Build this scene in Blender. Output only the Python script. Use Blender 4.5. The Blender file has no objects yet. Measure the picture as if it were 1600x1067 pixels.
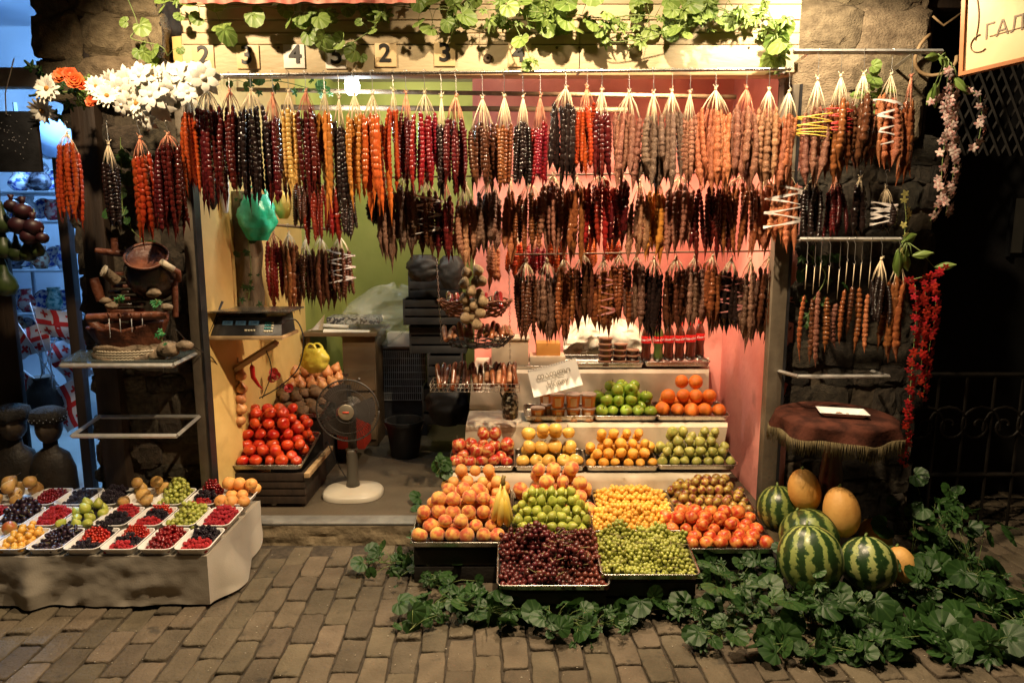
import bpy, math, random
import numpy as np
from mathutils import Vector, Matrix, Euler, noise

R = math.radians
PI = math.pi
rnd = random.Random(7)
scene = bpy.context.scene
col = scene.collection

# ---------------------------------------------------------------- camera
CAM = Vector((0, 0, 1.5))
PITCH = R(8.7)
cam_d = bpy.data.cameras.new('camera')
cam_d.sensor_width = 36.0
cam_d.lens = 24.0
cam_d.clip_start = 0.05
cam_d.clip_end = 300
cam = bpy.data.objects.new('camera', cam_d)
col.objects.link(cam)
cam.location = CAM
cam.rotation_euler = (R(90) - PITCH, 0, 0)
scene.camera = cam

# ---------------------------------------------------------------- sky (late evening, almost black)
world = bpy.data.worlds.new('World')
scene.world = world
world.use_nodes = True
wn = world.node_tree.nodes
sky = wn.new('ShaderNodeTexSky')
sky.sky_type = 'NISHITA'
sky.sun_disc = False
sky.sun_elevation = R(1.0)
sky.sun_rotation = R(160)
world.node_tree.links.new(sky.outputs[0], wn['Background'].inputs[0])
wn['Background'].inputs[1].default_value = 0.0045

scene.view_settings.view_transform = 'Standard'
scene.view_settings.look = 'None'
scene.view_settings.exposure = 0.78
scene.view_settings.gamma = 1.0
scene.view_settings.use_curve_mapping = False
scene.cycles.max_bounces = 7
scene.cycles.diffuse_bounces = 3
scene.cycles.transparent_max_bounces = 12
scene.cycles.caustics_reflective = False
scene.cycles.caustics_refractive = False

# ---------------------------------------------------------------- lamps: the floodlights clamped above the stall and the lamps inside, one an added fill
def lamp(name, kind, loc, power, color, target=None, size=0.1, spot=None, blend=0.5):
    d = bpy.data.lights.new(name, kind)
    d.energy = power
    d.color = color
    if kind == 'AREA':
        d.shape = 'DISK'; d.size = size
    else:
        d.shadow_soft_size = size
    if kind == 'SPOT':
        d.spot_size = R(spot); d.spot_blend = blend
    o = bpy.data.objects.new(name, d)
    col.objects.link(o)
    o.location = loc
    if target is not None:
        o.rotation_euler = (Vector(target) - Vector(loc)).to_track_quat('-Z', 'Y').to_euler()
    return o

WARM = (1.0, 0.75, 0.47)
WARM2 = (1.0, 0.80, 0.54)
lamp('flood_lamp_centre', 'SPOT', (0.30, 2.12, 3.15), 235, WARM, (0.30, 2.75, 0.3), 0.035, 112, 0.75)
lamp('flood_lamp_left', 'SPOT', (-1.55, 2.30, 2.85), 85, WARM, (-0.8, 3.1, 1.2), 0.03, 120, 0.6)
lamp('flood_lamp_right', 'SPOT', (1.16, 2.70, 2.62), 46, WARM2, (1.40, 3.05, 1.4), 0.03, 150, 0.5)
lamp('alcove_lamp', 'SPOT', (0.55, 3.345, 2.36), 84, (1.0, 0.74, 0.48), (0.6, 3.62, 0.5), 0.04, 150, 0.5)
lamp('shop_bulb_lamp', 'POINT', (-0.80, 3.62, 2.10), 8, (0.80, 0.93, 1.0), None, 0.045)
lamp('back_room_fill', 'POINT', (-0.7, 4.9, 2.45), 11, (1.0, 0.90, 0.62), None, 0.08)  # unseen fill added to brighten the green back wall
lamp('souvenir_shop_lamp', 'POINT', (-2.85, 5.0, 3.15), 190, (0.30, 0.60, 1.0), None, 0.12)

# ---------------------------------------------------------------- helpers
def at(px, py, Y):
    """world point seen at photo pixel (1600 wide) on the plane y = Y"""
    x = (px - 800.0) / 1067.0
    y = (533.5 - py) / 1067.0
    c, s = math.cos(PITCH), math.sin(PITCH)
    d = Vector((x, c + y * s, -s + y * c))
    return CAM + d * (Y / d.y)

def ground(px, py, z=0.0):
    x = (px - 800.0) / 1067.0
    y = (533.5 - py) / 1067.0
    c, s = math.cos(PITCH), math.sin(PITCH)
    d = Vector((x, c + y * s, -s + y * c))
    return CAM + d * ((z - CAM.z) / d.z)

LABELS = []
def tag(o, label, cat, group=None, kind=None):
    o['label'] = label
    o['category'] = cat
    if group: o['group'] = group
    if kind: o['kind'] = kind
    n = len(label.split())
    if n < 4 or n > 16: print('LABELLEN', n, label)
    LABELS.append(label)
    return o

def thing(name, label, cat, loc=(0, 0, 0), rot=(0, 0, 0), group=None):
    o = bpy.data.objects.new(name, None)
    o.empty_display_size = 0.05
    col.objects.link(o)
    o.location = loc
    o.rotation_euler = rot
    return tag(o, label, cat, group)

def inst(name, mesh, mat, parent=None, loc=(0, 0, 0), rot=(0, 0, 0), scale=(1, 1, 1)):
    """one object that shares mesh data"""
    o = bpy.data.objects.new(name, mesh)
    col.objects.link(o)
    if parent: o.parent = parent
    o.location = loc
    o.rotation_euler = rot
    o.scale = scale if hasattr(scale, '__len__') else (scale, scale, scale)
    if mat is not None:
        if not mesh.materials: mesh.materials.append(mat)
        if mesh.materials[0] != mat:
            o.material_slots[0].link = 'OBJECT'
            o.material_slots[0].material = mat
    return o

class MB:
    def __init__(s):
        s.v = []; s.f = []
    def add(s, vs, fs, M=None):
        b = len(s.v)
        s.v += [tuple(M @ Vector(p)) for p in vs] if M is not None else [tuple(p) for p in vs]
        s.f += [tuple(i + b for i in f) for f in fs]
        return s
    def box(s, c, d, M=None):
        x, y, z = [k / 2 for k in d]
        vs = [(c[0] + a * x, c[1] + b * y, c[2] + e * z) for e in (-1, 1) for b in (-1, 1) for a in (-1, 1)]
        return s.add(vs, [(0, 2, 3, 1), (4, 5, 7, 6), (0, 1, 5, 4), (2, 6, 7, 3), (0, 4, 6, 2), (1, 3, 7, 5)], M)
    def bx(s, x0, x1, y0, y1, z0, z1, M=None):
        return s.box(((x0 + x1) / 2, (y0 + y1) / 2, (z0 + z1) / 2), (abs(x1 - x0), abs(y1 - y0), abs(z1 - z0)), M)
    def tube(s, pts, r, n=6, cap=True):
        pts = [Vector(p) for p in pts]
        m = len(pts)
        rs = r if hasattr(r, '__len__') else [r] * m
        vs = []; up = None
        for i, p in enumerate(pts):
            t = (pts[min(i + 1, m - 1)] - pts[max(i - 1, 0)])
            t = t.normalized() if t.length > 1e-9 else Vector((0, 0, 1))
            if up is None:
                a = Vector((0, 0, 1)) if abs(t.z) < 0.9 else Vector((0, 1, 0))
                up = (a - t * a.dot(t)).normalized()
            else:
                up = up - t * up.dot(t)
                up = up.normalized() if up.length > 1e-6 else Vector((1, 0, 0))
            w = t.cross(up)
            for k in range(n):
                an = 2 * PI * k / n
                vs.append(p + (up * math.cos(an) + w * math.sin(an)) * rs[i])
        fs = [(i * n + k, i * n + (k + 1) % n, (i + 1) * n + (k + 1) % n, (i + 1) * n + k) for i in range(m - 1) for k in range(n)]
        if cap:
            fs.append(tuple(range(n))[::-1]); fs.append(tuple((m - 1) * n + k for k in range(n)))
        return s.add(vs, fs)
    def lathe(s, prof, n=16, M=None, fn=None):
        """prof: (r, z) pairs"""
        vs = []
        for i, (r, z) in enumerate(prof):
            for k in range(n):
                an = 2 * PI * k / n
                rr = r * (fn(an, i / (len(prof) - 1)) if fn else 1)
                vs.append((rr * math.cos(an), rr * math.sin(an), z))
        m = len(prof)
        fs = [(i * n + k, i * n + (k + 1) % n, (i + 1) * n + (k + 1) % n, (i + 1) * n + k) for i in range(m - 1) for k in range(n)]
        if prof[0][0] > 1e-6: fs.append(tuple(range(n))[::-1])
        if prof[-1][0] > 1e-6: fs.append(tuple((m - 1) * n + k for k in range(n)))
        return s.add(vs, fs, M)
    def sphere(s, c, r, nu=12, nv=8, sc=(1, 1, 1)):
        prof = [(max(r * math.sin(PI * i / nv), 1e-5), -r * math.cos(PI * i / nv)) for i in range(nv + 1)]
        M = Matrix.Translation(Vector(c)) @ Matrix.Diagonal((sc[0], sc[1], sc[2], 1))
        return s.lathe(prof, nu, M)
    def grid(s, fn, nu, nv, M=None):
        vs = [fn(u / nu, v / nv) for v in range(nv + 1) for u in range(nu + 1)]
        fs = [(v * (nu + 1) + u, v * (nu + 1) + u + 1, (v + 1) * (nu + 1) + u + 1, (v + 1) * (nu + 1) + u) for v in range(nv) for u in range(nu)]
        return s.add(vs, fs, M)
    def mesh(s, name, smooth=True, bevel=0, off=None, angle=None):
        me = bpy.data.meshes.new(name)
        vs = s.v if off is None else [(p[0] - off[0], p[1] - off[1], p[2] - off[2]) for p in s.v]
        me.from_pydata(vs, [], s.f)
        if bevel:
            import bmesh
            bm = bmesh.new(); bm.from_mesh(me)
            bmesh.ops.bevel(bm, geom=[e for e in bm.edges if len(e.link_faces) == 2 and e.calc_face_angle(0) > 0.5], offset=bevel, segments=2, profile=0.6, affect='EDGES', clamp_overlap=True)
            bm.to_mesh(me); bm.free()
        if smooth:
            me.polygons.foreach_set('use_smooth', [True] * len(me.polygons))
            if angle: me.set_sharp_from_angle(angle=R(angle))
        me.update()
        return me
    def build(s, name, mat, parent=None, smooth=True, bevel=0, angle=35):
        """vertices are in world coordinates; parent is an unrotated Empty"""
        off = parent_origin(parent) if parent else None
        me = s.mesh(name, smooth, bevel, off, angle)
        me.materials.append(mat)
        o = bpy.data.objects.new(name, me)
        col.objects.link(o)
        if parent:
            o.parent = parent
        return o

def parent_origin(p):
    o = Vector((0, 0, 0))
    while p is not None:
        o = o + Vector(p.location); p = p.parent
    return o

def struct(name, mb, mat, smooth=False, bevel=0):
    o = mb.build(name, mat, None, smooth, bevel)
    o['kind'] = 'structure'
    return o

# ---------------------------------------------------------------- materials
MATS = {}
def _new(name):
    m = bpy.data.materials.new(name); m.use_nodes = True
    return m, m.node_tree.nodes, m.node_tree.links, m.node_tree.nodes['Principled BSDF']

def mat(name, c1, c2=None, rough=0.5, scale=8.0, detail=3.0, lo=0.35, hi=0.65, bump=0.0, bscale=None, var=0.0, spec=0.5, metal=0.0, coat=0.0, sss=0.0, trans=0.0, alpha=1.0, sheen=0.0, stretch=None, c3=None, gen=False, spots=None):
    """two (or three) colours mixed by noise in object space, with per-object variation"""
    if name in MATS: return MATS[name]
    m, N, L, b = _new(name)
    c2 = c2 or c1
    tc = N.new('ShaderNodeTexCoord')
    oi = N.new('ShaderNodeObjectInfo')
    ad = N.new('ShaderNodeVectorMath'); ad.operation = 'MULTIPLY_ADD'
    cmb = N.new('ShaderNodeCombineXYZ')
    for i in range(3): L.new(oi.outputs['Random'], cmb.inputs[i])
    L.new(cmb.outputs[0], ad.inputs[0]); ad.inputs[1].default_value = (37, 17, 53)
    L.new(tc.outputs['Object'], ad.inputs[2])
    src = ad.outputs[0]
    if stretch:
        mp = N.new('ShaderNodeMapping'); mp.inputs['Scale'].default_value = stretch
        L.new(src, mp.inputs[0]); src = mp.outputs[0]
    nt = N.new('ShaderNodeTexNoise'); nt.inputs['Scale'].default_value = scale; nt.inputs['Detail'].default_value = detail
    L.new(src, nt.inputs['Vector'])
    rp = N.new('ShaderNodeValToRGB')
    rp.color_ramp.elements[0].position = lo; rp.color_ramp.elements[0].color = (*c1, 1)
    rp.color_ramp.elements[1].position = hi; rp.color_ramp.elements[1].color = (*c2, 1)
    if c3:
        e = rp.color_ramp.elements.new(min(hi + 0.12, 0.98)); e.color = (*c3, 1)
    L.new(nt.outputs['Fac'], rp.inputs[0])
    out = rp.outputs[0]
    if spots:
        sn = N.new('ShaderNodeTexNoise'); sn.inputs['Scale'].default_value = spots[0]; sn.inputs['Detail'].default_value = 5
        L.new(src, sn.inputs['Vector'])
        sm = N.new('ShaderNodeMapRange'); sm.inputs['From Min'].default_value = spots[1]; sm.inputs['From Max'].default_value = spots[1] + .10; sm.inputs['To Max'].default_value = spots[2]
        L.new(sn.outputs['Fac'], sm.inputs['Value'])
        mm = N.new('ShaderNodeMix'); mm.data_type = 'RGBA'; mm.inputs[7].default_value = (*spots[3], 1)
        L.new(sm.outputs[0], mm.inputs[0]); L.new(out, mm.inputs[6]); out = mm.outputs[2]
    if var:
        hs = N.new('ShaderNodeHueSaturation')
        mr = N.new('ShaderNodeMapRange'); mr.inputs['To Min'].default_value = 1 - var; mr.inputs['To Max'].default_value = 1 + var
        L.new(oi.outputs['Random'], mr.inputs['Value']); L.new(mr.outputs[0], hs.inputs['Value'])
        mu = N.new('ShaderNodeMath'); mu.operation = 'MULTIPLY'; mu.inputs[1].default_value = 7.31
        fr = N.new('ShaderNodeMath'); fr.operation = 'FRACT'
        mh = N.new('ShaderNodeMapRange'); mh.inputs['To Min'].default_value = 0.5 - var * 0.035; mh.inputs['To Max'].default_value = 0.5 + var * 0.035
        L.new(oi.outputs['Random'], mu.inputs[0]); L.new(mu.outputs[0], fr.inputs[0]); L.new(fr.outputs[0], mh.inputs['Value']); L.new(mh.outputs[0], hs.inputs['Hue'])
        L.new(out, hs.inputs['Color']); out = hs.outputs[0]
    L.new(out, b.inputs['Base Color'])
    b.inputs['Roughness'].default_value = rough
    b.inputs['Specular IOR Level'].default_value = spec
    b.inputs['Metallic'].default_value = metal
    b.inputs['Coat Weight'].default_value = coat
    b.inputs['Coat Roughness'].default_value = 0.12
    b.inputs['Sheen Weight'].default_value = sheen
    if sss:
        b.inputs['Subsurface Weight'].default_value = sss; b.inputs['Subsurface Scale'].default_value = 0.01
    b.inputs['Transmission Weight'].default_value = trans
    b.inputs['Alpha'].default_value = alpha
    if bump:
        bn = N.new('ShaderNodeTexNoise'); bn.inputs['Scale'].default_value = bscale or scale * 6; bn.inputs['Detail'].default_value = 6
        L.new(src, bn.inputs['Vector'])
        bp = N.new('ShaderNodeBump'); bp.inputs['Strength'].default_value = bump; bp.inputs['Distance'].default_value = 0.01
        L.new(bn.outputs['Fac'], bp.inputs['Height']); L.new(bp.outputs[0], b.inputs['Normal'])
        rr = N.new('ShaderNodeMapRange'); rr.inputs['To Min'].default_value = max(rough - 0.12, 0.03); rr.inputs['To Max'].default_value = min(rough + 0.15, 1)
        L.new(bn.outputs['Fac'], rr.inputs['Value']); L.new(rr.outputs[0], b.inputs['Roughness'])
    MATS[name] = m
    return m

def emit(name, c, s):
    if name in MATS: return MATS[name]
    m, N, L, b = _new(name)
    b.inputs['Base Color'].default_value = (*c, 1)
    b.inputs['Emission Color'].default_value = (*c, 1)
    b.inputs['Emission Strength'].default_value = s
    MATS[name] = m
    return m

def leaf_mat(name, dark, light, vein):
    """green leaf with radial veins running out from the stalk at the object's origin"""
    m, N, L, b = _new(name)
    tc = N.new('ShaderNodeTexCoord'); oi = N.new('ShaderNodeObjectInfo')
    sp = N.new('ShaderNodeSeparateXYZ'); L.new(tc.outputs['Object'], sp.inputs[0])
    an = N.new('ShaderNodeMath'); an.operation = 'ARCTAN2'; L.new(sp.outputs[0], an.inputs[0]); L.new(sp.outputs[1], an.inputs[1])
    k = N.new('ShaderNodeMath'); k.operation = 'MULTIPLY'; k.inputs[1].default_value = 4.5; L.new(an.outputs[0], k.inputs[0])
    c = N.new('ShaderNodeMath'); c.operation = 'COSINE'; L.new(k.outputs[0], c.inputs[0])
    a2 = N.new('ShaderNodeMath'); a2.operation = 'ABSOLUTE'; L.new(c.outputs[0], a2.inputs[0])
    vr = N.new('ShaderNodeMapRange'); vr.inputs['From Min'].default_value = 0.955; vr.inputs['From Max'].default_value = 1.0
    L.new(a2.outputs[0], vr.inputs['Value'])
    nt = N.new('ShaderNodeTexNoise'); nt.inputs['Scale'].default_value = 2.2; nt.inputs['Detail'].default_value = 4
    L.new(tc.outputs['Object'], nt.inputs['Vector'])
    ad = N.new('ShaderNodeMath'); ad.operation = 'ADD'; L.new(nt.outputs['Fac'], ad.inputs[0])
    mr = N.new('ShaderNodeMapRange'); mr.inputs['To Min'].default_value = -0.28; mr.inputs['To Max'].default_value = 0.28
    L.new(oi.outputs['Random'], mr.inputs['Value']); L.new(mr.outputs[0], ad.inputs[1])
    mx = N.new('ShaderNodeMix'); mx.data_type = 'RGBA'; mx.inputs[6].default_value = (*dark, 1); mx.inputs[7].default_value = (*light, 1)
    L.new(ad.outputs[0], mx.inputs[0])
    m2 = N.new('ShaderNodeMix'); m2.data_type = 'RGBA'; m2.inputs[7].default_value = (*vein, 1)
    vs = N.new('ShaderNodeMath'); vs.operation = 'MULTIPLY'; vs.inputs[1].default_value = 0.4; L.new(vr.outputs[0], vs.inputs[0])
    L.new(vs.outputs[0], m2.inputs[0]); L.new(mx.outputs[2], m2.inputs[6])
    L.new(m2.outputs[2], b.inputs['Base Color'])
    b.inputs['Roughness'].default_value = 0.5
    b.inputs['Specular IOR Level'].default_value = 0.5
    bp = N.new('ShaderNodeBump'); bp.inputs['Strength'].default_value = 0.25; bp.inputs['Distance'].default_value = 0.012
    L.new(a2.outputs[0], bp.inputs['Height']); L.new(bp.outputs[0], b.inputs['Normal'])
    tr = N.new('ShaderNodeBsdfTranslucent'); L.new(m2.outputs[2], tr.inputs[0])
    ms = N.new('ShaderNodeMixShader'); ms.inputs[0].default_value = 0.22
    L.new(b.outputs[0], ms.inputs[1]); L.new(tr.outputs[0], ms.inputs[2])
    L.new(ms.outputs[0], N['Material Output'].inputs['Surface'])
    return m

def melon_mat(name, dark, pale, k):
    m, N, L, b = _new(name)
    tc = N.new('ShaderNodeTexCoord'); oi = N.new('ShaderNodeObjectInfo')
    nt = N.new('ShaderNodeTexNoise'); nt.inputs['Scale'].default_value = 16; nt.inputs['Detail'].default_value = 6
    ns = N.new('ShaderNodeTexNoise'); ns.inputs['Scale'].default_value = 80; ns.inputs['Detail'].default_value = 4
    for q in (nt, ns): L.new(tc.outputs['Object'], q.inputs['Vector'])
    sp = N.new('ShaderNodeSeparateXYZ'); L.new(tc.outputs['Object'], sp.inputs[0])
    an = N.new('ShaderNodeMath'); an.operation = 'ARCTAN2'; L.new(sp.outputs[0], an.inputs[0]); L.new(sp.outputs[1], an.inputs[1])
    kk = N.new('ShaderNodeMath'); kk.operation = 'MULTIPLY'; kk.inputs[1].default_value = k; L.new(an.outputs[0], kk.inputs[0])
    w = N.new('ShaderNodeMath'); w.operation = 'MULTIPLY_ADD'; w.inputs[1].default_value = 6.0; L.new(nt.outputs['Fac'], w.inputs[0]); L.new(kk.outputs[0], w.inputs[2])
    sn = N.new('ShaderNodeMath'); sn.operation = 'SINE'; L.new(w.outputs[0], sn.inputs[0])
    w2 = N.new('ShaderNodeMath'); w2.operation = 'MULTIPLY_ADD'; w2.inputs[1].default_value = 3.6; L.new(ns.outputs['Fac'], w2.inputs[0]); L.new(sn.outputs[0], w2.inputs[2])
    rp = N.new('ShaderNodeValToRGB')
    rp.color_ramp.elements[0].position = 0.44; rp.color_ramp.elements[0].color = (*dark, 1)
    rp.color_ramp.elements[1].position = 0.62; rp.color_ramp.elements[1].color = (*pale, 1)
    e = rp.color_ramp.elements.new(0.52); e.color = (dark[0] * 2.6, dark[1] * 2.2, dark[2] * 2, 1)
    mr = N.new('ShaderNodeMapRange'); mr.inputs['From Min'].default_value = -0.3; mr.inputs['From Max'].default_value = 4.0
    L.new(w2.outputs[0], mr.inputs['Value']); L.new(mr.outputs[0], rp.inputs[0]); L.new(rp.outputs[0], b.inputs['Base Color'])
    b.inputs['Roughness'].default_value = 0.33
    bp = N.new('ShaderNodeBump'); bp.inputs['Strength'].default_value = 0.15; bp.inputs['Distance'].default_value = 0.004
    L.new(ns.outputs['Fac'], bp.inputs['Height']); L.new(bp.outputs[0], b.inputs['Normal'])
    return m

def text_mesh(s, size, extrude=0.0006, align='CENTER', bold=0.0, shear=0.0):
    cu = bpy.data.curves.new('lettering', 'FONT')
    cu.body = s; cu.size = size; cu.extrude = extrude; cu.align_x = align; cu.align_y = 'CENTER'; cu.offset = bold; cu.shear = shear
    cu.resolution_u = 4
    o = bpy.data.objects.new('lettering', cu); col.objects.link(o)
    dg = bpy.context.evaluated_depsgraph_get()
    me = bpy.data.meshes.new_from_object(o.evaluated_get(dg))
    bpy.data.objects.remove(o)
    return me

def nz(x, y, z, s=1.0):
    return noise.noise(Vector((x * s, y * s, z * s)))

M_STEEL = mat('brushed_steel', (0.42, 0.40, 0.36), (0.55, 0.52, 0.47), 0.28, 30, metal=1.0, bump=0.08)
M_GREYMETAL = mat('grey_painted_metal', (0.22, 0.22, 0.21), (0.30, 0.30, 0.28), 0.45, 20, metal=0.3, bump=0.1)
M_ALU = mat('aluminium_bar', (0.50, 0.49, 0.46), (0.62, 0.60, 0.56), 0.35, 25, metal=0.7, bump=0.06)
M_WIRE = mat('hook_wire', (0.42, 0.40, 0.37), rough=0.35, metal=0.8)
M_BLACK = mat('black_plastic', (0.012, 0.012, 0.013), (0.022, 0.022, 0.024), 0.4, 20, bump=0.1)
M_DARKWOOD = mat('dark_wood', (0.018, 0.011, 0.007), (0.045, 0.027, 0.016), 0.6, 10, bump=0.3, stretch=(1, 1, 0.15))
M_WOOD = mat('bare_wood', (0.30, 0.19, 0.09), (0.48, 0.33, 0.17), 0.6, 14, bump=0.25, stretch=(0.2, 1, 1))
M_CLOTH = mat('cream_cloth', (0.50, 0.42, 0.30), (0.66, 0.57, 0.43), 0.85, 5, bump=0.12, bscale=300, sheen=0.2, spots=(7, .60, .5, (.36, .29, .19)))
M_FOAM = mat('white_foam', (0.78, 0.76, 0.72), (0.84, 0.82, 0.78), 0.5, 12)
M_STEM = mat('vine_stem', (0.13, 0.20, 0.05), (0.22, 0.28, 0.09), 0.55, 20)
M_BROWNSTEM = mat('fruit_stalk', (0.06, 0.035, 0.015), rough=0.7)
# ================================================================ THE PLACE
W = 3.25            # facade plane
# ---- base ground sheet under the pavers
M_SAND = mat('joint_sand', (0.035, 0.027, 0.018), (0.07, 0.055, 0.038), 0.95, 40, bump=0.5)
g = MB(); g.grid(lambda u, v: (-30 + 60 * u, -25 + 55 * v, -0.014), 4, 4)
struct('ground', g, M_SAND)

# ---- brick pavers, each one a piece
M_PAVER = mat('paver_concrete', (0.090, 0.070, 0.044), (0.146, 0.116, 0.076), 0.82, 9, 8, 0.3, 0.7, bump=0.8, bscale=60, var=0.26, c3=(0.10, 0.078, 0.050), spots=(14, .62, .75, (.035, .030, .022)))
pave = thing('pavement', 'grey brown brick paving of the footway in front of the stall', 'pavement', (0, 0, 0))
pave['kind'] = 'structure'; del pave['category']
def paver_mesh(seed):
    r = random.Random(seed)
    n = 4; w, l, h = 0.0935, 0.1915, 0.045
    m = MB()
    rim = []
    pts = []
    segs = [(-1, -1, 1, -1), (1, -1, 1, 1), (1, 1, -1, 1), (-1, 1, -1, -1)]
    for a in segs:
        for k in range(n):
            t = k / n
            x = (a[0] + (a[2] - a[0]) * t) * w / 2; y = (a[1] + (a[3] - a[1]) * t) * l / 2
            if k == 0:
                q = 1 - 0.05 * r.random(); x *= q; y *= 1 - 0.025 * r.random()
            j = 0.0030
            if k == 0 and r.random() < .22: x *= .93; y *= .97
            x += r.uniform(-j, j); y += r.uniform(-j, j)
            pts.append((x, y))
    K = len(pts)
    rings = [(1.0, -h), (1.0, -0.008), (0.985, -0.0028), (0.93, -0.0004), (0.86, 0.0)]
    vs = []
    for s_, z in rings:
        for (x, y) in pts:
            vs.append((x * (1 - (1 - s_) * 1.0), y * (1 - (1 - s_) * 0.55), z + (r.uniform(-0.0012, 0.0012) if z > -0.005 else 0)))
    fs = [(i * K + k, i * K + (k + 1) % K, (i + 1) * K + (k + 1) % K, (i + 1) * K + k) for i in range(len(rings) - 1) for k in range(K)]
    vs.append((0, 0, -0.0008)); c = len(vs) - 1
    fs += [((len(rings) - 1) * K + k, (len(rings) - 1) * K + (k + 1) % K, c) for k in range(K)]
    m.add(vs, fs)
    return m.mesh('brick')
PM = [paver_mesh(i) for i in range(9)]
yaw = R(2.2)
cand = []
for i in range(-42, 43):
    off = 0.1 if i % 2 else 0.0
    off += 0.012 * math.sin(i * 1.7)
    for j in range(-2, 16):
        x0 = i * 0.1; y0 = 1.3 + j * 0.2 + off
        x = x0 * math.cos(yaw) - (y0 - 2.6) * math.sin(yaw); y = 2.6 + x0 * math.sin(yaw) + (y0 - 2.6) * math.cos(yaw)
        if y > 3.14 and x < 1.9: continue
        if y > 3.9: continue
        half = 0.75 * (y * 0.988 + 0.226) + 0.06
        hidden = (x < -1.35 and y > 2.72) or (-0.25 < x < 0.85 and y > 2.72)
        vis = abs(x) < half and y > 2.0 and not hidden
        cand.append((not vis, y, x))
cand.sort()
vis_list = [c for c in cand if not c[0]][:300]
rest = cand[len(vis_list):]
for _, y, x in vis_list:
    inst('brick', rnd.choice(PM), M_PAVER, pave, (x + rnd.uniform(-.0015, .0015), y, rnd.uniform(-0.005, 0.003) - (.006 if rnd.random() < .06 else 0)),
         (R(rnd.uniform(-1.0, 1.0)), R(rnd.uniform(-1.6, 1.6)), yaw + R(rnd.uniform(-0.8, 0.8)) + (PI if rnd.random() < .5 else 0)))
mb = MB()
for _, y, x in rest:
    if abs(x) > 3.6: continue
    me = rnd.choice(PM); M = Matrix.Translation((x, y, rnd.uniform(-0.002, 0.002))) @ Matrix.Rotation(yaw, 4, 'Z')
    mb.add([v.co for v in me.vertices], [tuple(p.vertices) for p in me.polygons], M)
o = mb.build('brick', M_PAVER, pave); o['kind'] = 'stuff'

# ---- shop floor and doorstep
M_FLOOR = mat('worn_shop_floor', (0.065, 0.05, 0.032), (0.12, 0.093, 0.06), 0.6, 3, 8, bump=0.25, bscale=60)
M_STEP = mat('mortar_step', (0.12, 0.09, 0.05), (0.22, 0.17, 0.10), 0.9, 12, 8, bump=0.8, bscale=40)
f = MB(); f.bx(-2.0, 1.75, W + 0.06, 5.7, -0.02, 0.088); struct('shop_floor', f, M_FLOOR)
s = MB()
def stepf(u, v):
    x = -1.32 + 2.75 * u
    return (x, W - 0.035 - 0.02 * (1 - v) + 0.014 * nz(x * 9, v * 3, 1), -0.02 + 0.098 * v + (0.005 * nz(x * 14, 0, 4) if v == 1 else 0))
s.grid(stepf, 120, 6); s.grid(lambda u, v: (-1.32 + 2.75 * u, W - 0.035 + 0.12 * v + 0.014 * nz((-1.32 + 2.75 * u) * 9, 3, 1) * (1 - v), 0.078 - 0.004 * v), 120, 1)
sill = thing('doorstep', 'rough mortar doorstep with a thin metal lip below the shop floor', 'step', (0, W, 0))
s.build('riser', M_STEP, sill)
t = MB(); t.bx(-1.30, 0.3, W - 0.03, W + 0.07, 0.083, 0.0935); t.build('metal_lip', M_GREYMETAL, sill, bevel=0.002)

# ---- inner walls
M_YELLOW = mat('yellow_plaster', (0.62, 0.42, 0.13), (0.80, 0.58, 0.22), 0.6, 3, 6, bump=0.15, bscale=30, spots=(4, .60, .5, (.40, .26, .09)))
M_GREEN = mat('lime_green_plaster', (0.36, 0.40, 0.10), (0.50, 0.54, 0.17), 0.7, 2, 6, bump=0.1, bscale=30, spots=(3, .58, .5, (.22, .24, .07)))
M_PINK = mat('salmon_pink_plaster', (0.66, 0.22, 0.18), (0.82, 0.34, 0.28), 0.62, 3, 8, bump=0.25, bscale=25, spots=(5, .62, .55, (.40, .15, .12)))
M_CEIL = mat('ceiling_board', (0.30, 0.27, 0.22), (0.38, 0.34, 0.28), 0.8, 3)
def wall(name, x0, y0, x1, y1, z0, z1, th, m):
    d = Vector((x1 - x0, y1 - y0, 0)); n = Vector((-d.y, d.x, 0)).normalized() * th
    b = MB()
    vs = [(x0, y0, z0), (x1, y1, z0), (x1 + n.x, y1 + n.y, z0), (x0 + n.x, y0 + n.y, z0)]
    vs += [(a, b_, z1) for a, b_, _ in vs]
    b.add(vs, [(0, 3, 2, 1), (4, 5, 6, 7), (0, 1, 5, 4), (1, 2, 6, 5), (2, 3, 7, 6), (3, 0, 4, 7)])
    return struct(name, b, m)
wall('wall_yellow_reveal', -1.502, 3.27, -1.43, 3.50, 0.08, 2.4, 0.05, M_YELLOW)
wall('wall_left', -1.44, 3.50, -1.40, 4.6, 0.08, 2.7, 0.06, M_YELLOW)
wall('wall_left_back', -1.40, 4.602, -1.40, 5.6, 0.08, 2.7, 0.06, M_GREEN)  # green here puts the cool light on the yellow wall into its colour
wall('wall_back', -1.5, 5.6, 1.8, 5.6, 0.08, 2.7, 0.08, M_GREEN)
wall('wall_alcove_back', -0.24, 4.32, 1.36, 4.32, 0.08, 2.7, 0.08, M_PINK)
wall('wall_alcove_side', 1.345, 4.32, 1.318, 3.29, 0.08, 2.7, 0.05, M_PINK)
c = MB(); c.bx(-1.6, 1.6, 3.3, 5.7, 2.7, 2.76); struct('ceiling', c, M_CEIL)

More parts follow.
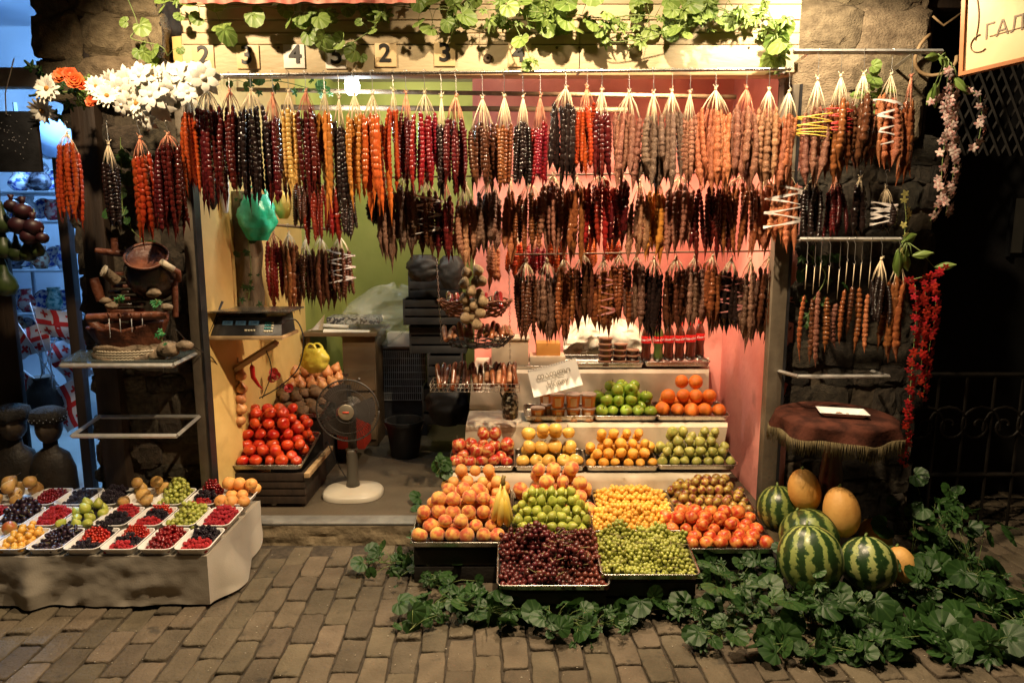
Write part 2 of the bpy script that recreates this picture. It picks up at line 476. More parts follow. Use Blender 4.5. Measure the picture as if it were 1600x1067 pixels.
# ---- rubble stone wall pieces
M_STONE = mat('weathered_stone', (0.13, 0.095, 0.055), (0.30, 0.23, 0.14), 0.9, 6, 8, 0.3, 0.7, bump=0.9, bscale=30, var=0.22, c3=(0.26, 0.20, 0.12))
M_DSTONE = mat('shaded_rubble_stone', (0.03, 0.024, 0.016), (0.10, 0.078, 0.05), 0.9, 7, 8, 0.3, 0.7, bump=0.9, bscale=30, var=0.45)  # shade under the flower garland put into a darker stone colour
M_VSTONE = mat('deep_shade_rubble_stone', (0.016, 0.013, 0.009), (0.055, 0.043, 0.028), 0.9, 7, 8, 0.3, 0.7, bump=0.9, bscale=30, var=0.45)  # darker still: the unlit lower right pillar, shade put into the colour
M_MORTAR = mat('old_mortar', (0.05, 0.038, 0.025), (0.11, 0.085, 0.055), 0.95, 14, 8, bump=0.8, bscale=40)
def stone_mesh(seed):
    m = MB(); r = random.Random(seed)
    vs = []; nu, nv = 22, 14
    for j in range(nv + 1):
        for i in range(nu):
            th = 2 * PI * i / nu; ph = PI * j / nv
            d = Vector((math.sin(ph) * math.cos(th), -math.cos(ph), math.sin(ph) * math.sin(th)))
            e = 0.55
            p = Vector([math.copysign(abs(k) ** e, k) for k in (d.x, d.y, d.z)])
            q = 1.04 + 0.30 * nz(d.x + seed * 3.1, d.y, d.z, 1.6) + 0.12 * nz(d.x, d.y + seed, d.z, 4) + 0.06 * nz(d.x + seed, d.y, d.z, 9)
            vs.append((0.5 * p.x * q, 0.5 * p.y * (1 + 0.45 * nz(d.x * 2.3 + seed, d.z * 2.3, 3)), 0.5 * p.z * q))
    fs = [(j * nu + i, (j + 1) * nu + i, (j + 1) * nu + (i + 1) % nu, j * nu + (i + 1) % nu) for j in range(nv) for i in range(nu)]
    m.add(vs, fs)
    return m.mesh('stone', True, angle=28)
SM = [stone_mesh(i) for i in range(8)]
def stone_wall(name, label, x0, x1, y, z0, z1, m, base, sizes, depth=0.07, loose=0):
    root = thing(name, label, 'stone wall', ((x0 + x1) / 2, y, z0))
    b = MB(); b.bx(x0, x1, y + 0.02, y + 0.20, z0, z1); b.build('mortar_bed', base, root, False)
    z = z0
    while z < z1:
        h = rnd.uniform(*sizes[1]); h = min(h, z1 - z + 0.02)
        x = x0 + rnd.uniform(-0.03, 0)
        while x < x1 - 0.02:
            w = rnd.uniform(*sizes[0]); w = min(w, x1 - x + 0.01)
            if w > 0.03 and rnd.random() > loose:
                inst('stone', rnd.choice(SM), m, root, (x + w / 2 - (x0 + x1) / 2, 0.028 + rnd.uniform(-0.008, 0.008), z + h / 2 - z0 + rnd.uniform(-.006, .006)),
                     (R(rnd.uniform(-5, 5)), R(rnd.uniform(-5, 5)) * (1 + 3 * loose), 0), (w * 1.10, depth, h * 1.10))
            x += w
        z += h
    return root
pl = lambda px, y=W: at(px, 300, y).x
stone_wall('stone_wall', 'tan stone wall above the white flowers left of the numbered boards', -2.12, -1.57, W - 0.02, 2.12, 2.75, M_STONE, M_MORTAR, ((0.13, 0.26), (0.13, 0.22)), 0.10)
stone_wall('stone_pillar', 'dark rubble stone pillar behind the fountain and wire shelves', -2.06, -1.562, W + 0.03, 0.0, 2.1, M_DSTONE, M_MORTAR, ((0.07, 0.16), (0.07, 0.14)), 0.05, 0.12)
stone_wall('stone_wall', 'pale sandstone wall of large blocks behind the upper right hanging rail', 1.285, 1.86, W - 0.01, 1.93, 2.8, M_STONE, M_MORTAR, ((0.26, 0.44), (0.16, 0.24)), 0.07)
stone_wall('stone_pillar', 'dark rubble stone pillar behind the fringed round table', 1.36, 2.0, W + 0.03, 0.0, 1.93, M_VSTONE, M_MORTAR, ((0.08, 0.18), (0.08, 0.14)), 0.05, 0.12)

# ---- metal door posts either side of the opening
def post(px0, px1, y, d, z0, z1, label, m):
    x0, x1 = pl(px0, y), pl(px1, y)
    r = thing('door_post', label, 'post', ((x0 + x1) / 2, y, z0))
    b = MB(); b.bx(x0, x1, y, y + d, z0, z1); b.build('profile', m, r, bevel=0.003)
    b = MB(); b.bx(x1 + 0.001, x1 + 0.012, y - 0.004, y + d, z0, z1); b.build('rubber_seal', M_BLACK, r)
    return r
M_POST = mat('taupe_metal', (0.13, 0.105, 0.075), (0.19, 0.155, 0.11), 0.5, 10, metal=0.2, bump=0.15)
post(281, 298, W - 0.03, 0.06, 0.0, 2.18, 'taupe metal door post at the left edge of the opening', M_POST)
post(1216, 1240, W - 0.03, 0.06, 0.0, 2.18, 'taupe metal door post at the right edge of the opening', M_POST)
post(1392, 1432, W + 0.06, 0.06, 0.0, 2.8, 'wide grey metal post right of the sandstone wall', M_GREYMETAL)

# ---- painted header boards with number tiles
M_CREAM = mat('cream_painted_board', (0.44, 0.35, 0.205), (0.56, 0.45, 0.28), 0.6, 6, 8, bump=0.3, bscale=60, stretch=(0.3, 1, 1), var=0.08, spots=(5, .62, .6, (.22, .15, .07)))
M_TILE = mat('tan_number_plate', (0.62, 0.45, 0.22), (0.68, 0.51, 0.28), 0.5, 10, var=0.1)
M_TILEW = mat('white_number_plate', (0.82, 0.78, 0.70), rough=0.5)
M_INK = mat('black_ink', (0.012, 0.01, 0.008), rough=0.45)
HY = 3.13
hd = thing('header_board', 'cream painted plank header over the opening carrying black numbers', 'sign board', (0, HY, 2.2))
def zrow(py): return at(800, py, HY).z
rows = [(-60, -22), (-21, 6), (7, 30), (31.5, 50.5), (52, 69), (70.5, 113)]
for k, (a, b_) in enumerate(rows):
    b = MB(); yy = HY + (0.0, 0.002, 0.004, 0.007, 0.003, 0.0)[k]
    splits = [(283, 905.5), (906.5, 1250)] if k in (3, 4, 5) else [(283, 1250)]
    for (p0, p1) in splits:
        b = MB(); b.bx(at(p0, 60, HY).x, at(p1, 60, HY).x, yy, HY + 0.10, zrow(b_), zrow(a)); b.build('plank', M_CREAM, hd, bevel=0.003)
b = MB(); b.bx(at(322, 118, HY).x, at(1228, 118, HY).x, HY - 0.012, HY + 0.06, zrow(119), zrow(113.6)); b.build('bottom_moulding', M_WOOD, hd, bevel=0.004)
for px in (870, 905, 1000, 1170, 435, 640):
    b = MB(); p = at(px, 75, HY); b.sphere((p.x, HY - 0.001, p.z), 0.006, 8, 5, (1, 0.4, 1)); b.build('nail', M_BROWNSTEM, hd)
for px, py, ch, white in [(318, 89, '2', 0), (388, 89, '3', 0), (460, 88, '4', 1), (525, 89, '5', 1), (603, 86, '2', 0), (695, 85, '3', 0), (812, 86, '4', 0)]:
    p = at(px, py, HY)
    w = 0.095 + rnd.uniform(-.006, .006)
    b = MB(); b.box((p.x, HY - 0.004, p.z - 0.002), (w, 0.006, 0.098), None)
    tl = b.build('number_plate', M_TILEW if white else M_TILE, hd, bevel=0.001)
    me = text_mesh(ch, 0.105, 0.0012, bold=0.0022)
    inst('numeral', me, M_INK, tl, (p.x + rnd.uniform(-.006, .006), -0.0088, p.z - 2.2 + 0.002), (R(90), 0, 0), (1.05, 1, 1))
b = MB(); p = at(762, 92, HY); b.lathe([(0.018, -0.004), (0.02, 0.0), (0.014, 0.004), (0.007, 0.004), (0.007, -0.002)], 10, Matrix.Translation((p.x, HY - 0.004, p.z)) @ Matrix.Rotation(R(90), 4, 'X'))
b.build('keyhole', M_BROWNSTEM, hd)

# red striped awning edge over the header
M_AWN = mat('faded_red_fabric', (0.42, 0.05, 0.035), (0.62, 0.30, 0.22), 0.75, 5, bump=0.2, bscale=200, stretch=(6, 1, 1))
b = MB(); b.grid(lambda u, v: (at(280 + 370 * u, 0, 2.98).x, 2.98 + 0.02 * nz(u * 20, v * 3, 0), at(400, 5 - 60 * v + 3 * nz(u * 14, 1, 2), 2.98).z), 60, 6)
aw = b.build('awning_valance', M_AWN); tag(aw, 'faded red and pink fabric valance at the top edge above the number 4', 'awning')

# ---- hanging bars
def rod(name, label, cat, p0, p1, r, m, sq=False):
    b = MB()
    p0, p1 = Vector(p0), Vector(p1)
    c_ = (p0 + p1) / 2
    root = thing(name, label, cat, c_)
    b.tube([p0, p0.lerp(p1, .5), p1], r, 4 if sq else 10)
    b.build('bar', m, root, angle=50)
    return root
BY = 3.04
bar1 = rod('hanging_rail', 'long ribbed steel rail below the numbered boards holding the top row of hooks', 'rail', at(262, 119, BY), at(1236, 108, BY), 0.0065, M_STEEL)
b = MB()
for k in range(420):
    t_ = k / 420
    p = at(262, 119, BY).lerp(at(1236, 108, BY), t_)
    b.tube([p, p + Vector((0.003, 0, 0))], 0.0078, 8)
b.build('ribbing', M_STEEL, bar1)
for px in (330, 905, 1225):
    b = MB(); p = at(px, 113, BY); b.tube([p, p + Vector((0, 0.09, 0.01))], 0.006, 6); b.build('bracket', M_GREYMETAL, bar1)
M_POLE = mat('brown_pole', (0.10, 0.06, 0.03), (0.2, 0.13, 0.07), 0.6, 20, bump=0.3)
rod('wooden_pole', 'upper thin brown pole running behind the top row of sweets', 'pole', at(360, 140, 3.72), at(1150, 152, 3.45), 0.011, M_POLE)
rod('wooden_pole', 'thick dark pole in the doorway just below the steel rail', 'pole', at(440, 168, 3.75), at(980, 172, 3.75), 0.014, M_POLE)
rod('wooden_pole', 'dark pole hidden behind the middle row of sweets', 'pole', at(575, 278, 3.2), at(1242, 268, 3.2), 0.004, M_POLE)
rod('wooden_pole', 'dark pole hidden behind the lowest row of sweets', 'pole', at(795, 398, 3.3), at(1216, 392, 3.3), 0.004, M_POLE)
# upper right rail with arms
r1 = rod('hanging_rail', 'pale square steel rail with slanting arms high on the sandstone wall', 'rail', at(1240, 81, 2.98), at(1473, 81, 2.98), 0.011, M_ALU, True)
for px in (1262, 1428):
    b = MB(); p = at(px, 84, 2.98); b.tube([p, at(px - 28, 105, 3.22)], 0.009, 4); b.build('arm', M_ALU, r1)
r2 = rod('hanging_rail', 'lower pale rail on the right pillar carrying a row of S hooks', 'rail', at(1250, 374, 2.98), at(1408, 374, 2.98), 0.009, M_ALU, True)
for px in (1252, 1404):
    b = MB(); p = at(px, 375, 2.98); b.tube([p, at(px - 8, 378, 3.24)], 0.008, 4); b.build('arm', M_ALU, r2)
r3 = rod('shelf_bracket', 'empty pale steel rail just above the fringed round table', 'rail', at(1247, 588, 2.98), at(1390, 588, 2.98), 0.009, M_ALU, True)
for px, q in ((1247, -30), (1388, -26)):
    b = MB(); p = at(px, 588, 2.98); b.tube([p, at(px + q, 580, 3.22)], 0.009, 4); b.build('arm', M_ALU, r3)

# ---- left wire shelf with glass top, and the empty frame below
def frame_shelf(label, fy, by, fx0, fx1, bx0, bx1, y0, y1, top=None):
    a, b_ = at(fx0, fy, y0), at(fx1, fy, y0)
    c_, d_ = at(bx1, by, y1), at(bx0, by, y1)
    root = thing('wall_shelf', label, 'shelf', (a + b_) / 2)
    for nm, p, q in (('front_bar', a, b_), ('side_bar', b_, c_), ('back_bar', c_, d_), ('side_bar', d_, a)):
        m = MB(); m.tube([p, p.lerp(q, .5), q], 0.0105, 4); m.build(nm, M_ALU, root, angle=50)
    if top:
        m = MB(); zz = max(a.z, c_.z) + 0.013
        m.add([(a.x, y0, zz), (b_.x, y0, zz), (c_.x, y1, zz), (d_.x, y1, zz), (a.x, y0, zz + .006), (b_.x, y0, zz + .006), (c_.x, y1, zz + .006), (d_.x, y1, zz + .006)],
              [(0, 3, 2, 1), (4, 5, 6, 7), (0, 1, 5, 4), (1, 2, 6, 5), (2, 3, 7, 6), (3, 0, 4, 7)])
        m.build('shelf_top', top, root, False)
    return root
M_GLASS = mat('greenish_glass', (0.10, 0.13, 0.13), rough=0.06, trans=0.0, alpha=0.55)
frame_shelf('steel framed shelf with glass top under the brown pottery fountain', 571, 553, 95, 270, 125, 306, 2.92, 3.22, M_GLASS)
frame_shelf('empty steel shelf frame below the fountain shelf', 681, 651, 112, 276, 155, 311, 2.92, 3.22)

# ================================================================ souvenir shop on the left, seen through its doorway
M_BLUEWALL = mat('pale_shop_wall', (0.26, 0.32, 0.42), (0.62, 0.68, 0.76), 0.6, 1.2, 2, .3, .7)
M_SHOPFLOOR = mat('grey_shop_tiles', (0.20, 0.20, 0.18), (0.27, 0.27, 0.25), 0.35, 3)
m = MB(); m.bx(-6.5, -2.0, 3.35, 7.0, -0.02, 0.05); struct('souvenir_shop_floor', m, M_SHOPFLOOR)
wall('souvenir_shop_back_wall', -6.5, 6.6, -2.06, 6.6, 0.05, 3.4, 0.06, M_BLUEWALL)
wall('souvenir_shop_side_wall', -2.10, 3.5, -2.10, 6.6, 0.05, 3.4, 0.04, M_BLUEWALL)
m = MB(); m.bx(-6.5, -2.05, 3.35, 6.7, 3.4, 3.46); struct('souvenir_shop_ceiling', m, M_BLUEWALL)
M_FRAMEPAINT = mat('cream_window_frame', (0.55, 0.48, 0.38), (0.62, 0.55, 0.44), 0.5, 8)
fw = thing('glazed_facade', 'glazed souvenir shop front with a cream transom and dark frame at the left edge', 'facade', (-2.6, W, 0))
m = MB(); m.bx(-3.6, at(110, 120, W).x, W, W + 0.06, at(50, 136, W).z, at(50, 105, W).z); m.build('transom', M_FRAMEPAINT, fw, bevel=0.004)
m = MB(); m.bx(at(108, 120, W).x, at(146, 120, W).x, W - 0.02, W + 0.10, 0.0, 2.75); m.build('jamb', M_DARKWOOD, fw, bevel=0.005)
m = MB(); m.bx(-3.8, at(24, 500, W + .15).x, W + 0.14, W + 0.17, 0.0, 1.42); m.build('shadow_panel', M_DARKWOOD, fw, bevel=0.005)  # dark sheet added where the left band lies in shadow
m = MB(); m.bx(at(109, 500, 3.6).x, at(124, 500, 3.6).x, 3.58, 3.63, 0.05, 1.9); m.build('door_edge', M_DARKWOOD, fw, bevel=0.003)
M_PANE = mat('window_glass', (0.9, 0.95, 1.0), rough=0.04, trans=1.0, spec=0.5)
m = MB(); m.bx(-3.6, at(108, 120, W).x, W + 0.02, W + 0.026, at(50, 104, W).z, 2.75); gl = m.build('glass_pane', M_PANE, fw, False)
# black hanging screen
p = at(18, 222, 3.0)
sc = thing('hanging_screen', 'black rectangular panel hanging from a string at the far left', 'panel', (p.x, 3.0, p.z))
m = MB(); m.box((p.x, 3.0, p.z), (0.24, 0.02, 0.25)); m.build('panel', M_BLACK, sc, bevel=0.004)
m = MB(); m.tube([(p.x, 2.985, p.z + 0.11), (p.x - 0.005, 3.0, p.z + 0.2), (p.x + 0.012, 3.05, p.z + 0.35)], 0.0025, 5); m.build('string', M_WIRE, sc)
M_TINSEL = mat('silver_beads', (0.5, 0.5, 0.5), rough=0.3, metal=0.8)
m = MB()
for k in range(40): m.sphere((p.x + rnd.gauss(0, 0.05), 2.988, p.z + 0.03 + rnd.gauss(0, 0.035)), 0.0025, 5, 4)
m.build('sequins', M_TINSEL, sc)

# shelves with plates and pots
M_SHELFM = mat('blue_grey_shelf', (0.25, 0.3, 0.36), (0.33, 0.38, 0.45), 0.4, 8)
POTCOL = [mat('pot_%s' % n, c1, c2, 0.25, 30, 4, 0.42, 0.55) for n, c1, c2 in (
    ('blue', (0.03, 0.07, 0.35), (0.6, 0.62, 0.65)), ('white', (0.55, 0.57, 0.6), (0.75, 0.75, 0.75)), ('rust', (0.3, 0.07, 0.03), (0.55, 0.45, 0.3)),
    ('teal', (0.03, 0.16, 0.16), (0.3, 0.42, 0.35)), ('black', (0.02, 0.02, 0.03), (0.12, 0.12, 0.15)), ('red', (0.4, 0.02, 0.03), (0.5, 0.35, 0.3)))]
def plate(loc, r, m_, label, tilt=75):
    t_ = thing('decorative_plate', label, 'plate', loc, (R(tilt), 0, R(rnd.uniform(-15, 15))))
    b = MB(); b.lathe([(0.001, 0), (r * .6, 0.002), (r, 0.018), (r, 0.022), (r * .58, 0.007), (0.001, 0.005)], 20); 
    inst('dish', b.mesh('dish'), m_, t_)
    b = MB(); b.lathe([(r * .82, 0.0165), (r * .9, 0.0215), (r * .93, 0.022), (r * .80, 0.0145)], 20); inst('painted_ring', b.mesh('painted_ring'), POTCOL[0], t_)
    return t_
def pot(loc, h, m_, label, seed=0):
    t_ = thing('souvenir_pot', label, 'pot', loc)
    r = random.Random(seed)
    a, c_ = r.uniform(0.3, 0.5), r.uniform(0.12, 0.24)
    b = MB(); b.lathe([(0.2 * h, 0), (a * h, 0.3 * h), (a * .9 * h, 0.5 * h), (c_ * h, 0.78 * h), (c_ * 1.25 * h, 0.98 * h), (c_ * 1.1 * h, 0.97 * h), (c_ * .8 * h, 0.8 * h)], 16)
    inst('body', b.mesh('body'), m_, t_)
    if seed % 2:
        b = MB(); b.tube([(a * .85 * h, 0, 0.45 * h), (a * 1.5 * h, 0, 0.6 * h), (a * 1.3 * h, 0, 0.85 * h), (c_ * h, 0, 0.85 * h)], 0.05 * h, 6); inst('handle', b.mesh('handle'), m_, t_)
    return t_
shf = thing('display_shelf', 'tall shelf unit of souvenir pottery inside the blue lit shop', 'shelf unit', (-3.2, 5.2, 0.05))
SY = 5.2
LV = [(300, 'top'), (345, 'second'), (420, 'third'), (487, 'fourth'), (530, 'lowest')]
for py, _ in LV:
    z = at(60, py, SY).z
    m = MB(); m.bx(-4.6, -2.85, SY - 0.12, SY + 0.2, z - 0.02, z); m.build('shelf_board', M_SHELFM, shf, bevel=0.003)
for x in (-4.55, -3.75, -2.9):
    m = MB(); m.tube([(x, SY + 0.16, 0.05), (x, SY + 0.16, 2.5)], 0.014, 6); m.build('upright', M_SHELFM, shf)
cn = ['blue and white', 'plain white', 'rust patterned', 'teal glazed', 'black', 'red painted']
k = 0
for li, (py, nm) in enumerate(LV):
    z = at(60, py, SY).z
    for j, px in enumerate((28, 46, 66, 84, 101)):
        x = at(px, py, SY).x + rnd.uniform(-.02, .02); q = (k * 5 + li) % 6
        pos = ('at its left end', 'second from its left', 'in its middle', 'second from its right', 'at its right end')[j]
        if (j + li) % 2: plate((x, SY + 0.02, z + 0.085), 0.08, POTCOL[q], cn[q] + ' plate on the ' + nm + ' shelf of the blue shop, ' + pos)
        else: pot((x, SY, z), rnd.uniform(0.14, 0.19), POTCOL[q], cn[q] + ' pot on the ' + nm + ' shelf of the blue shop, ' + pos, k)
        k += 1
# framed wall discs higher up
for j, (px, py) in enumerate([(60, 237), (76, 239), (66, 264), (84, 215)]):
    p = at(px, py, 5.6)
    if j == 3:
        t_ = thing('paper_globe', 'large round pale blue paper globe near the shop ceiling', 'globe', p)
        b = MB(); b.sphere(p, 0.16, 16, 10); b.build('shade', mat('globe_paper', (0.35, 0.45, 0.62), rough=0.7), t_)
    else:
        plate((p.x, 5.6, p.z), 0.055, POTCOL[(4, 2, 0)[j]], ('black rimmed', 'rust rimmed', 'blue rimmed')[j] + ' round wall plate ' + ('left of a matching one', 'beside the red orange sweets', 'lower of the three on the blue wall')[j], 88)
# flags in a vase
M_FLAG = mat('white_flag_cloth', (0.75, 0.74, 0.78), rough=0.8)
M_FLAGRED = mat('red_flag_print', (0.55, 0.02, 0.02), rough=0.8)
vb = at(68, 598, 4.0)
vase = thing('flag_vase', 'dark clay vase holding little white and red cross flags', 'vase', (vb.x, 4.0, vb.z - 0.22))
b = MB(); b.lathe([(0.05, 0), (0.11, 0.09), (0.09, 0.18), (0.05, 0.23), (0.06, 0.26), (0.045, 0.25)], 14); inst('body', b.mesh('body'), M_DARKWOOD, vase)
fl = [(26, 502, -28, 'leftmost little flag leaning out of the vase'), (48, 478, -12, 'tall little flag near the middle of the vase'), (76, 500, 3, 'upright little flag in front of the vase middle'),
      (106, 480, 26, 'little flag leaning right with its tip highest'), (24, 570, -52, 'lowest little flag drooping left of the vase'), (118, 590, 60, 'little flag hanging under the fountain shelf'), (148, 585, 72, 'little flag beyond the dark door edge')]
for k, (px, py, ang, lb) in enumerate(fl):
    tip = at(px, py, 3.95 + 0.01 * k)
    t_ = thing('cross_flag', 'white red cross flag, ' + lb, 'flag', tip, (0, R(ang), 0), 'little cross flags in the vase')
    b = MB(); L_ = (tip - Vector((vb.x, 3.95, vb.z - 0.05))).length
    b.tube([(0, 0, 0.02), (0, 0, -L_ * .98)], 0.003, 5); inst('stick', b.mesh('stick'), M_FLAG, t_)
    fw_, fh = 0.25, 0.18
    sg = 1 if k % 2 else -1
    wav = lambda x, z: 0.012 * math.sin(x * 34 + k) + 0.008 * math.sin(z * 40)
    b = MB(); b.grid(lambda u, v: (sg * u * fw_, wav(u * fw_, v * fh), -v * fh - 0.1 * u * (1 - 0.3 * v)), 10, 6); inst('cloth', b.mesh('cloth'), M_FLAG, t_)
    def cq(b, u0, u1, v0, v1):
        b.grid(lambda u, v: (sg * (u0 + (u1 - u0) * u) * fw_, wav((u0 + (u1 - u0) * u) * fw_, (v0 + (v1 - v0) * v) * fh) - 0.002, -(v0 + (v1 - v0) * v) * fh - 0.1 * (u0 + (u1 - u0) * u) * (1 - 0.3 * (v0 + (v1 - v0) * v))), 6, 4)
    b = MB(); cq(b, 0, 1, .42, .58); inst('red_bar', b.mesh('red_bar'), M_FLAGRED, t_)
    b = MB(); cq(b, .44, .56, 0, 1); inst('red_bar', b.mesh('red_bar'), M_FLAGRED, t_)
    for (cu, cv) in ((.22, .21), (.78, .21), (.22, .79), (.78, .79)):
        b = MB(); cq(b, cu - .03, cu + .03, cv - .13, cv + .13); cq(b, cu - .1, cu - .031, cv - .04, cv + .04); cq(b, cu + .031, cu + .1, cv - .04, cv + .04)
        inst('small_cross', b.mesh('small_cross'), M_FLAGRED, t_)
# hanging gourds and felt pomegranates at far left
M_GOURD = mat('green_gourd', (0.02, 0.035, 0.01), (0.05, 0.075, 0.02), 0.4, 14, var=0.2)
M_POM = mat('dark_pomegranate', (0.018, 0.003, 0.006), (0.045, 0.008, 0.010), 0.5, 12, var=0.2)  # near-silhouette darkness put into the felt colour
for k, (px, py, s_) in enumerate([(6, 385, 1), (26, 392, .85), (44, 392, .85), (58, 388, .7), (3, 345, 1.0), (8, 440, 1.2)]):
    p = at(px, py, 3.02)
    t_ = thing('gourd', 'green bottle gourd ' + ('beside the left photo edge under the pomegranates', 'small and round, second of the low row', 'third of the low row of gourds', 'smallest, at the right end of the low row', 'pale, partly cut by the left photo edge', 'long dark one lowest at the photo edge')[k], 'gourd', p)
    b = MB(); b.lathe([(0.001, -0.055 * s_), (0.03 * s_, -0.048 * s_), (0.042 * s_, -0.02 * s_), (0.034 * s_, 0.01 * s_), (0.015 * s_, 0.04 * s_), (0.01 * s_, 0.07 * s_), (0.004, 0.09 * s_)], 14); inst('fruit', b.mesh('fruit'), M_GOURD, t_)
    b = MB(); b.tube([(0, 0, 0.085 * s_), (0.004, 0, 0.14), (0.0, 0, 0.17)], 0.003, 5); inst('stalk', b.mesh('stalk'), M_STEM, t_)
for k, (px, py, s_) in enumerate([(18, 322, .8), (36, 330, 1.0), (30, 352, 1.15), (52, 355, 1.05), (46, 370, 1.0), (66, 372, .7)]):
    p = at(px, py, 2.99)
    t_ = thing('pomegranate', 'dark red felt pomegranate ' + ('highest on the left of the hanging cluster', 'at the top centre of the hanging cluster', 'biggest, in the heart of the hanging cluster', 'on the right of the hanging cluster', 'low in the hanging cluster above the gourds', 'smallest, at the lower right of the cluster')[k], 'pomegranate', p)
    b = MB(); b.sphere((0, 0, 0), 0.038 * s_, 14, 9, (1, 1, .92)); b.lathe([(0.012 * s_, 0.03 * s_), (0.010 * s_, 0.042 * s_), (0.018 * s_, 0.06 * s_), (0.012 * s_, 0.055 * s_)], 6); inst('fruit', b.mesh('fruit'), M_POM, t_)
# two carved busts in woollen hats, standing behind the fruit table
M_BUST = mat('dark_carved_wood', (0.02, 0.016, 0.012), (0.045, 0.034, 0.025), 0.5, 12, bump=0.3)
M_FACE = mat('worn_wood_face', (0.05, 0.036, 0.024), (0.09, 0.065, 0.042), 0.5, 12, bump=0.2)
M_WOOL = mat('dark_curly_wool', (0.012, 0.011, 0.010), (0.04, 0.036, 0.03), 0.95, 60, bump=1.0, bscale=160)
for k, (px, py) in enumerate([(20, 664), (76, 668)]):
    p = at(px, py, 3.30); z0 = 0.0
    t_ = thing('carved_bust', ('wooden bust in a plain curly wool hat at the left photo edge', 'wooden bust in a beaded wool hat beside the shelf frame')[k], 'statue', (p.x, 3.30, z0), (0, 0, R(20 - 10 * k)))
    H_ = p.z - z0
    b = MB(); b.lathe([(0.10, 0), (0.11, H_ * .4), (0.105, H_ * .62), (0.08, H_ * .76), (0.035, H_ * .82), (0.032, H_ * .93)], 18, Matrix.Diagonal((1, .7, 1, 1))); inst('body', b.mesh('body'), M_BUST, t_)
    def facefn(u, v):
        th = 2 * PI * u; ph = PI * v
        x, y, z = math.sin(ph) * math.cos(th), math.sin(ph) * math.sin(th), math.cos(ph)
        r_ = 1 + (0.25 * math.exp(-(x / .16) ** 2 - ((z + .05) / .28) ** 2) if y < 0 else 0)
        if y < 0: r_ -= 0.12 * (math.exp(-((abs(x) - .36) / .16) ** 2 - ((z - .18) / .12) ** 2)) - 0.05 * math.exp(-(x / .3) ** 2 - ((z + .5) / .1) ** 2)
        return (0.058 * x * r_, 0.066 * y * r_, 0.080 * z + H_)
    b = MB(); b.grid(facefn, 28, 20); inst('head', b.mesh('head'), M_FACE, t_)
    b = MB(); b.lathe([(0.060, H_ + 0.025), (0.074, H_ + 0.030), (0.080, H_ + 0.06), (0.074, H_ + 0.09), (0.04, H_ + 0.105), (0.001, H_ + 0.107)], 22, None, lambda a, t: 1 + 0.05 * math.sin(a * 7 + t * 30)); inst('hat', b.mesh('hat'), M_WOOL, t_)
    if k:
        b = MB()
        for q in range(36): b.sphere((0.080 * math.cos(q * 2 * PI / 36), 0.080 * math.sin(q * 2 * PI / 36), H_ + 0.045 + 0.012 * (q % 2)), 0.003, 6, 4)
        inst('hat_beads', b.mesh('hat_beads'), M_TINSEL, t_)
# ================================================================ STRINGS OF GRAPE-MUST SWEETS (churchkhela)
def strand(seed, style):
    """one hanging candy string of unit length 1 (z from 0 down to -1) and unit radius 1"""
    r = random.Random(seed)
    n = {'bead': r.randint(13, 16), 'lump': r.randint(7, 10), 'knob': r.randint(9, 12)}[style]
    body = {'bead': 0.82, 'lump': 0.74, 'knob': 0.78}[style]
    prof = [(0.10, 0.0), (0.16, -0.012)]
    z = -0.02
    ws = [r.uniform(.7, 1.3) if style != 'bead' else r.uniform(.86, 1.14) for _ in range(n)]
    tot = sum(ws)
    for i, w_ in enumerate(ws):
        h = (body - 0.02) * w_ / tot
        t = i / (n - 1)
        big = (0.72 + 0.28 * min(1, t * 4)) * (1 if t < 0.8 else 1 - 0.25 * (t - .8) / .2)
        if style == 'bead': big *= r.uniform(.86, 1.08)
        if style == 'lump': big = (0.6 + 0.4 * min(1, t * 2.2)) * r.uniform(.84, 1.08)
        if style == 'knob': big *= r.uniform(.86, 1.1)
        neck = {'bead': 0.66, 'lump': 0.80, 'knob': 0.68}[style] * big
        k = 4
        for j in range(k):
            s_ = (j + .5) / k
            prof.append((neck + (big - neck) * math.sin(PI * s_) ** 0.75, z - h * s_))
        z -= h
        prof.append((neck, z))
    end = prof[-1][0]
    m_ = r.uniform(.86, 1.0)
    for s_ in (0.12, 0.3, 0.55, 0.8, 1.0):
        prof.append((max(end * (1 - s_) ** 1.25, 0.03), z + (-m_ - z) * s_))
    nn = 9
    vs = []
    wob = 0.12 if style == 'bead' else (0.22 if style == 'knob' else 0.34)
    bx_, by_ = r.uniform(-.8, .8), r.uniform(-.8, .8)
    for i, (rr, zz) in enumerate(prof):
        for k in range(nn):
            a = 2 * PI * k / nn
            q = 1 + wob * nz(math.cos(a) * 1.3 + seed, math.sin(a) * 1.3, zz * 26) 
            tip = max(0, -zz - body) * 2.2
            vs.append((rr * q * math.cos(a) + bx_ * (1.3 * math.sin(zz * 3.2) + tip), rr * q * math.sin(a) + by_ * 0.8 * math.sin(zz * 3.7), zz))
    fs = [(i * nn + (k + 1) % nn, i * nn + k, (i + 1) * nn + k, (i + 1) * nn + (k + 1) % nn) for i in range(len(prof) - 1) for k in range(nn)]
    m = MB(); m.add(vs, fs)
    return m.mesh('candy_string')
SMESH = {s_: [strand(i * 7 + q, s_) for i in range(7)] for q, s_ in enumerate(('bead', 'lump', 'knob'))}

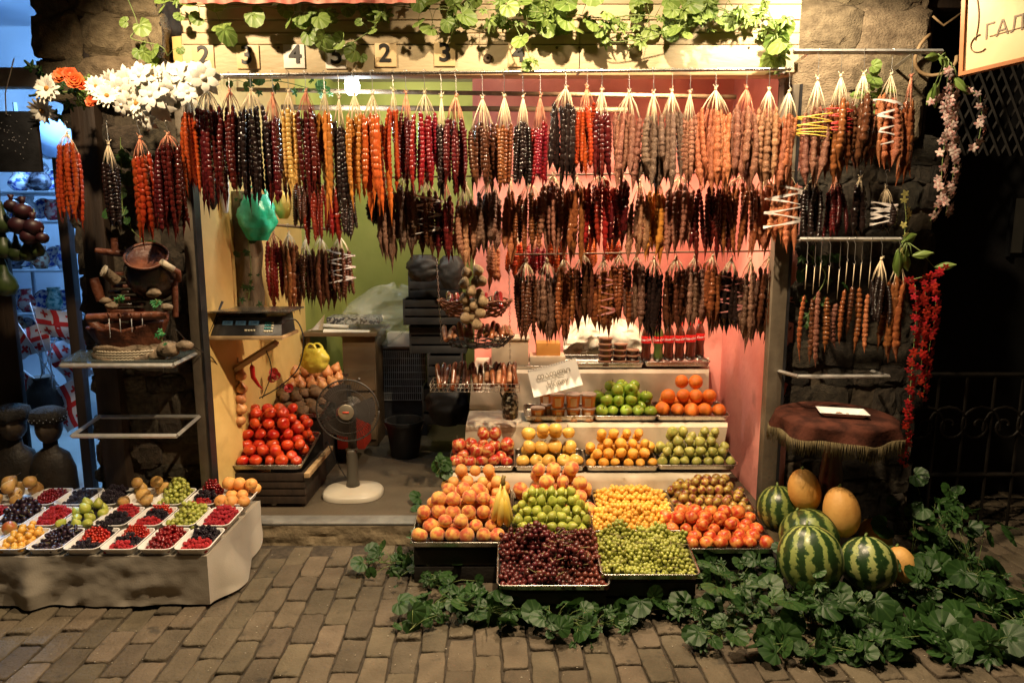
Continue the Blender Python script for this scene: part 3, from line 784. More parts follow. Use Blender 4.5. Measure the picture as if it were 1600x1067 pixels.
def cm(n, c1, c2, rough=0.16, dusty=None, lo=.35, hi=.65):
    if dusty: return mat('candy_' + n, c1, c2, 0.5, 55, 5, .40, .60, bump=0.5, bscale=140, var=0.22, c3=dusty, spec=.4, stretch=(.05, .05, 1))
    return mat('candy_' + n, c1, c2, rough, 25, 4, lo, hi, bump=0.12, bscale=90, var=0.2, coat=0.2, spec=.42, stretch=(.05, .05, 1))
CM = {
 'black': (cm('black', (0.008, 0.005, 0.005), (0.022, 0.012, 0.010)), 'black'),
 'maroon': (cm('maroon', (0.045, 0.004, 0.005), (0.10, 0.012, 0.010)), 'dark maroon'),
 'red': (cm('red', (0.15, 0.010, 0.008), (0.26, 0.024, 0.012)), 'red'),
 'crimson': (cm('crimson', (0.15, 0.006, 0.009), (0.25, 0.014, 0.015)), 'crimson'),
 'orangered': (cm('orangered', (0.26, 0.028, 0.008), (0.40, 0.065, 0.015)), 'orange red'),
 'orange': (cm('orange', (0.34, 0.065, 0.012), (0.48, 0.115, 0.022)), 'orange'),
 'amber': (cm('amber', (0.36, 0.125, 0.022), (0.50, 0.20, 0.04)), 'amber'),
 'yellow': (cm('yellow', (0.50, 0.27, 0.065), (0.62, 0.37, 0.11)), 'pale yellow'),
 'brown': (cm('brown', (0.12, 0.035, 0.013), (0.25, 0.082, 0.028)), 'brown'),
 'dbrown': (cm('dbrown', (0.045, 0.016, 0.009), (0.11, 0.038, 0.017)), 'very dark brown'),
 'rose': (cm('rose', (0.15, 0.042, 0.022), (0.27, 0.105, 0.06), dusty=(0.40, 0.25, 0.16)), 'dusty rose brown'),
 'tan': (cm('tan', (0.24, 0.09, 0.038), (0.36, 0.17, 0.085), dusty=(0.48, 0.32, 0.21)), 'dusty tan'),
 'grey': (cm('grey', (0.085, 0.042, 0.024), (0.17, 0.10, 0.062), dusty=(0.33, 0.23, 0.16)), 'floury grey brown'),
 'dorange': (cm('dorange', (0.26, 0.07, 0.02), (0.40, 0.13, 0.045), dusty=(0.50, 0.27, 0.14)), 'dusty orange'),
 'dustbrown': (cm('dustbrown', (0.08, 0.028, 0.015), (0.18, 0.085, 0.05), dusty=(0.34, 0.22, 0.15)), 'dusty dark brown'),
}
M_TWINE = mat('cotton_twine', (0.62, 0.50, 0.32), (0.74, 0.62, 0.42), 0.85, 40, var=0.15)
M_TWINER = mat('red_stained_twine', (0.50, 0.16, 0.09), (0.66, 0.34, 0.20), 0.8, 40, var=0.15)
M_TAPE = mat('glossy_white_tape', (0.62, 0.55, 0.52), (0.75, 0.70, 0.66), 0.15, 60)
M_TAPEY = mat('yellow_string_wrap', (0.70, 0.48, 0.08), rough=0.4)
M_TAPER = mat('red_string_wrap', (0.50, 0.03, 0.03), rough=0.4)
M_TAPEP = mat('pink_tape', (0.55, 0.16, 0.16), (0.6, 0.3, 0.28), 0.2, 60)
def hook_mesh(L_):
    b = MB(); r_ = 0.008
    pts = [(r_ * math.cos(a) - 0.0, 0, -0.0 + r_ * math.sin(a)) for a in [R(-20), R(20), R(60), R(95), R(130), R(170)]]
    pts = [(p[0], p[1], p[2]) for p in pts] 
    pts += [(-r_ * .6, 0, -0.012), (0.0, 0, -0.022), (0.0, 0, -L_ + 0.02)]
    pts += [(r_ * .7 * math.sin(a), 0, -L_ + .008 + r_ * math.cos(a)) for a in [R(30), R(80), R(130), R(180), R(225)]]
    b.tube(pts, 0.0013, 5)
    return b.mesh('hook')
HOOKS = {L_: hook_mesh(L_) for L_ in (0.05, 0.08, 0.11, 0.15)}
STY = {'bead': 'beaded', 'lump': 'smooth', 'knob': 'knobbly'}
LOOK_SEEN = {}
def bunch(px, w, yt, yb, c, style, Y, rowname, yh=None, n=None, tape=None, extra='', single=False, twn=None):
    """a bunch of sweets: centre column, width, top/bottom of the sweets and height of the hook, in photo pixels on plane Y"""
    m_, cname = CM[c]
    pt, pb = at(px, yt, Y), at(px, yb, Y)
    ph = at(px, yh if yh is not None else yt - 45, Y)
    wid = abs(at(px + w, yt, Y).x - at(px, yt, Y).x)
    rad = {'bead': 0.0128, 'lump': 0.0168, 'knob': 0.0148}[style]
    wid *= 1.0 if single else (1.42 if rowname == 'top row' else 1.24)
    if single: n = 1
    if n is None: n = max(5, int(round(wid / (rad * 1.62))) * 2 + 1)
    n = min(n, 14)
    look = cname + ' ' + STY[style]
    k = LOOK_SEEN.get((rowname, look), 0) + 1; LOOK_SEEN[(rowname, look)] = k
    root = thing('churchkhela_bunch' if not single else 'churchkhela_stick', 'TODO', 'hanging sweets', (pt.x, Y, pt.z), group=('bunches of strung walnut sweets' if not single else 'single strung sweets on S hooks'))
    root['_info'] = [look, rowname, tape or '', extra]
    L_ = pt.z - pb.z
    hl = ph.z - pt.z
    tw = hl * 0.50          # length of the fan of threads
    knot = Vector((0, 0, tw))
    hook_l = hl - tw
    hk = min(HOOKS, key=lambda q: abs(q - max(hook_l, 0.03)))
    if hl > 0.03:
        inst('hook', HOOKS[hk], M_WIRE, root, (0, 0, hl), (0, 0, R(rnd.uniform(-60, 60))), (1, 1, max(hook_l, 0.03) / hk))
    tb = MB()
    for i in range(n):
        a = 2 * PI * i / n + rnd.uniform(-.2, .2)
        if n == 1: ox = oy = 0
        else:
            q = 1.0 if (i % 3 or n < 7) else 0.45
            ox = (wid / 2 - rad * .8) * math.cos(a) * q; oy = (0.028 + 0.010 * (wid > .1)) * math.sin(a) * q
        oz = rnd.uniform(-0.034, 0.014)
        rr = rad * rnd.uniform(.76, 1.10)
        ln = L_ * rnd.uniform(0.90, 1.20); lean = R(rnd.gauss(0, 1.4)) - math.atan(ox * .42 / ln); ox *= .74
        inst('candy_string', rnd.choice(SMESH[style]), m_, root, (ox, oy, oz), (R(rnd.uniform(-1.5, 1.5)), lean, rnd.uniform(0, 6.28)), (rr, rr, ln))
        if n == 1:
            tb.tube([(0, 0, 0), (0.001, 0, tw)], 0.0014, 5)
        else:
            for q in range(2):
                j = Vector((rnd.uniform(-.003, .003), rnd.uniform(-.003, .003), rnd.uniform(-.006, .006)))
                mid = Vector((ox * .62, oy * .62, tw * .42 + oz * .5)) + j
                tb.tube([(ox + rnd.uniform(-.003, .003), oy, oz - 0.012), mid, knot + j * .5], [0.0016, 0.0012, 0.0013], 4)
    if n > 1:
        for q in range(5):   # frayed ends over the knot
            a = rnd.uniform(0, 6.28)
            tb.tube([knot, knot + Vector((.005 * math.cos(a), .005 * math.sin(a), .010)), knot + Vector((.012 * math.cos(a), .01 * math.sin(a), rnd.uniform(-.002, .02)))], 0.0011, 4)
        tb.lathe([(0.001, -.006), (.0055, -.004), (.006, .004), (.001, .008)], 8, Matrix.Translation(knot))
    tm = tb.mesh('twine'); 
    inst('twine', tm, (M_TWINER if (twn == 'r' or (twn is None and c in ('red', 'crimson', 'maroon', 'orangered') and rnd.random() < .5)) else M_TWINE), root)
    if tape:
        tmat = {'white': M_TAPE, 'yellow': M_TAPEY, 'red': M_TAPER, 'pink': M_TAPEP}[tape]
        wb = MB()
        ax, ay = wid / 2 + 0.004, 0.044
        if tape in ('yellow', 'red'):
            for k_ in range(7):
                z0 = -L_ * (0.12 + (0.05 * k_ if k_ < 4 else .045 * k_ + .0)) 
                tl = rnd.uniform(-.012, .012)
                wb.tube([(ax * math.cos(t), ay * math.sin(t), z0 + tl * math.cos(t)) for t in [2 * PI * q / 20 for q in range(21)]], 0.0024, 5)
        else:
            for k_ in range(6):
                z0 = -L_ * (0.10 + 0.115 * k_); tl = 0.016 * (1 if k_ % 2 else -1)
                hgt = rnd.uniform(.005, .009)
                def fn(u, v):
                    t = 2 * PI * u
                    return ((ax + .002 * math.sin(5 * t)) * math.cos(t), ay * math.sin(t), z0 + tl * math.cos(t) + (v - .5) * hgt * (1 + .5 * math.sin(3 * t + k_)))
                wb.grid(fn, 32, 1)
                wb.grid(lambda u, v: tuple(0.985 * q for q in fn(1 - u, v)[:2]) + (fn(1 - u, v)[2],), 32, 1)
        inst('wrap', wb.mesh('wrap'), tmat, root)
    return root

B_ = []
def row(lst, Y, name, yh):
    out = []
    if name in ('middle row', 'lowest row'): lst = [(e[0], e[1] * 1.22) + tuple(e[2:]) for e in lst]
    for e in lst:
        px, w, yt, yb, c, st = e[:6]
        kw = dict(e[6]) if len(e) > 6 else {}
        Yj = Y + kw.pop('dy', rnd.uniform(-.008, .008))
        h = kw.pop('yh', yh(px) if callable(yh) else yh)
        o = bunch(px, w, yt, yb, c, st, Yj, name, h, **kw)
        out.append((px, o, CM[c][1], kw.get('tape')))
    out.sort(key=lambda t: t[0])
    for i, (px, o, cn_, tp) in enumerate(out):
        look, rn, tp_, ex = o['_info']; del o['_info']
        l_ = out[i - 1][2] if i else None; r_ = out[i + 1][2] if i + 1 < len(out) else None
        tpn = {'white': ' wrapped in white tape', 'yellow': ' wrapped in yellow string', 'red': ' wrapped in red string', 'pink': ' wrapped in pink tape'}.get(tp or '', '')
        word = 'sweets' 
        if l_ and r_: nb = 'between %s and %s neighbours' % (l_, r_)
        elif r_: nb = 'left end beside %s ones' % r_
        elif l_: nb = 'right end beside %s ones' % l_
        else: nb = ''
        lab = '%s %s%s, %s, %s' % (look, word, tpn, rn, nb)
        o['label'] = lab; B_.append((o, i, len(out), rn, look, tpn))
    return out

row1 = [(296, 24, 178, 300, 'orangered', 'bead'), (325, 36, 165, 318, 'maroon', 'bead'), (360, 34, 168, 295, 'maroon', 'bead'), (393, 40, 168, 312, 'black', 'bead'),
 (428, 30, 182, 312, 'maroon', 'bead'), (452, 24, 172, 305, 'yellow', 'bead'), (479, 30, 172, 305, 'maroon', 'bead'), (508, 24, 175, 322, 'amber', 'knob'), (531, 22, 192, 322, 'black', 'bead'),
 (555, 28, 180, 315, 'amber', 'bead'), (583, 34, 180, 325, 'orange', 'knob'), (615, 18, 172, 285, 'orangered', 'bead'), (635, 22, 178, 285, 'maroon', 'bead'), (664, 38, 178, 292, 'crimson', 'bead', {'twn': 'w'}),
 (690, 18, 190, 296, 'black', 'bead'), (713, 34, 188, 295, 'maroon', 'bead', {'twn': 'r'}), (754, 42, 195, 288, 'dbrown', 'knob', {'twn': 'w'}), (788, 28, 190, 288, 'brown', 'bead'), (817, 24, 192, 288, 'black', 'bead'),
 (844, 26, 192, 285, 'crimson', 'bead'), (884, 42, 165, 285, 'black', 'lump'), (917, 28, 165, 262, 'orangered', 'bead', {'twn': 'r'}), (940, 28, 172, 276, 'maroon', 'knob'), (982, 46, 178, 284, 'rose', 'lump', {'twn': 'w'}),
 (1020, 32, 182, 282, 'grey', 'lump'), (1049, 36, 175, 290, 'grey', 'lump'), (1077, 24, 180, 276, 'rose', 'knob'), (1117, 56, 170, 292, 'dorange', 'lump'), (1165, 42, 168, 285, 'rose', 'lump', {'twn': 'r'}),
 (1200, 32, 172, 290, 'tan', 'lump'), (1231, 34, 178, 290, 'dorange', 'lump')]
for k, e in enumerate(row1):      # rails differ in height from left to right
    pass
row(row1, BY - 0.004, 'top row', lambda px: 115 - (px - 300) * 0.0075)
row([(1275, 42, 168, 285, 'rose', 'lump', {'tape': 'yellow'}), (1311, 34, 158, 282, 'brown', 'lump', {'tape': 'red'}), (1347, 36, 152, 262, 'dbrown', 'lump'), (1390, 36, 152, 258, 'dorange', 'lump', {'tape': 'white'}),
     (1421, 26, 158, 275, 'brown', 'lump', {'twn': 'r'})], 2.975, 'on the high right rail', 80)
row2 = [(585, 18, 305, 345, 'black', 'lump'), (606, 28, 295, 405, 'dustbrown', 'lump'), (633, 30, 288, 388, 'grey', 'lump'), (665, 34, 300, 392, 'dbrown', 'knob', {'tape': 'white'}), (697, 26, 308, 402, 'maroon', 'lump'),
 (728, 32, 312, 402, 'tan', 'lump'), (765, 40, 300, 396, 'dustbrown', 'lump'), (798, 20, 300, 402, 'dorange', 'lump'), (827, 34, 305, 388, 'brown', 'bead'), (864, 34, 288, 392, 'rose', 'knob'), (900, 34, 290, 400, 'brown', 'lump'),
 (939, 42, 285, 385, 'red', 'knob'), (973, 26, 285, 382, 'maroon', 'lump'), (999, 26, 305, 392, 'tan', 'lump'), (1027, 26, 295, 395, 'amber', 'lump'), (1064, 44, 288, 396, 'rose', 'knob'), (1115, 50, 293, 395, 'maroon', 'knob'),
 (1158, 46, 288, 392, 'brown', 'knob'), (1195, 30, 285, 388, 'dorange', 'lump'), (1229, 40, 285, 380, 'dorange', 'lump', {'tape': 'white', 'dy': -0.10})]
row(row2, 3.18, 'middle row', 262)
row([(1270, 38, 290, 368, 'black', 'bead'), (1306, 28, 290, 368, 'maroon', 'bead'), (1344, 24, 290, 362, 'black', 'lump'), (1383, 30, 318, 358, 'black', 'lump', {'tape': 'white'})], 3.05, 'in shade above the hook rail', 268)
row3 = [(822, 32, 430, 518, 'dbrown', 'bead'), (854, 32, 428, 530, 'dustbrown', 'lump'), (881, 28, 420, 530, 'brown', 'knob'), (912, 34, 412, 502, 'dbrown', 'lump'), (943, 28, 425, 520, 'brown', 'lump', {'tape': 'pink'}), (968, 26, 410, 500, 'brown', 'knob'),
 (994, 26, 412, 512, 'dustbrown', 'lump'), (1022, 30, 422, 520, 'black', 'lump'), (1056, 34, 422, 512, 'dbrown', 'lump'), (1085, 28, 418, 505, 'dustbrown', 'lump'), (1113, 30, 415, 512, 'brown', 'lump'),
 (1142, 34, 425, 512, 'black', 'lump', {'tape': 'pink'}), (1172, 30, 428, 530, 'dustbrown', 'lump'), (1201, 28, 420, 522, 'dbrown', 'lump')]
row(row3, 3.30, 'lowest row', 385)
row([(772, 26, 385, 440, 'dorange', 'lump'), (805, 26, 380, 430, 'orangered', 'lump'), (838, 34, 385, 425, 'crimson', 'bead'), (872, 30, 375, 430, 'orangered', 'lump'), (920, 30, 370, 410, 'orange', 'lump'), (960, 30, 372, 405, 'orangered', 'knob')],
    3.55, 'deep behind the lowest row', 340)
row([(470, 26, 290, 355, 'dbrown', 'bead'), (492, 34, 285, 375, 'red', 'bead'), (518, 26, 290, 370, 'red', 'lump'), (541, 26, 285, 365, 'black', 'bead')], 3.6, 'on the upper inner rack left', 262)
row([(428, 26, 378, 472, 'red', 'bead'), (451, 30, 378, 478, 'brown', 'lump'), (478, 26, 392, 465, 'dbrown', 'bead'), (502, 36, 390, 478, 'dbrown', 'lump'), (532, 34, 388, 462, 'dbrown', 'bead', {'tape': 'white'})], 3.8, 'on the lower inner rack left', 352)
row([(106, 34, 225, 350, 'orangered', 'bead'), (172, 26, 258, 352, 'black', 'bead'), (220, 32, 240, 368, 'orangered', 'knob'), (263, 42, 228, 366, 'maroon', 'bead')], 2.93, 'on the left wall under the flowers', 192)
row([(1375, 30, 435, 502, 'black', 'bead'), (1403, 30, 432, 545, 'brown', 'lump')], 2.97, 'right of the single sticks', 374)
sing = [(1258, 452, 570, 'brown'), (1270, 460, 562, 'dbrown'), (1280, 448, 566, 'rose'), (1293, 458, 556, 'brown'), (1308, 468, 552, 'rose'), (1321, 444, 534, 'brown'), (1332, 452, 548, 'dbrown'), (1343, 450, 552, 'brown'), (1357, 450, 560, 'dorange')]
row([(px, 8, yt, yb, c, 'knob', {'single': True, 'dy': 0.02 * math.sin(i * 2.1)}) for i, (px, yt, yb, c) in enumerate(sing)], 2.97, 'single stick on the hook rail', 374)
# shelf of wire for the inner racks
rod('inner_rack', 'thin wooden rack stick holding red sweets deep in the doorway', 'rod', at(445, 262, 3.6), at(560, 262, 3.6), 0.006, M_POLE)
rod('inner_rack', 'brown branch rack over the lowest left bunches in the doorway', 'rod', at(412, 350, 3.8), at(552, 362, 3.8), 0.008, M_POLE)
# make repeated descriptions distinct by their place
from collections import Counter
cnt = Counter(o['label'] for o, *_ in B_)
ORD = ['first', 'second', 'third', 'fourth', 'fifth', 'sixth', 'seventh', 'eighth', 'ninth', 'tenth', 'eleventh', 'twelfth', 'thirteenth', 'fourteenth', 'fifteenth', 'sixteenth']
for o, i, n_, rn, look, tpn in B_:
    if cnt[o['label']] > 1 or len(o['label'].split()) > 16:
        if i < n_ / 2: pos = (ORD[i] + ' from its left') if i else 'at its left end'
        else: pos = (ORD[n_ - 1 - i] + ' from its right') if n_ - 1 - i else 'at its right end'
        o['label'] = '%s sweets%s, %s, %s' % (look, tpn, rn, pos)
    if len(o['label'].split()) > 16: o['label'] = '%s sweets%s, %s, %s' % (look, tpn.replace(' wrapped in', ' in'), rn.replace('the ', '').replace('on upper inner rack left', 'upper inner rack').replace('on lower inner rack left', 'lower inner rack'), pos)
# ================================================================ FRUIT AND TRAYS
M_PEACH = mat('peach_skin', (0.84, 0.44, 0.09), (0.60, 0.11, 0.035), 0.62, 1.21, 3, .42, .60, var=0.12, bump=.08, bscale=12.0, sheen=.3, spots=(2.6, .63, .45, (.16, .07, .02)))
M_APRI = mat('apricot_skin', (0.80, 0.40, 0.11), (0.74, 0.27, 0.07), 0.55, 1.10, 3, .4, .7, var=0.1, bump=.06, bscale=12.0, spots=(2.6, .63, .45, (.16, .07, .02)))
M_NECT = mat('nectarine_skin', (0.78, 0.30, 0.07), (0.55, 0.05, 0.02), 0.35, 1.43, 3, .40, .60, var=0.12, spots=(2.6, .63, .45, (.16, .07, .02)))
M_TOMATO = mat('tomato_skin', (0.48, 0.018, 0.010), (0.60, 0.075, 0.016), 0.2, 0.88, 3, var=0.12, spots=(2.6, .63, .45, (.16, .07, .02)))
M_RAPPLE = mat('red_apple_skin', (0.60, 0.36, 0.12), (0.42, 0.03, 0.02), 0.28, 1.76, 4, .36, .54, var=0.12, stretch=(1, 1, .4), spots=(2.6, .63, .45, (.16, .07, .02)))
M_YAPPLE = mat('yellow_apple_skin', (0.72, 0.42, 0.08), (0.78, 0.50, 0.12), 0.32, 1.10, 4, var=0.1, spots=(2.6, .63, .45, (.16, .07, .02)))
M_GAPPLE = mat('green_apple_skin', (0.24, 0.42, 0.035), (0.38, 0.52, 0.07), 0.26, 1.10, 4, var=0.14, spots=(2.6, .63, .45, (.16, .07, .02)))
M_LEMON = mat('orange_lemon_skin', (0.78, 0.34, 0.04), (0.80, 0.42, 0.07), 0.4, 1.10, 4, var=0.1, bump=.3, bscale=15.6, spots=(2.6, .63, .45, (.16, .07, .02)))
M_LIME = mat('green_fig_skin', (0.24, 0.26, 0.05), (0.40, 0.36, 0.09), 0.42, 1.54, 4, var=0.16, spots=(2.6, .63, .45, (.16, .07, .02)))
M_ORANGE = mat('orange_peel', (0.85, 0.20, 0.02), (0.88, 0.26, 0.035), 0.4, 1.10, 4, var=0.06, bump=.35, bscale=14.4)
M_CHERRYPLUM = mat('yellow_plum_skin', (0.80, 0.40, 0.05), (0.84, 0.50, 0.10), 0.3, 3.30, 4, var=0.14, spots=(2.6, .63, .45, (.16, .07, .02)))
M_PLUM = mat('mixed_plum_skin', (0.42, 0.30, 0.06), (0.20, 0.04, 0.03), 0.35, 1.32, 3, .42, .60, var=0.3, spots=(2.6, .63, .45, (.16, .07, .02)))
M_PEAR = mat('green_pear_skin', (0.50, 0.50, 0.09), (0.36, 0.44, 0.06), 0.38, 1.54, 4, var=0.18, spots=(2.6, .63, .45, (.16, .07, .02)))
M_BPEAR = mat('brown_pear_skin', (0.50, 0.27, 0.08), (0.60, 0.38, 0.11), 0.5, 1.32, 4, var=0.15, spots=(2.6, .63, .45, (.16, .07, .02)))
M_RGRAPE = mat('red_grape_skin', (0.055, 0.008, 0.010), (0.14, 0.025, 0.022), 0.28, 6.60, 3, var=0.4)
M_GGRAPE = mat('green_grape_skin', (0.30, 0.33, 0.055), (0.42, 0.44, 0.09), 0.28, 6.60, 3, var=0.2, sss=.0)
M_DGRAPE = mat('black_grape_skin', (0.012, 0.007, 0.014), (0.045, 0.018, 0.028), 0.35, 6.60, 3, var=0.4)
M_RASP = mat('raspberry_red', (0.42, 0.012, 0.018), (0.58, 0.03, 0.04), 0.45, 120, 3, var=0.1)
M_BLACKB = mat('blackberry_black', (0.008, 0.006, 0.012), (0.025, 0.012, 0.022), 0.3, 120, 3)
M_CURR = mat('red_currant', (0.40, 0.012, 0.010), (0.55, 0.05, 0.02), 0.2, 13.20, 3)
M_DCURR = mat('dark_cherry', (0.12, 0.006, 0.008), (0.25, 0.012, 0.014), 0.18, 6.60, 3)
M_MANGO = mat('mango_skin', (0.55, 0.12, 0.04), (0.50, 0.42, 0.10), 0.35, 0.88, 3, var=0.15, spots=(2.6, .63, .45, (.16, .07, .02)))
M_ONION = mat('onion_skin', (0.50, 0.18, 0.06), (0.66, 0.34, 0.13), 0.4, 1.10, 4, var=0.15, stretch=(1, 1, .2), spots=(2.6, .63, .45, (.16, .07, .02)))
M_POTATO = mat('potato_skin', (0.14, 0.085, 0.045), (0.24, 0.15, 0.085), 0.85, 1.32, 5, var=0.2, bump=.4, spots=(2.6, .63, .45, (.16, .07, .02)))
M_BANANA = mat('banana_peel', (0.80, 0.55, 0.07), (0.84, 0.62, 0.14), 0.45, 1.54, 4, var=0.05)
M_MELON = mat('melon_rind', (0.64, 0.31, 0.07), (0.74, 0.42, 0.12), 0.55, 9, 6, bump=.15, bscale=90, var=0.05)

def fruit_mesh(kind, seed=0):
    m = MB(); r_ = random.Random(seed)
    N_, V_ = (18, 13)
    def sph(fn, nu=N_, nv=V_):
        vs = []; 
        for j in range(nv + 1):
            for i in range(nu):
                th = 2 * PI * i / nu; ph = PI * j / nv
                vs.append(fn(th, ph))
        fs = [(j * nu + i, (j + 1) * nu + i, (j + 1) * nu + (i + 1) % nu, j * nu + (i + 1) % nu) for j in range(nv) for i in range(nu)]
        m.add(vs, fs)
    s = lambda th, ph: (math.sin(ph) * math.cos(th), math.sin(ph) * math.sin(th), math.cos(ph))
    wob = lambda x, y, z: 1 + 0.05 * nz(x + seed * 5, y, z, 1.3)
    if kind in ('peach', 'apricot'):
        def f(th, ph):
            x, y, z = s(th, ph); q = wob(x, y, z)
            d = min(abs(th), 2 * PI - abs(th))
            q *= 1 - 0.10 * math.exp(-(d / .22) ** 2) * (0.3 + 0.7 * max(z + .3, 0))
            if z > 0: q *= 1 - 0.22 * math.exp(-(ph / .28) ** 2)
            return (x * q, y * q, z * q * (.95 if kind == 'peach' else 1.0))
    elif kind in ('apple',):
        def f(th, ph):
            x, y, z = s(th, ph); q = wob(x, y, z)
            q *= 1 - 0.38 * math.exp(-(ph / .34) ** 2) - 0.2 * math.exp(-((PI - ph) / .3) ** 2)
            q *= 1 + 0.03 * math.cos(5 * th) * max(-z, 0)
            tp = 1 + 0.06 * z
            return (x * q * tp * 1.02, y * q * tp * 1.02, z * q * .95)
    elif kind == 'tomato':
        def f(th, ph):
            x, y, z = s(th, ph); q = wob(x, y, z) * (1 + .02 * math.cos(6 * th))
            q *= 1 - 0.25 * math.exp(-(ph / .3) ** 2)
            return (x * q, y * q, z * q * .84)
    elif kind == 'lemon':
        def f(th, ph):
            x, y, z = s(th, ph); q = wob(x, y, z)
            return (x * q * .94, y * q * .94, z * q * (1.05 + .20 * math.exp(-(min(ph, PI - ph) / .3) ** 2)))
    elif kind in ('pear', 'fig'):
        def f(th, ph):
            x, y, z = s(th, ph); q = wob(x, y, z)
            nk = 1 - (0.50 if kind == 'pear' else .35) * max(z, 0) ** 1.2
            return (x * q * nk * .92, y * q * nk * .92, z * (1.22 if kind == 'pear' else 1.02) * (1 if z > 0 else .8))
    elif kind == 'potato':
        def f(th, ph):
            x, y, z = s(th, ph); q = 1 + .22 * nz(x + seed * 3, y, z, 1.1)
            return (x * q * 1.25, y * q * .95, z * q * .85)
    elif kind == 'onion':
        def f(th, ph):
            x, y, z = s(th, ph)
            return (x * 1.0, y * 1.0, z * .88 + (0.5 * max(z - .86, 0) / .14 if z > .86 else 0))
    elif kind == 'long':
        def f(th, ph):
            x, y, z = s(th, ph); return (x * .72, y * .72, z * 1.25)
    else:
        def f(th, ph):
            x, y, z = s(th, ph); q = wob(x, y, z); return (x * q, y * q, z * q)
    if kind == 'berry': sph(f, 9, 7)
    elif kind == 'long': sph(f, 9, 8)
    else: sph(f)
    return m.mesh('fruit_' + kind if False else 'skin')
FM = {k: [fruit_mesh(k, i) for i in range(4)] for k in ('peach', 'apricot', 'apple', 'tomato', 'lemon', 'pear', 'fig', 'potato', 'onion', 'long', 'round', 'berry')}
STALK = {}
def stalk_mesh():
    b = MB(); b.tube([(0, 0, .62), (.02, 0, .9), (.10, .03, 1.25)], [.05, .035, .055], 5); return b.mesh('stalk')
STALK_M = stalk_mesh()
def pear_stalk():
    b = MB(); b.tube([(0, 0, 1.1), (.05, 0, 1.5), (.16, .05, 1.9)], [.06, .04, .06], 5); return b.mesh('stalk')
PSTALK_M = pear_stalk()

def heap(w, d, r, n, H, k=0, pw=2.6, tight=0.94, base=0.0, lay=None, jit=.16):
    """pile balls of radius r in a tray w x d: offset layers, each one settled in the hollows of the one below, under a sloping dome of height H"""
    H = H * (1.65 if r > .02 else 1.35)
    P = []; L_ = 0; ph = (rnd.uniform(0, 9), rnd.uniform(0, 9))
    nx = max(1, int((w - 2 * r) / (2 * r * .96) + .25) + 1); ny = max(1, int((d - 2 * r) / (2 * r * .90) + .25) + 1)
    sx = (w - 2 * r) / max(1, nx - 1) if nx > 1 else 0; sy = (d - 2 * r) / max(1, ny - 1) if ny > 1 else 0
    while L_ < 14:
        z = r + L_ * r * 1.42; put = 0
        for b in range(ny):
            for a in range(nx + 1):
                x = -w / 2 + r + a * sx + (sx / 2 if (L_ + b) % 2 else 0) * (1 if nx > 1 else 0)
                y = -d / 2 + r + b * sy + (sy / 2 if L_ % 2 else 0)
                if x > w / 2 - r * .8 or y > d / 2 - r * .3: continue
                ty = y / d + .5
                dome = H * (1 - .78 * min(1, abs(2 * x / w)) ** 2.6) * (.10 + .90 * min(1, ty * 1.45)) * (1 - max(0, ty - .72) * 1.2)
                if lay: dome += lay * noise.noise(Vector((x * 15 + ph[0], y * 15 + ph[1], w * 9)))
                if L_ and z - r * .5 > dome + rnd.uniform(-.25, .25) * r: continue
                if L_ and rnd.random() < .05: continue
                P.append((x + rnd.uniform(-jit, jit) * r, y + rnd.uniform(-jit, jit) * r, z + base + rnd.uniform(-.5, .5) * jit * r)); put += 1
        if not put: break
        L_ += 1
    return np.array(P)

def tray(px0, px1, py, Y, depth, tilt, label, h=0.03, m=None, rim=None, name='steel_tray', cat='tray', group='metal trays of fruit on the stall', yawr=0.0):
    """open metal tray; its front lower edge is seen at row py on plane Y"""
    a, b_ = at(px0, py, Y), at(px1, py, Y)
    w = b_.x - a.x
    root = thing(name, label, cat, ((a.x + b_.x) / 2, Y, a.z), (R(tilt), 0, R(yawr)), group)
    m = m or M_STEEL
    fl = 0.012
    mb = MB()
    def ring(sx, sy, z, rr, n=5):
        pts = []
        for (cx, cy, a0) in ((sx / 2 - rr, depth / 2 + sy / 2 - rr, 0), (-sx / 2 + rr, depth / 2 + sy / 2 - rr, 90), (-sx / 2 + rr, depth / 2 - sy / 2 + rr, 180), (sx / 2 - rr, depth / 2 - sy / 2 + rr, 270)):
            for k in range(n):
                an = R(a0 + 90 * k / (n - 1)); pts.append((cx + rr * math.cos(an), cy + rr * math.sin(an), z))
        return pts
    rings = [ring(w - 2 * fl - .02, depth - 2 * fl - .02, 0.0, .012), ring(w - 2 * fl, depth - 2 * fl, .004, .018), ring(w - fl, depth - fl, h, .022), ring(w - fl - .004, depth - fl - .004, h, .020), ring(w - 2 * fl - .004, depth - 2 * fl - .004, .006, .016), ring(w - 2 * fl - .024, depth - 2 * fl - .024, .003, .010)]
    K = len(rings[0]); vs = sum(rings, [])
    fs = [(i * K + k, i * K + (k + 1) % K, (i + 1) * K + (k + 1) % K, (i + 1) * K + k) for i in range(5) for k in range(K)]
    fs.append(tuple(range(K))[::-1]); fs.append(tuple(5 * K + k for k in range(K)))
    mb.add(vs, fs)
    inst('pan', mb.mesh('pan', True, angle=40), m, root)
    rb = MB(); rp = ring(w - fl + .004, depth - fl + .004, h, .023); rb.tube(rp + [rp[0]], 0.0032, 6)
    inst('rim', rb.mesh('rim'), rim or m, root)
    return root, w, depth

def lw(root, p):
    return Matrix.LocRotScale(root.location, root.rotation_euler, None) @ Vector(p)

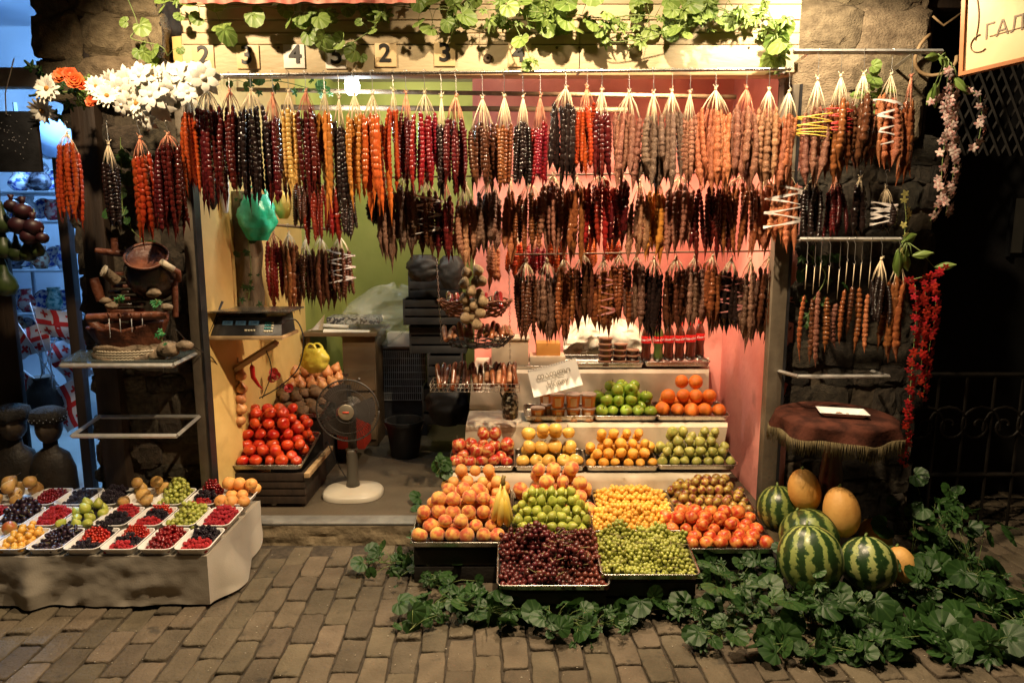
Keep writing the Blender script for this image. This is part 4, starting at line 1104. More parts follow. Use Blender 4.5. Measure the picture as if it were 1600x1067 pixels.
NIND = Counter()
def fill(tr, kind, m, r, n, H, label, cat, name, group, flat=0, stalk=None, xr=(0, 1), yr=(0, 1), cap=300, upright=True, pw=2.6, tight=.94, sub=None):
    root, w, d = tr
    ww, dd = (w - .018) * (xr[1] - xr[0]), (d - .018) * (yr[1] - yr[0])
    cx = (w - .03) * ((xr[0] + xr[1]) / 2 - .5); cy = d / 2 + (d - .03) * ((yr[0] + yr[1]) / 2 - .5)
    P = heap(ww, dd, r, n, H, jit=.16 if r > .02 else .35)
    P = sorted(P.tolist(), key=lambda p: p[1] - 1.5 * p[2])
    extra = MB()
    for p in P:
        wp = lw(root, (p[0] + cx, p[1] + cy, p[2] + .005))
        sz = r * rnd.uniform(.86, 1.08)
        rot = (rnd.uniform(-.5, .5), rnd.uniform(-.5, .5), rnd.uniform(0, 6.28)) if upright else (rnd.uniform(0, 6.28), rnd.uniform(0, 6.28), rnd.uniform(0, 6.28))
        if kind == 'lemon' : rot = (R(70) + rnd.uniform(-.5, .5), rnd.uniform(-.4, .4), rnd.uniform(-.8, .8))
        if kind == 'pear': rot = (rnd.uniform(-1.6, .2), rnd.uniform(-1, 1), rnd.uniform(0, 6.28))
        if kind in ('peach', 'apricot', 'apple', 'tomato', 'round', 'fig') and rnd.random() < .5: rot = (rnd.uniform(-1.7, 1.7), rnd.uniform(-1.7, 1.7), rot[2])
        me = rnd.choice(FM[kind])
        zx = min(4, int((p[0] / ww + .5) * 5)); zy = min(2, int((p[1] / dd + .5) * 3))
        lab_ = label + ', ' + ('front', 'mid heap', 'back')[zy] + ' ' + ('far left', 'left', 'centre', 'right', 'far right')[zx]
        if NIND[group] < cap:
            NIND[group] += 1
            if stalk is not None:
                o = thing(name, lab_, cat, wp, rot, group)
                inst('skin', me, m, o, scale=sz)
                if rnd.random() < .75: inst('stalk', stalk, M_BROWNSTEM, o, scale=sz)
            else:
                o = inst(name, me, m, None, wp, rot, (sz * rnd.uniform(.95, 1.04), sz, sz * rnd.uniform(.92, 1.05))); tag(o, lab_, cat, group)
        else:
            M = Matrix.LocRotScale(wp, Euler(rot), Vector((sz, sz, sz)))
            extra.add([v.co for v in me.vertices], [tuple(q.vertices) for q in me.polygons], M)
    if extra.v:
        o = extra.build(name + '_heap', m); tag(o, label + ', farther part of the heap', cat, group, 'stuff')
    return P

# ---- stepped display: dark stands under white cloths
M_STAND = mat('black_stained_crate', (0.010, 0.008, 0.006), (0.022, 0.017, 0.012), 0.7, 12, bump=.3)
def sz(py, Y): return at(800, py, Y).z
# profile of the cloth over the three upper steps: (Y, z, left px, right px)
prof = [(4.26, sz(576, 3.86) - .006, 745, 1106), (3.86, sz(576, 3.86) - .006, 738, 1107), (3.83, sz(576, 3.86) - .02, 738, 1107), (3.825, sz(660, 3.56) + .0, 733, 1107), (3.81, sz(659, 3.56) - .006, 733, 1107),
        (3.56, sz(659, 3.56) - .006, 728, 1140), (3.53, sz(659, 3.56) - .02, 727, 1140), (3.525, sz(738, 3.32) + .004, 724, 1134), (3.51, sz(738, 3.32) - .006, 722, 1134), (3.33, sz(738, 3.32) - .006, 692, 1150), (3.30, sz(738, 3.32) - .02, 690, 1138), (3.285, sz(778, 3.28), 694, 1133)]
def cloth_fn():
    rows_ = []
    for i in range(len(prof) - 1):
        a, b_ = prof[i], prof[i + 1]
        n = max(1, int(math.hypot(a[0] - b_[0], a[1] - b_[1]) / .02))
        for k in range(n): 
            t = k / n; rows_.append([a[j] + (b_[j] - a[j]) * t for j in range(4)] + [abs(a[1] - b_[1]) > abs(a[0] - b_[0]) * 1.2, t])
    rows_.append(list(prof[-1]) + [True, 1])
    nu = 90; vs = []
    for (Y, z, l, r, vert, t) in rows_:
        for k in range(nu + 1):
            u = k / nu
            x = at(l + (r - l) * u, 600, Y).x
            if vert:
                dy = -0.026 * (abs(nz(x * 5.5, z * 3, 1)) + .5 * nz(x * 13 + z * 6, z * 4, 7)) * (0.4 + t)
                dz = -0.012 * nz(x * 6, 3, 2) * t
            else: dy = 0; dz = .002 * nz(x * 12, Y * 9, 3)
            vs.append((x, Y + dy, z + dz))
    return vs, [(j * (nu + 1) + k, (j + 1) * (nu + 1) + k, (j + 1) * (nu + 1) + k + 1, j * (nu + 1) + k + 1) for j in range(len(rows_) - 1) for k in range(nu)]
cb = MB(); cb.add(*cloth_fn())
cl = cb.build('display_cloth', M_CLOTH, angle=60); tag(cl, 'cream cloth draped in three steps under the upper fruit trays', 'tablecloth')
st = thing('display_stand', 'dark stepped wooden stand under the cream cloth and trays', 'stand', (0.4, 3.7, 0.09))
for (y0, y1, pyz, Yz, l, r) in ((3.84, 4.27, 576, 3.86, 746, 1100), (3.54, 3.83, 659, 3.56, 740, 1130), (3.31, 3.53, 738, 3.32, 705, 1135)):
    b = MB(); b.bx(at(l, 600, y0).x + .02, at(r, 600, y0).x - .02, y0 + .01, y1, .09, sz(pyz, Yz) - .014); b.build('step', M_STAND, st, bevel=.004)
def low_stand(px0, px1, Y0, Y1, z0, z1, label):
    r = thing('crate', label, 'crate', (at((px0 + px1) / 2, 800, Y0).x, (Y0 + Y1) / 2, z0), group='dark crates under the lower fruit trays')
    x0, x1 = at(px0, 850, Y0).x, at(px1, 850, Y0).x
    h = z1 - z0; ns = max(2, int(h / .06))
    for k in range(ns):
        b = MB(); zz = z0 + h * k / ns
        b.bx(x0, x1, Y0, Y0 + .012, zz + .004, zz + h / ns - .006); b.build('slat', M_STAND, r, bevel=.002)
    for xs in (x0 + .002, x1 - .014):
        b = MB(); b.bx(xs, xs + .012, Y0 + .013, Y1, z0, z1 - .003); b.build('side_board', M_STAND, r)
    b = MB(); b.bx(x0, x1, Y0, Y1, z1 - .002, z1); b.build('lid', M_STAND, r)
TL = [  # px0, px1, py, Y, depth, tilt
 ('peach_t', 640, 795, 858, 2.78, .30, 9), ('nect_t', 1045, 1216, 868, 2.78, .30, 7), ('pear_t', 797, 932, 853, 2.84, .27, 9), ('cp2_t', 925, 1060, 858, 2.84, .27, 7),
 ('apri_t', 682, 800, 806, 3.08, .22, 6), ('peach2_t', 800, 936, 816, 3.06, .24, 6), ('cp_t', 931, 1058, 811, 3.06, .24, 7), ('plum_t', 1050, 1184, 810, 3.08, .22, 6),
 ('rg_t', 775, 955, 926, 2.50, .33, 10), ('gg_t', 938, 1096, 909, 2.54, .31, 10)]
LBL = {'peach_t': 'steel tray of ripe peaches left of the bananas', 'nect_t': 'steel tray of red nectarines beside the watermelons', 'pear_t': 'steel tray of little green pears behind the red grapes',
 'cp2_t': 'steel tray of yellow cherry plums directly behind the green grapes', 'apri_t': 'steel tray of apricots behind the ripe peaches', 'peach2_t': 'steel tray of peaches behind the little green pears',
 'cp_t': 'steel tray of yellow cherry plums in front of the cloth', 'plum_t': 'steel tray of mixed green and purple plums by the pink wall', 'rg_t': 'steel tray of dark red grapes, the nearest tray', 'gg_t': 'steel tray of green grapes right of the red grapes'}
T = {}
for (k, a, b_, py, Y, dp, tl) in TL:
    T[k] = tray(a, b_, py, Y, dp, tl, LBL[k])
    z1 = T[k][0].location.z - .006
    low_stand(a + 6, b_ - 6, Y + .02, Y + dp * .9, 0.002 if Y < 3.1 else .09, z1, 'dark slatted crate under the ' + LBL[k].replace('steel tray of ', '').replace(', the nearest tray', '') + ' tray')
for (k, a, b_, py, Y, dp, tl, lb) in [
 ('ra_t', 700, 806, 738, 3.32, .20, 10, 'steel tray of red and yellow apples at the left of its step'), ('ya_t', 802, 916, 738, 3.32, .20, 10, 'steel tray of yellow apples in a pyramid'),
 ('le_t', 914, 1032, 738, 3.32, .20, 10, 'steel tray of orange lemons in the middle step'), ('fi_t', 1026, 1154, 736, 3.32, .20, 10, 'steel tray of round green figs by the pink wall'),
 ('ho_t', 818, 932, 659, 3.56, .22, 4, 'steel tray of honey tubs under the paper sign'), ('ga_t', 927, 1030, 659, 3.56, .22, 8, 'steel tray of green apples on the upper step'), ('or_t', 1024, 1142, 659, 3.56, .22, 8, 'steel tray of big oranges on the upper step'),
 ('ch_t', 880, 1008, 576, 3.86, .24, 2, 'steel tray of chocolate spread jars on the top step'), ('co_t', 1006, 1112, 574, 3.86, .24, 2, 'steel tray of cola bottles on the top step'), ('bx_t', 762, 882, 580, 3.86, .24, 2, 'steel tray with plastic boxes on the top step')]:
    T[k] = tray(a, b_, py, Y, dp, tl, lb)

fill(T['peach_t'], 'peach', M_PEACH, .0355, 90, .105, 'ripe orange red peach in the tray left of the bananas', 'peach', 'peach', 'ripe peaches in the front left tray')
fill(T['apri_t'], 'apricot', M_APRI, .031, 55, .13, 'yellow orange apricot in the heap behind the ripe peaches', 'apricot', 'apricot', 'apricots behind the peaches')
fill(T['peach2_t'], 'peach', M_PEACH, .037, 60, .15, 'pinkish peach in the heap behind the little green pears', 'peach', 'peach', 'peaches behind the pears')
fill(T['nect_t'], 'peach', M_NECT, .032, 75, .06, 'shiny red orange nectarine in the tray beside the watermelons', 'nectarine', 'nectarine', 'nectarines beside the watermelons')
fill(T['pear_t'], 'pear', M_PEAR, .024, 110, .11, 'small yellow green pear in the heap behind red grapes', 'pear', 'pear', 'small green pears', stalk=PSTALK_M)
fill(T['cp_t'], 'round', M_CHERRYPLUM, .0125, 420, .050, 'round yellow cherry plum in the rear tray touching the cloth', 'plum', 'cherry_plum', 'yellow cherry plums', cap=150, tight=.97)
fill(T['cp2_t'], 'round', M_CHERRYPLUM, .0125, 420, .075, 'round yellow cherry plum in the tray right behind the green grapes', 'plum', 'cherry_plum', 'yellow cherry plums behind the grapes', cap=150, tight=.97)
fill(T['plum_t'], 'round', M_PLUM, .023, 75, .08, 'green and purple plum in the tray by the pink wall', 'plum', 'plum', 'mixed plums by the pink wall')
fill(T['ra_t'], 'apple', M_RAPPLE, .035, 26, .09, 'red and yellow apple in the tray left of yellow apples', 'apple', 'apple', 'red and yellow apples', stalk=STALK_M)
fill(T['ya_t'], 'apple', M_YAPPLE, .036, 34, .14, 'yellow apple in the pyramid on the middle step', 'apple', 'apple', 'yellow apples in the pyramid', stalk=STALK_M, pw=1.6)
fill(T['le_t'], 'lemon', M_LEMON, .028, 44, .11, 'orange yellow lemon in the tray between apples and figs', 'lemon', 'lemon', 'lemons on the middle step')
fill(T['fi_t'], 'fig', M_LIME, .029, 44, .11, 'round green fig in the right tray of the middle step', 'fig', 'fig', 'green figs on the middle step')
fill(T['ga_t'], 'apple', M_GAPPLE, .035, 26, .10, 'bright green apple between the honey tubs and the oranges', 'apple', 'apple', 'green apples on the upper step', stalk=STALK_M)
fill(T['or_t'], 'round', M_ORANGE, .042, 18, .11, 'large orange beside the pink wall on the upper step', 'orange', 'orange', 'oranges on the upper step')

# ---- grapes: bunches with each grape a part
def grapes(tr, m, r, label, n, H, name='grape_bunch', nb=4, kind='berry', xr=(0, 1), yr=(0, 1)):
    root, w, d = tr
    ww, dd = (w - .018) * (xr[1] - xr[0]), (d - .018) * (yr[1] - yr[0])
    cx = (w - .03) * ((xr[0] + xr[1]) / 2 - .5); cy = d / 2 + (d - .03) * ((yr[0] + yr[1]) / 2 - .5)
    P = heap(ww, dd, r * .93, n, H, lay=.085 if n > 400 else .03, jit=.5)
    spots = [((i + .5) / nb - .5) * ww for i in range(nb)]
    where = {1: [''], 2: ['left', 'right'], 3: ['left', 'middle', 'right'], 4: ['left end', 'left of centre', 'right of centre', 'right end']}[nb]
    bs = []
    for i, sx in enumerate(spots):
        bs.append((sx, thing(name, label + (', at the ' + where[i] if where[i] else ''), 'grapes', lw(root, (cx + sx, cy, r)), (0, 0, 0), label.split(' in ')[0] + ' bunches')))
    tops = sorted(P.tolist(), key=lambda p: -(p[2] - .3 * p[1]))
    cap = min(280 * nb, len(tops))
    lo = {i: MB() for i in range(nb)}
    for q, p in enumerate(tops):
        i = min(range(nb), key=lambda j: abs(spots[j] + .03 * math.sin(p[1] * 30 + j) - p[0]))
        wp = lw(root, (p[0] + cx, p[1] + cy, p[2] + .004))
        s_ = r * rnd.uniform(.72, 1.12)
        rot = (rnd.uniform(0, 3), rnd.uniform(0, 3), rnd.uniform(0, 3))
        if q < 230: inst('grape', rnd.choice(FM[kind]), m, bs[i][1], wp - bs[i][1].location, rot, (s_, s_, s_))
        else:
            me = FM[kind][0]; lo[i].add([v.co for v in me.vertices], [tuple(f.vertices) for f in me.polygons], Matrix.LocRotScale(wp - bs[i][1].location, Euler(rot), Vector((s_,) * 3)))
    for i in range(nb):
        if lo[i].v:
            o = inst('grape', lo[i].mesh('grape'), m, bs[i][1]); o['kind'] = 'stuff'
        sb = MB()
        top = [p for p in tops[:200] if abs(p[0] - spots[i]) < ww / nb / 2]
        for _ in range(min(26 if n > 400 else 8, len(top) // 3)):
            p = rnd.choice(top); c_ = lw(root, (p[0] + cx, p[1] + cy, p[2] + .004)) - bs[i][1].location
            sb.tube([c_ + Vector((0, 0, 0)), c_ + Vector((rnd.uniform(-.015, .015), rnd.uniform(-.01, .01), r * 1.3)), c_ + Vector((rnd.uniform(-.04, .04), rnd.uniform(-.02, .02), r * 1.9))], .0014, 4)
        if sb.v: inst('stems', sb.mesh('stems'), mat('grape_stem', (0.22, 0.20, 0.07), (0.3, 0.24, 0.1), 0.6), bs[i][1])['kind'] = 'stuff'
grapes(T['rg_t'], M_RGRAPE, .0122, 'dark red grapes in the nearest steel tray', 700, .085)
grapes(T['gg_t'], M_GGRAPE, .0098, 'small green grapes in the steel tray in front', 900, .045)

# ---- bananas
bp = at(786, 790, 2.92)
bn = thing('banana_bunch', 'hand of yellow bananas between the peaches and little pears', 'bananas', bp)
for k in range(5):
    b = MB(); sp = (k - 2) * .017
    pts = []; rs = []
    for q in range(12):
        t = q / 11; a = R(-8 + 70 * t)
        pts.append((sp * (.25 + 1.0 * t) + .008 * math.sin(k), -.012 - .040 * math.sin(PI * t * .9) - .01 * (k % 2), .105 - .17 * t - .018 * (k % 2)))
        rs.append(.017 * (0.30 if t < .09 else (0.3 + .7 * min(1, (t - .09) * 5)) * (1 if t < .8 else 1 - .75 * ((t - .8) / .2) ** 1.5)))
    b.tube(pts, rs, 7); o = inst('banana', b.mesh('banana'), M_BANANA, bn)
    b = MB(); b.tube([pts[-1], (pts[-1][0], pts[-1][1] + .003, pts[-1][2] - .006)], .0045, 6); inst('dark_tip', b.mesh('dark_tip'), M_BROWNSTEM, o)
b = MB(); b.tube([(0, -.01, .10), (.0, 0, .125), (.006, .005, .14)], [.014, .010, .009], 7); inst('stem_end', b.mesh('stem_end'), mat('banana_stem', (0.4, 0.3, 0.06), (0.15, 0.08, 0.03), .6, 40), bn)

# ---- watermelons and melons
def wmelon(px, py, Y, rx, ry, rot, m, label, name='watermelon', cat='watermelon', seed=0):
    p = at(px, py, Y)
    s_ = (p.y * .988 + (CAM.z - p.z) * .151) / 1067 * .97
    a, b_ = rx * s_, ry * s_
    r = thing(name, label, cat, p, rot)
    mb = MB()
    def f(u, v):
        th = 2 * PI * u; ph = PI * v
        x, y, z = math.sin(ph) * math.cos(th), math.sin(ph) * math.sin(th), math.cos(ph)
        q = 1 + .025 * nz(x + seed, y, z, 1.5) + .008 * math.cos(10 * th)
        if name == 'watermelon': q *= 1 - .05 * math.exp(-(min(ph, PI - ph) / .2) ** 2)
        return (x * a * q, y * a * q, z * b_ * q)
    mb.grid(f, 40, 26); inst('rind', mb.mesh('rind'), m, r)
    b = MB(); b.tube([(0, 0, b_ * .93), (.003, 0, b_ * 1.03), (.012, .004, b_ * 1.08)], .005, 6); inst('stalk', b.mesh('stalk'), M_STEM, r)
    return r
WM = [melon_mat('watermelon_rind_a', (0.016, 0.040, 0.010), (0.24, 0.29, 0.08), 12), melon_mat('watermelon_rind_b', (0.014, 0.038, 0.010), (0.30, 0.34, 0.115), 10), melon_mat('watermelon_rind_c', (0.02, 0.045, 0.012), (0.22, 0.27, 0.07), 12)]
wmelon(1266, 872, 2.56, 50, 54, (R(-14), R(4), R(30)), WM[0], 'big striped watermelon nearest the camera beside the nectarines', seed=1)
wmelon(1356, 880, 2.60, 43, 43, (R(-22), R(6), R(10)), WM[1], 'round watermelon with broad pale stripes under the upright melon', seed=2)
wmelon(1264, 838, 2.78, 46, 44, (R(-40), R(-18), 0), WM[2], 'watermelon half hidden behind the biggest one', seed=3)
wmelon(1217, 795, 2.98, 34, 38, (R(-10), R(8), R(50)), WM[2], 'watermelon at the back left beside the plums', seed=4)
wmelon(1257, 766, 2.90, 25, 35, (R(-5), R(-10), 0), M_MELON, 'oval yellow melon on top of the left watermelons', 'melon', 'melon', 5)
wmelon(1315, 800, 2.78, 28, 41, (R(-10), R(-6), 0), M_MELON, 'upright oval melon standing behind the round watermelon', 'melon', 'melon', 6)
wmelon(1368, 838, 2.85, 24, 30, (R(-10), R(-20), 0), M_MELON, 'dim melon in shade behind the round watermelon', 'melon', 'melon', 7)
wmelon(1409, 882, 2.66, 22, 29, (R(-16), R(-14), 0), M_MELON, 'small melon at the right of the watermelons', 'melon', 'melon', 8)
low_stand(1205, 1400, 2.60, 2.95, 0.002, 0.085, 'low dark crate under the watermelons')
# ---- things on the top step
M_BOXP = mat('cream_plastic_box', (0.62, 0.50, 0.34), (0.70, 0.58, 0.42), .35, 5)
M_BOXO = mat('orange_box', (0.70, 0.30, 0.06), (0.76, 0.38, 0.10), .4, 6)
def boxthing(name, px0, px1, py0, py1, Y, dep, m, label, cat, lid=None):
    a, b_ = at(px0, py1, Y), at(px1, py0, Y)
    r = thing(name, label, cat, ((a.x + b_.x) / 2, Y + dep / 2, a.z))
    b = MB(); b.bx(a.x, b_.x, Y, Y + dep, a.z, b_.z); b.build('body', m, r, bevel=.006)
    if lid:
        b = MB(); b.bx(a.x - .006, b_.x + .006, Y - .006, Y + dep + .006, b_.z + .001, b_.z + .014); b.build('lid', lid, r, bevel=.004)
    return r
boxthing('plastic_box', 768, 826, 532, 572, 3.88, .16, M_BOXP, 'cream lidded plastic box left of the orange box', 'box', M_BOXP)
boxthing('orange_box', 838, 876, 536, 556, 3.90, .12, M_BOXO, 'flat orange box on the tray behind the honey sign', 'box')
boxthing('plastic_tub', 828, 884, 557, 572, 3.88, .16, M_BOXP, 'shallow clear tub under the orange box', 'box')
M_CHOC = mat('dark_chocolate_spread', (0.06, 0.018, 0.008), (0.10, 0.03, 0.012), .15, 8, coat=.6)
M_CLEARLID = mat('clear_plastic_lid', (0.55, 0.45, 0.38), rough=.15, alpha=.7)
M_HONEY = mat('amber_honey', (0.62, 0.20, 0.03), (0.72, 0.28, 0.05), .12, 8, coat=.5)
M_LABEL = mat('pale_paper_label', (0.70, 0.56, 0.40), rough=.6)
def tub(p, r_, h, m, label, group, sticker=True):
    t = thing('lidded_tub', label, 'tub', p, (0, 0, R(rnd.uniform(-12, 12))), group)
    b = MB(); b.lathe([(r_ * .82, 0), (r_ * .86, .002), (r_, h * .86)], 18); inst('cup', b.mesh('cup', angle=40), m, t)
    b = MB(); b.lathe([(r_ * 1.0, h * .865), (r_ * 1.08, h * .865), (r_ * 1.08, h * .96), (r_ * .98, h), (r_ * .5, h * .985)], 18); inst('lid', b.mesh('lid', angle=40), M_CLEARLID, t)
    if sticker:
        b = MB(); b.grid(lambda u, v: (r_ * (.90 + .10 * v) * 1.01 * math.sin(R(-30 + 50 * u)), -r_ * (.90 + .10 * v) * 1.01 * math.cos(R(-30 + 50 * u)), h * (.12 + .6 * v)), 6, 1); inst('paper_label', b.mesh('paper_label'), M_LABEL, t)
    return t
Y = 3.60
for i, (px, py, nm) in enumerate([(840, 656, 'small one alone at the left'), (872, 656, 'bottom row left'), (896, 656, 'bottom row middle'), (919, 656, 'bottom row right'),
     (857, 650, 'half hidden behind the left end')]):
    tub(at(px, py, Y + (.06 if i == 4 else 0)), .038, .072, M_HONEY, 'amber honey tub, ' + nm + ' of the honey tray', 'honey tubs')
for px, nm in ((871, 'left'), (895, 'middle'), (919, 'right')):
    q = at(px, 656, Y); tub((q.x, q.y, q.z + .073), .040, .076, M_HONEY, 'amber honey tub on the top layer, ' + nm + ' one', 'honey tubs')
q = at(853, 652, Y + .09); tub((q.x, q.y, q.z + .073), .038, .076, M_HONEY, 'amber honey tub behind the paper sign corner', 'honey tubs')
for ci, (px, n) in enumerate([(945, 5), (968, 4), (988, 3)]):
    for k in range(n):
        q = at(px, 571, 3.90 + .03 * ci)
        t = thing('chocolate_jar', 'flat jar of chocolate spread, %s of the %s stack' % (('lowest', 'second', 'third', 'fourth', 'topmost')[k] if k < n - 1 else 'topmost', ('tall left', 'middle', 'short right')[ci]), 'jar', (q.x + rnd.uniform(-.003, .003), q.y, q.z + .0335 * k), (0, 0, 0), 'stacked chocolate jars')
        b = MB(); b.lathe([(.034, 0), (.037, .004), (.038, .022)], 18); inst('cup', b.mesh('cup', angle=40), M_CHOC, t)
        b = MB(); b.lathe([(.038, .0225), (.042, .0225), (.042, .029), (.036, .033), (.01, .0325)], 18); inst('lid', b.mesh('lid', angle=40), mat('brown_lid', (0.20, 0.09, 0.05), (0.3, 0.16, 0.1), .2), t)
for px in (905, 925):
    q = at(px, 573, 3.90)
    tub(q, .028, .03, M_CHOC, 'tiny chocolate tub at the %s of the jar tray' % ('left end' if px == 905 else 'left, next to the stacks'), 'tiny tubs', False)
# cola bottles
M_COLA = mat('dark_cola', (0.05, 0.012, 0.006), (0.10, 0.02, 0.01), .06, 8, coat=1.0)
M_COLAG = mat('green_lemonade', (0.06, 0.10, 0.02), (0.09, 0.13, 0.03), .06, 8, coat=1.0)
M_COLARED = mat('red_bottle_label', (0.62, 0.015, 0.015), rough=.35)
M_WHITE = mat('white_print', (0.80, 0.78, 0.75), rough=.5)
for i, (px, py, m, nm) in enumerate([(1009, 565, M_COLA, 'leftmost cola bottle'), (1028, 565, M_COLAG, 'greenish cola bottle second from left'), (1044, 564, M_COLA, 'cola bottle in the middle of the row'), (1061, 564, M_COLA, 'cola bottle right of the middle'),
        (1078, 563, M_COLA, 'cola bottle second from the right end'), (1092, 560, M_COLA, 'rearmost cola bottle at the right end')]):
    q = at(px, py, 3.93 + (.05 if i == 5 else .01 * (i % 2)))
    t = thing('cola_bottle', nm + ' with red label and red cap', 'bottle', (q.x, q.y, q.z + .004), (0, 0, R(rnd.uniform(-14, 14))), 'cola bottles on the top step')
    r_ = .030
    b = MB(); b.lathe([(r_ * .7, 0), (r_ * .95, .006), (r_, .03), (r_ * .9, .06), (r_ * .86, .075), (r_ * .98, .10), (r_, .115), (r_, .145), (r_ * .95, .16), (r_ * .7, .185), (r_ * .42, .20), (r_ * .36, .212)], 18, None, lambda a, tt: 1 + (.03 * math.sin(a * 8) if .05 < tt < .35 else 0)); inst('bottle', b.mesh('bottle'), m, t)
    b = MB(); b.lathe([(r_ * 1.012, .108), (r_ * 1.02, .110), (r_ * 1.02, .147), (r_ * 1.0, .149)], 20); inst('paper_label', b.mesh('paper_label', angle=50), M_COLARED, t)
    b = MB(); b.lathe([(r_ * .47, .205), (r_ * .48, .206), (r_ * .48, .222), (r_ * .42, .226), (.001, .226)], 16); inst('cap', b.mesh('cap', angle=40), M_COLARED, t)
    me = text_mesh('Coca-Cola', .0175, .0002, bold=.0004, shear=.35)
    for v in me.vertices:       # wrap the lettering round the label
        a = v.co.x / (r_ * 1.03); v.co = Vector(((r_ * 1.03 + v.co.z) * math.sin(a), -(r_ * 1.03 + v.co.z) * math.cos(a), v.co.y + .128 + v.co.x * .08))
    inst('lettering', me, M_WHITE, t, rot=(0, 0, R(rnd.uniform(-15, 15))))
# crumpled white sheet at back of the top step
b = MB(); 
def crum(u, v):
    x = at(880 + 125 * u, 500, 4.12).x
    return (x, 4.20 - .12 * math.sin(PI * v) - .03 * nz(u * 5, v * 5, 2) - .02 * nz(u * 14, v * 12, 1), at(900, 568, 4.1).z + .30 * (1 - v) ** .9 * (1 - .35 * (2 * u - 1) ** 2) + .03 * nz(u * 6, v * 4, 9))
b.grid(crum, 50, 34); o = b.build('crumpled_bag', mat('white_sack', (0.66, 0.60, 0.46), (0.78, 0.72, 0.58), .6, 5, bump=.2)); tag(o, 'crumpled cream sack lying behind the chocolate jars', 'sack')

# ---- honey sign on a hand lettered sheet
M_PAPER = mat('white_paper', (0.80, 0.77, 0.68), (0.84, 0.81, 0.73), .7, 4)
M_PALEINK = mat('faded_grey_ink', (0.30, 0.26, 0.19), rough=.7)
q = at(867, 590, 3.50)
sg = thing('honey_sign', 'white spiral pad sheet lettered Honey, leaning on the honey tubs', 'sign', q, (R(-33), R(-14.5), 0))
sw, sh = .262, .155
b = MB(); b.grid(lambda u, v: ((u - .5) * sw, .004 * math.sin(u * 5), (v - .5) * sh), 14, 8); b.grid(lambda u, v: ((.5 - u) * sw, .002 + .004 * math.sin((1 - u) * 5), (v - .5) * sh), 14, 8); inst('sheet', b.mesh('sheet'), M_PAPER, sg)
b = MB()
for k in range(19): b.tube([((k - 9) * .0138, -.002, sh / 2 - .008), ((k - 9) * .0138, -.007, sh / 2), ((k - 9) * .0138, .006, sh / 2 + .003)], .0014, 5)
inst('spiral_binding', b.mesh('spiral_binding'), M_WIRE, sg)
try: inst('lettering', text_mesh('თაფლი', .046, .0002, bold=.0002), M_PALEINK, sg, (0, -.0075, .022), (R(90), 0, 0))
except Exception as ex: print('geo', ex)
inst('lettering', text_mesh('Honey', .042, .0002, bold=.0002), M_PALEINK, sg, (0.008, -.0075, -.030), (R(90), 0, 0))
# ---- patterned jug on the left edge of the honey step
q = at(797, 655, 3.50)
jg = thing('patterned_jug', 'dark carved jug hanging on a chain left of the honey sign', 'jug', q)
M_JUG = mat('carved_black_jug', (0.012, 0.012, 0.010), (0.22, 0.20, 0.15), .3, 60, 2, .48, .54, bump=.5, bscale=80)
b = MB(); b.lathe([(.022, 0), (.040, .01), (.043, .05), (.046, .09), (.040, .13), (.026, .155), (.018, .175), (.016, .20), (.022, .215), (.018, .214)], 18, Matrix.Diagonal((1, 1, .97, 1))); inst('body', b.mesh('body'), M_JUG, jg)
b = MB(); b.tube([(-.02, 0, .20), (-.045, 0, .18), (-.05, 0, .14), (-.04, 0, .12)], .005, 6); inst('handle', b.mesh('handle'), M_JUG, jg)
def chain(name, p0, p1, label, m=M_WIRE, rr=.0065):
    p0, p1 = Vector(p0), Vector(p1); L_ = (p1 - p0).length; n = int(L_ / .016)
    r = thing(name, label, 'chain', p0); b = MB()
    for k in range(n):
        c_ = (p1 - p0) * ((k + .5) / n)
        pts = [(c_.x + (rr * .6 * math.cos(a) if k % 2 else 0), c_.y + (0 if k % 2 else rr * .6 * math.cos(a)), c_.z + rr * 1.5 * math.sin(a)) for a in [2 * PI * q / 8 for q in range(9)]]
        b.tube(pts, .0013, 4)
    inst('links', b.mesh('links'), m, r); return r
chain('hanging_chain', at(796, 415, 3.47), at(797, 588, 3.5), 'steel chain down the right side of the hanging baskets')
chain('hanging_chain', at(682, 405, 3.46), at(690, 535, 3.46), 'steel chain down the left side of the hanging baskets')
# ---- hanging tiers of baskets with nuts and dried sausages of sweets
M_WICKER = mat('brown_wicker', (0.13, 0.045, 0.02), (0.26, 0.10, 0.045), .6, 40, 4, bump=.4)
def basket(px, py, Y, rx, ry, h, m, label, wire=False):
    p = at(px, py, Y); r = thing('hanging_basket', label, 'basket', p)
    nr = 7
    for k in range(nr):
        t = k / (nr - 1); s_ = .72 + .28 * t
        b = MB(); b.tube([(rx * s_ * math.cos(a), ry * s_ * math.sin(a), h * t + .004 * math.sin(a * 12 + k * PI)) for a in [2 * PI * q / 48 for q in range(49)]], .0018 if wire else h / nr * .48, 6)
        o = inst('hoop' if wire else 'wicker_row', b.mesh('hoop'), m, r)
    b = MB()
    for q in range(24):
        a = 2 * PI * q / 24; b.tube([(rx * .71 * math.cos(a), ry * .71 * math.sin(a), 0), (rx * 1.005 * math.cos(a), ry * 1.005 * math.sin(a), h)], .0022, 4)
    b.lathe([(.001, .0), (1, .0), (1, .003)], 24, Matrix.Diagonal((rx * .72, ry * .72, 1, 1)))
    inst('ribs', b.mesh('ribs'), m, r)
    return r, p
M_BWIRE = mat('black_wire', (0.02, 0.018, 0.016), rough=.4, metal=.5)
bk1, p1 = basket(742, 492, 3.48, .19, .12, .075, M_WICKER, 'upper wicker basket of dark fruit rolls behind the netted bulbs')
bk2, p2 = basket(746, 540, 3.46, .19, .12, .055, M_BWIRE, 'black wire basket of tan candy sticks under the wicker one', True)
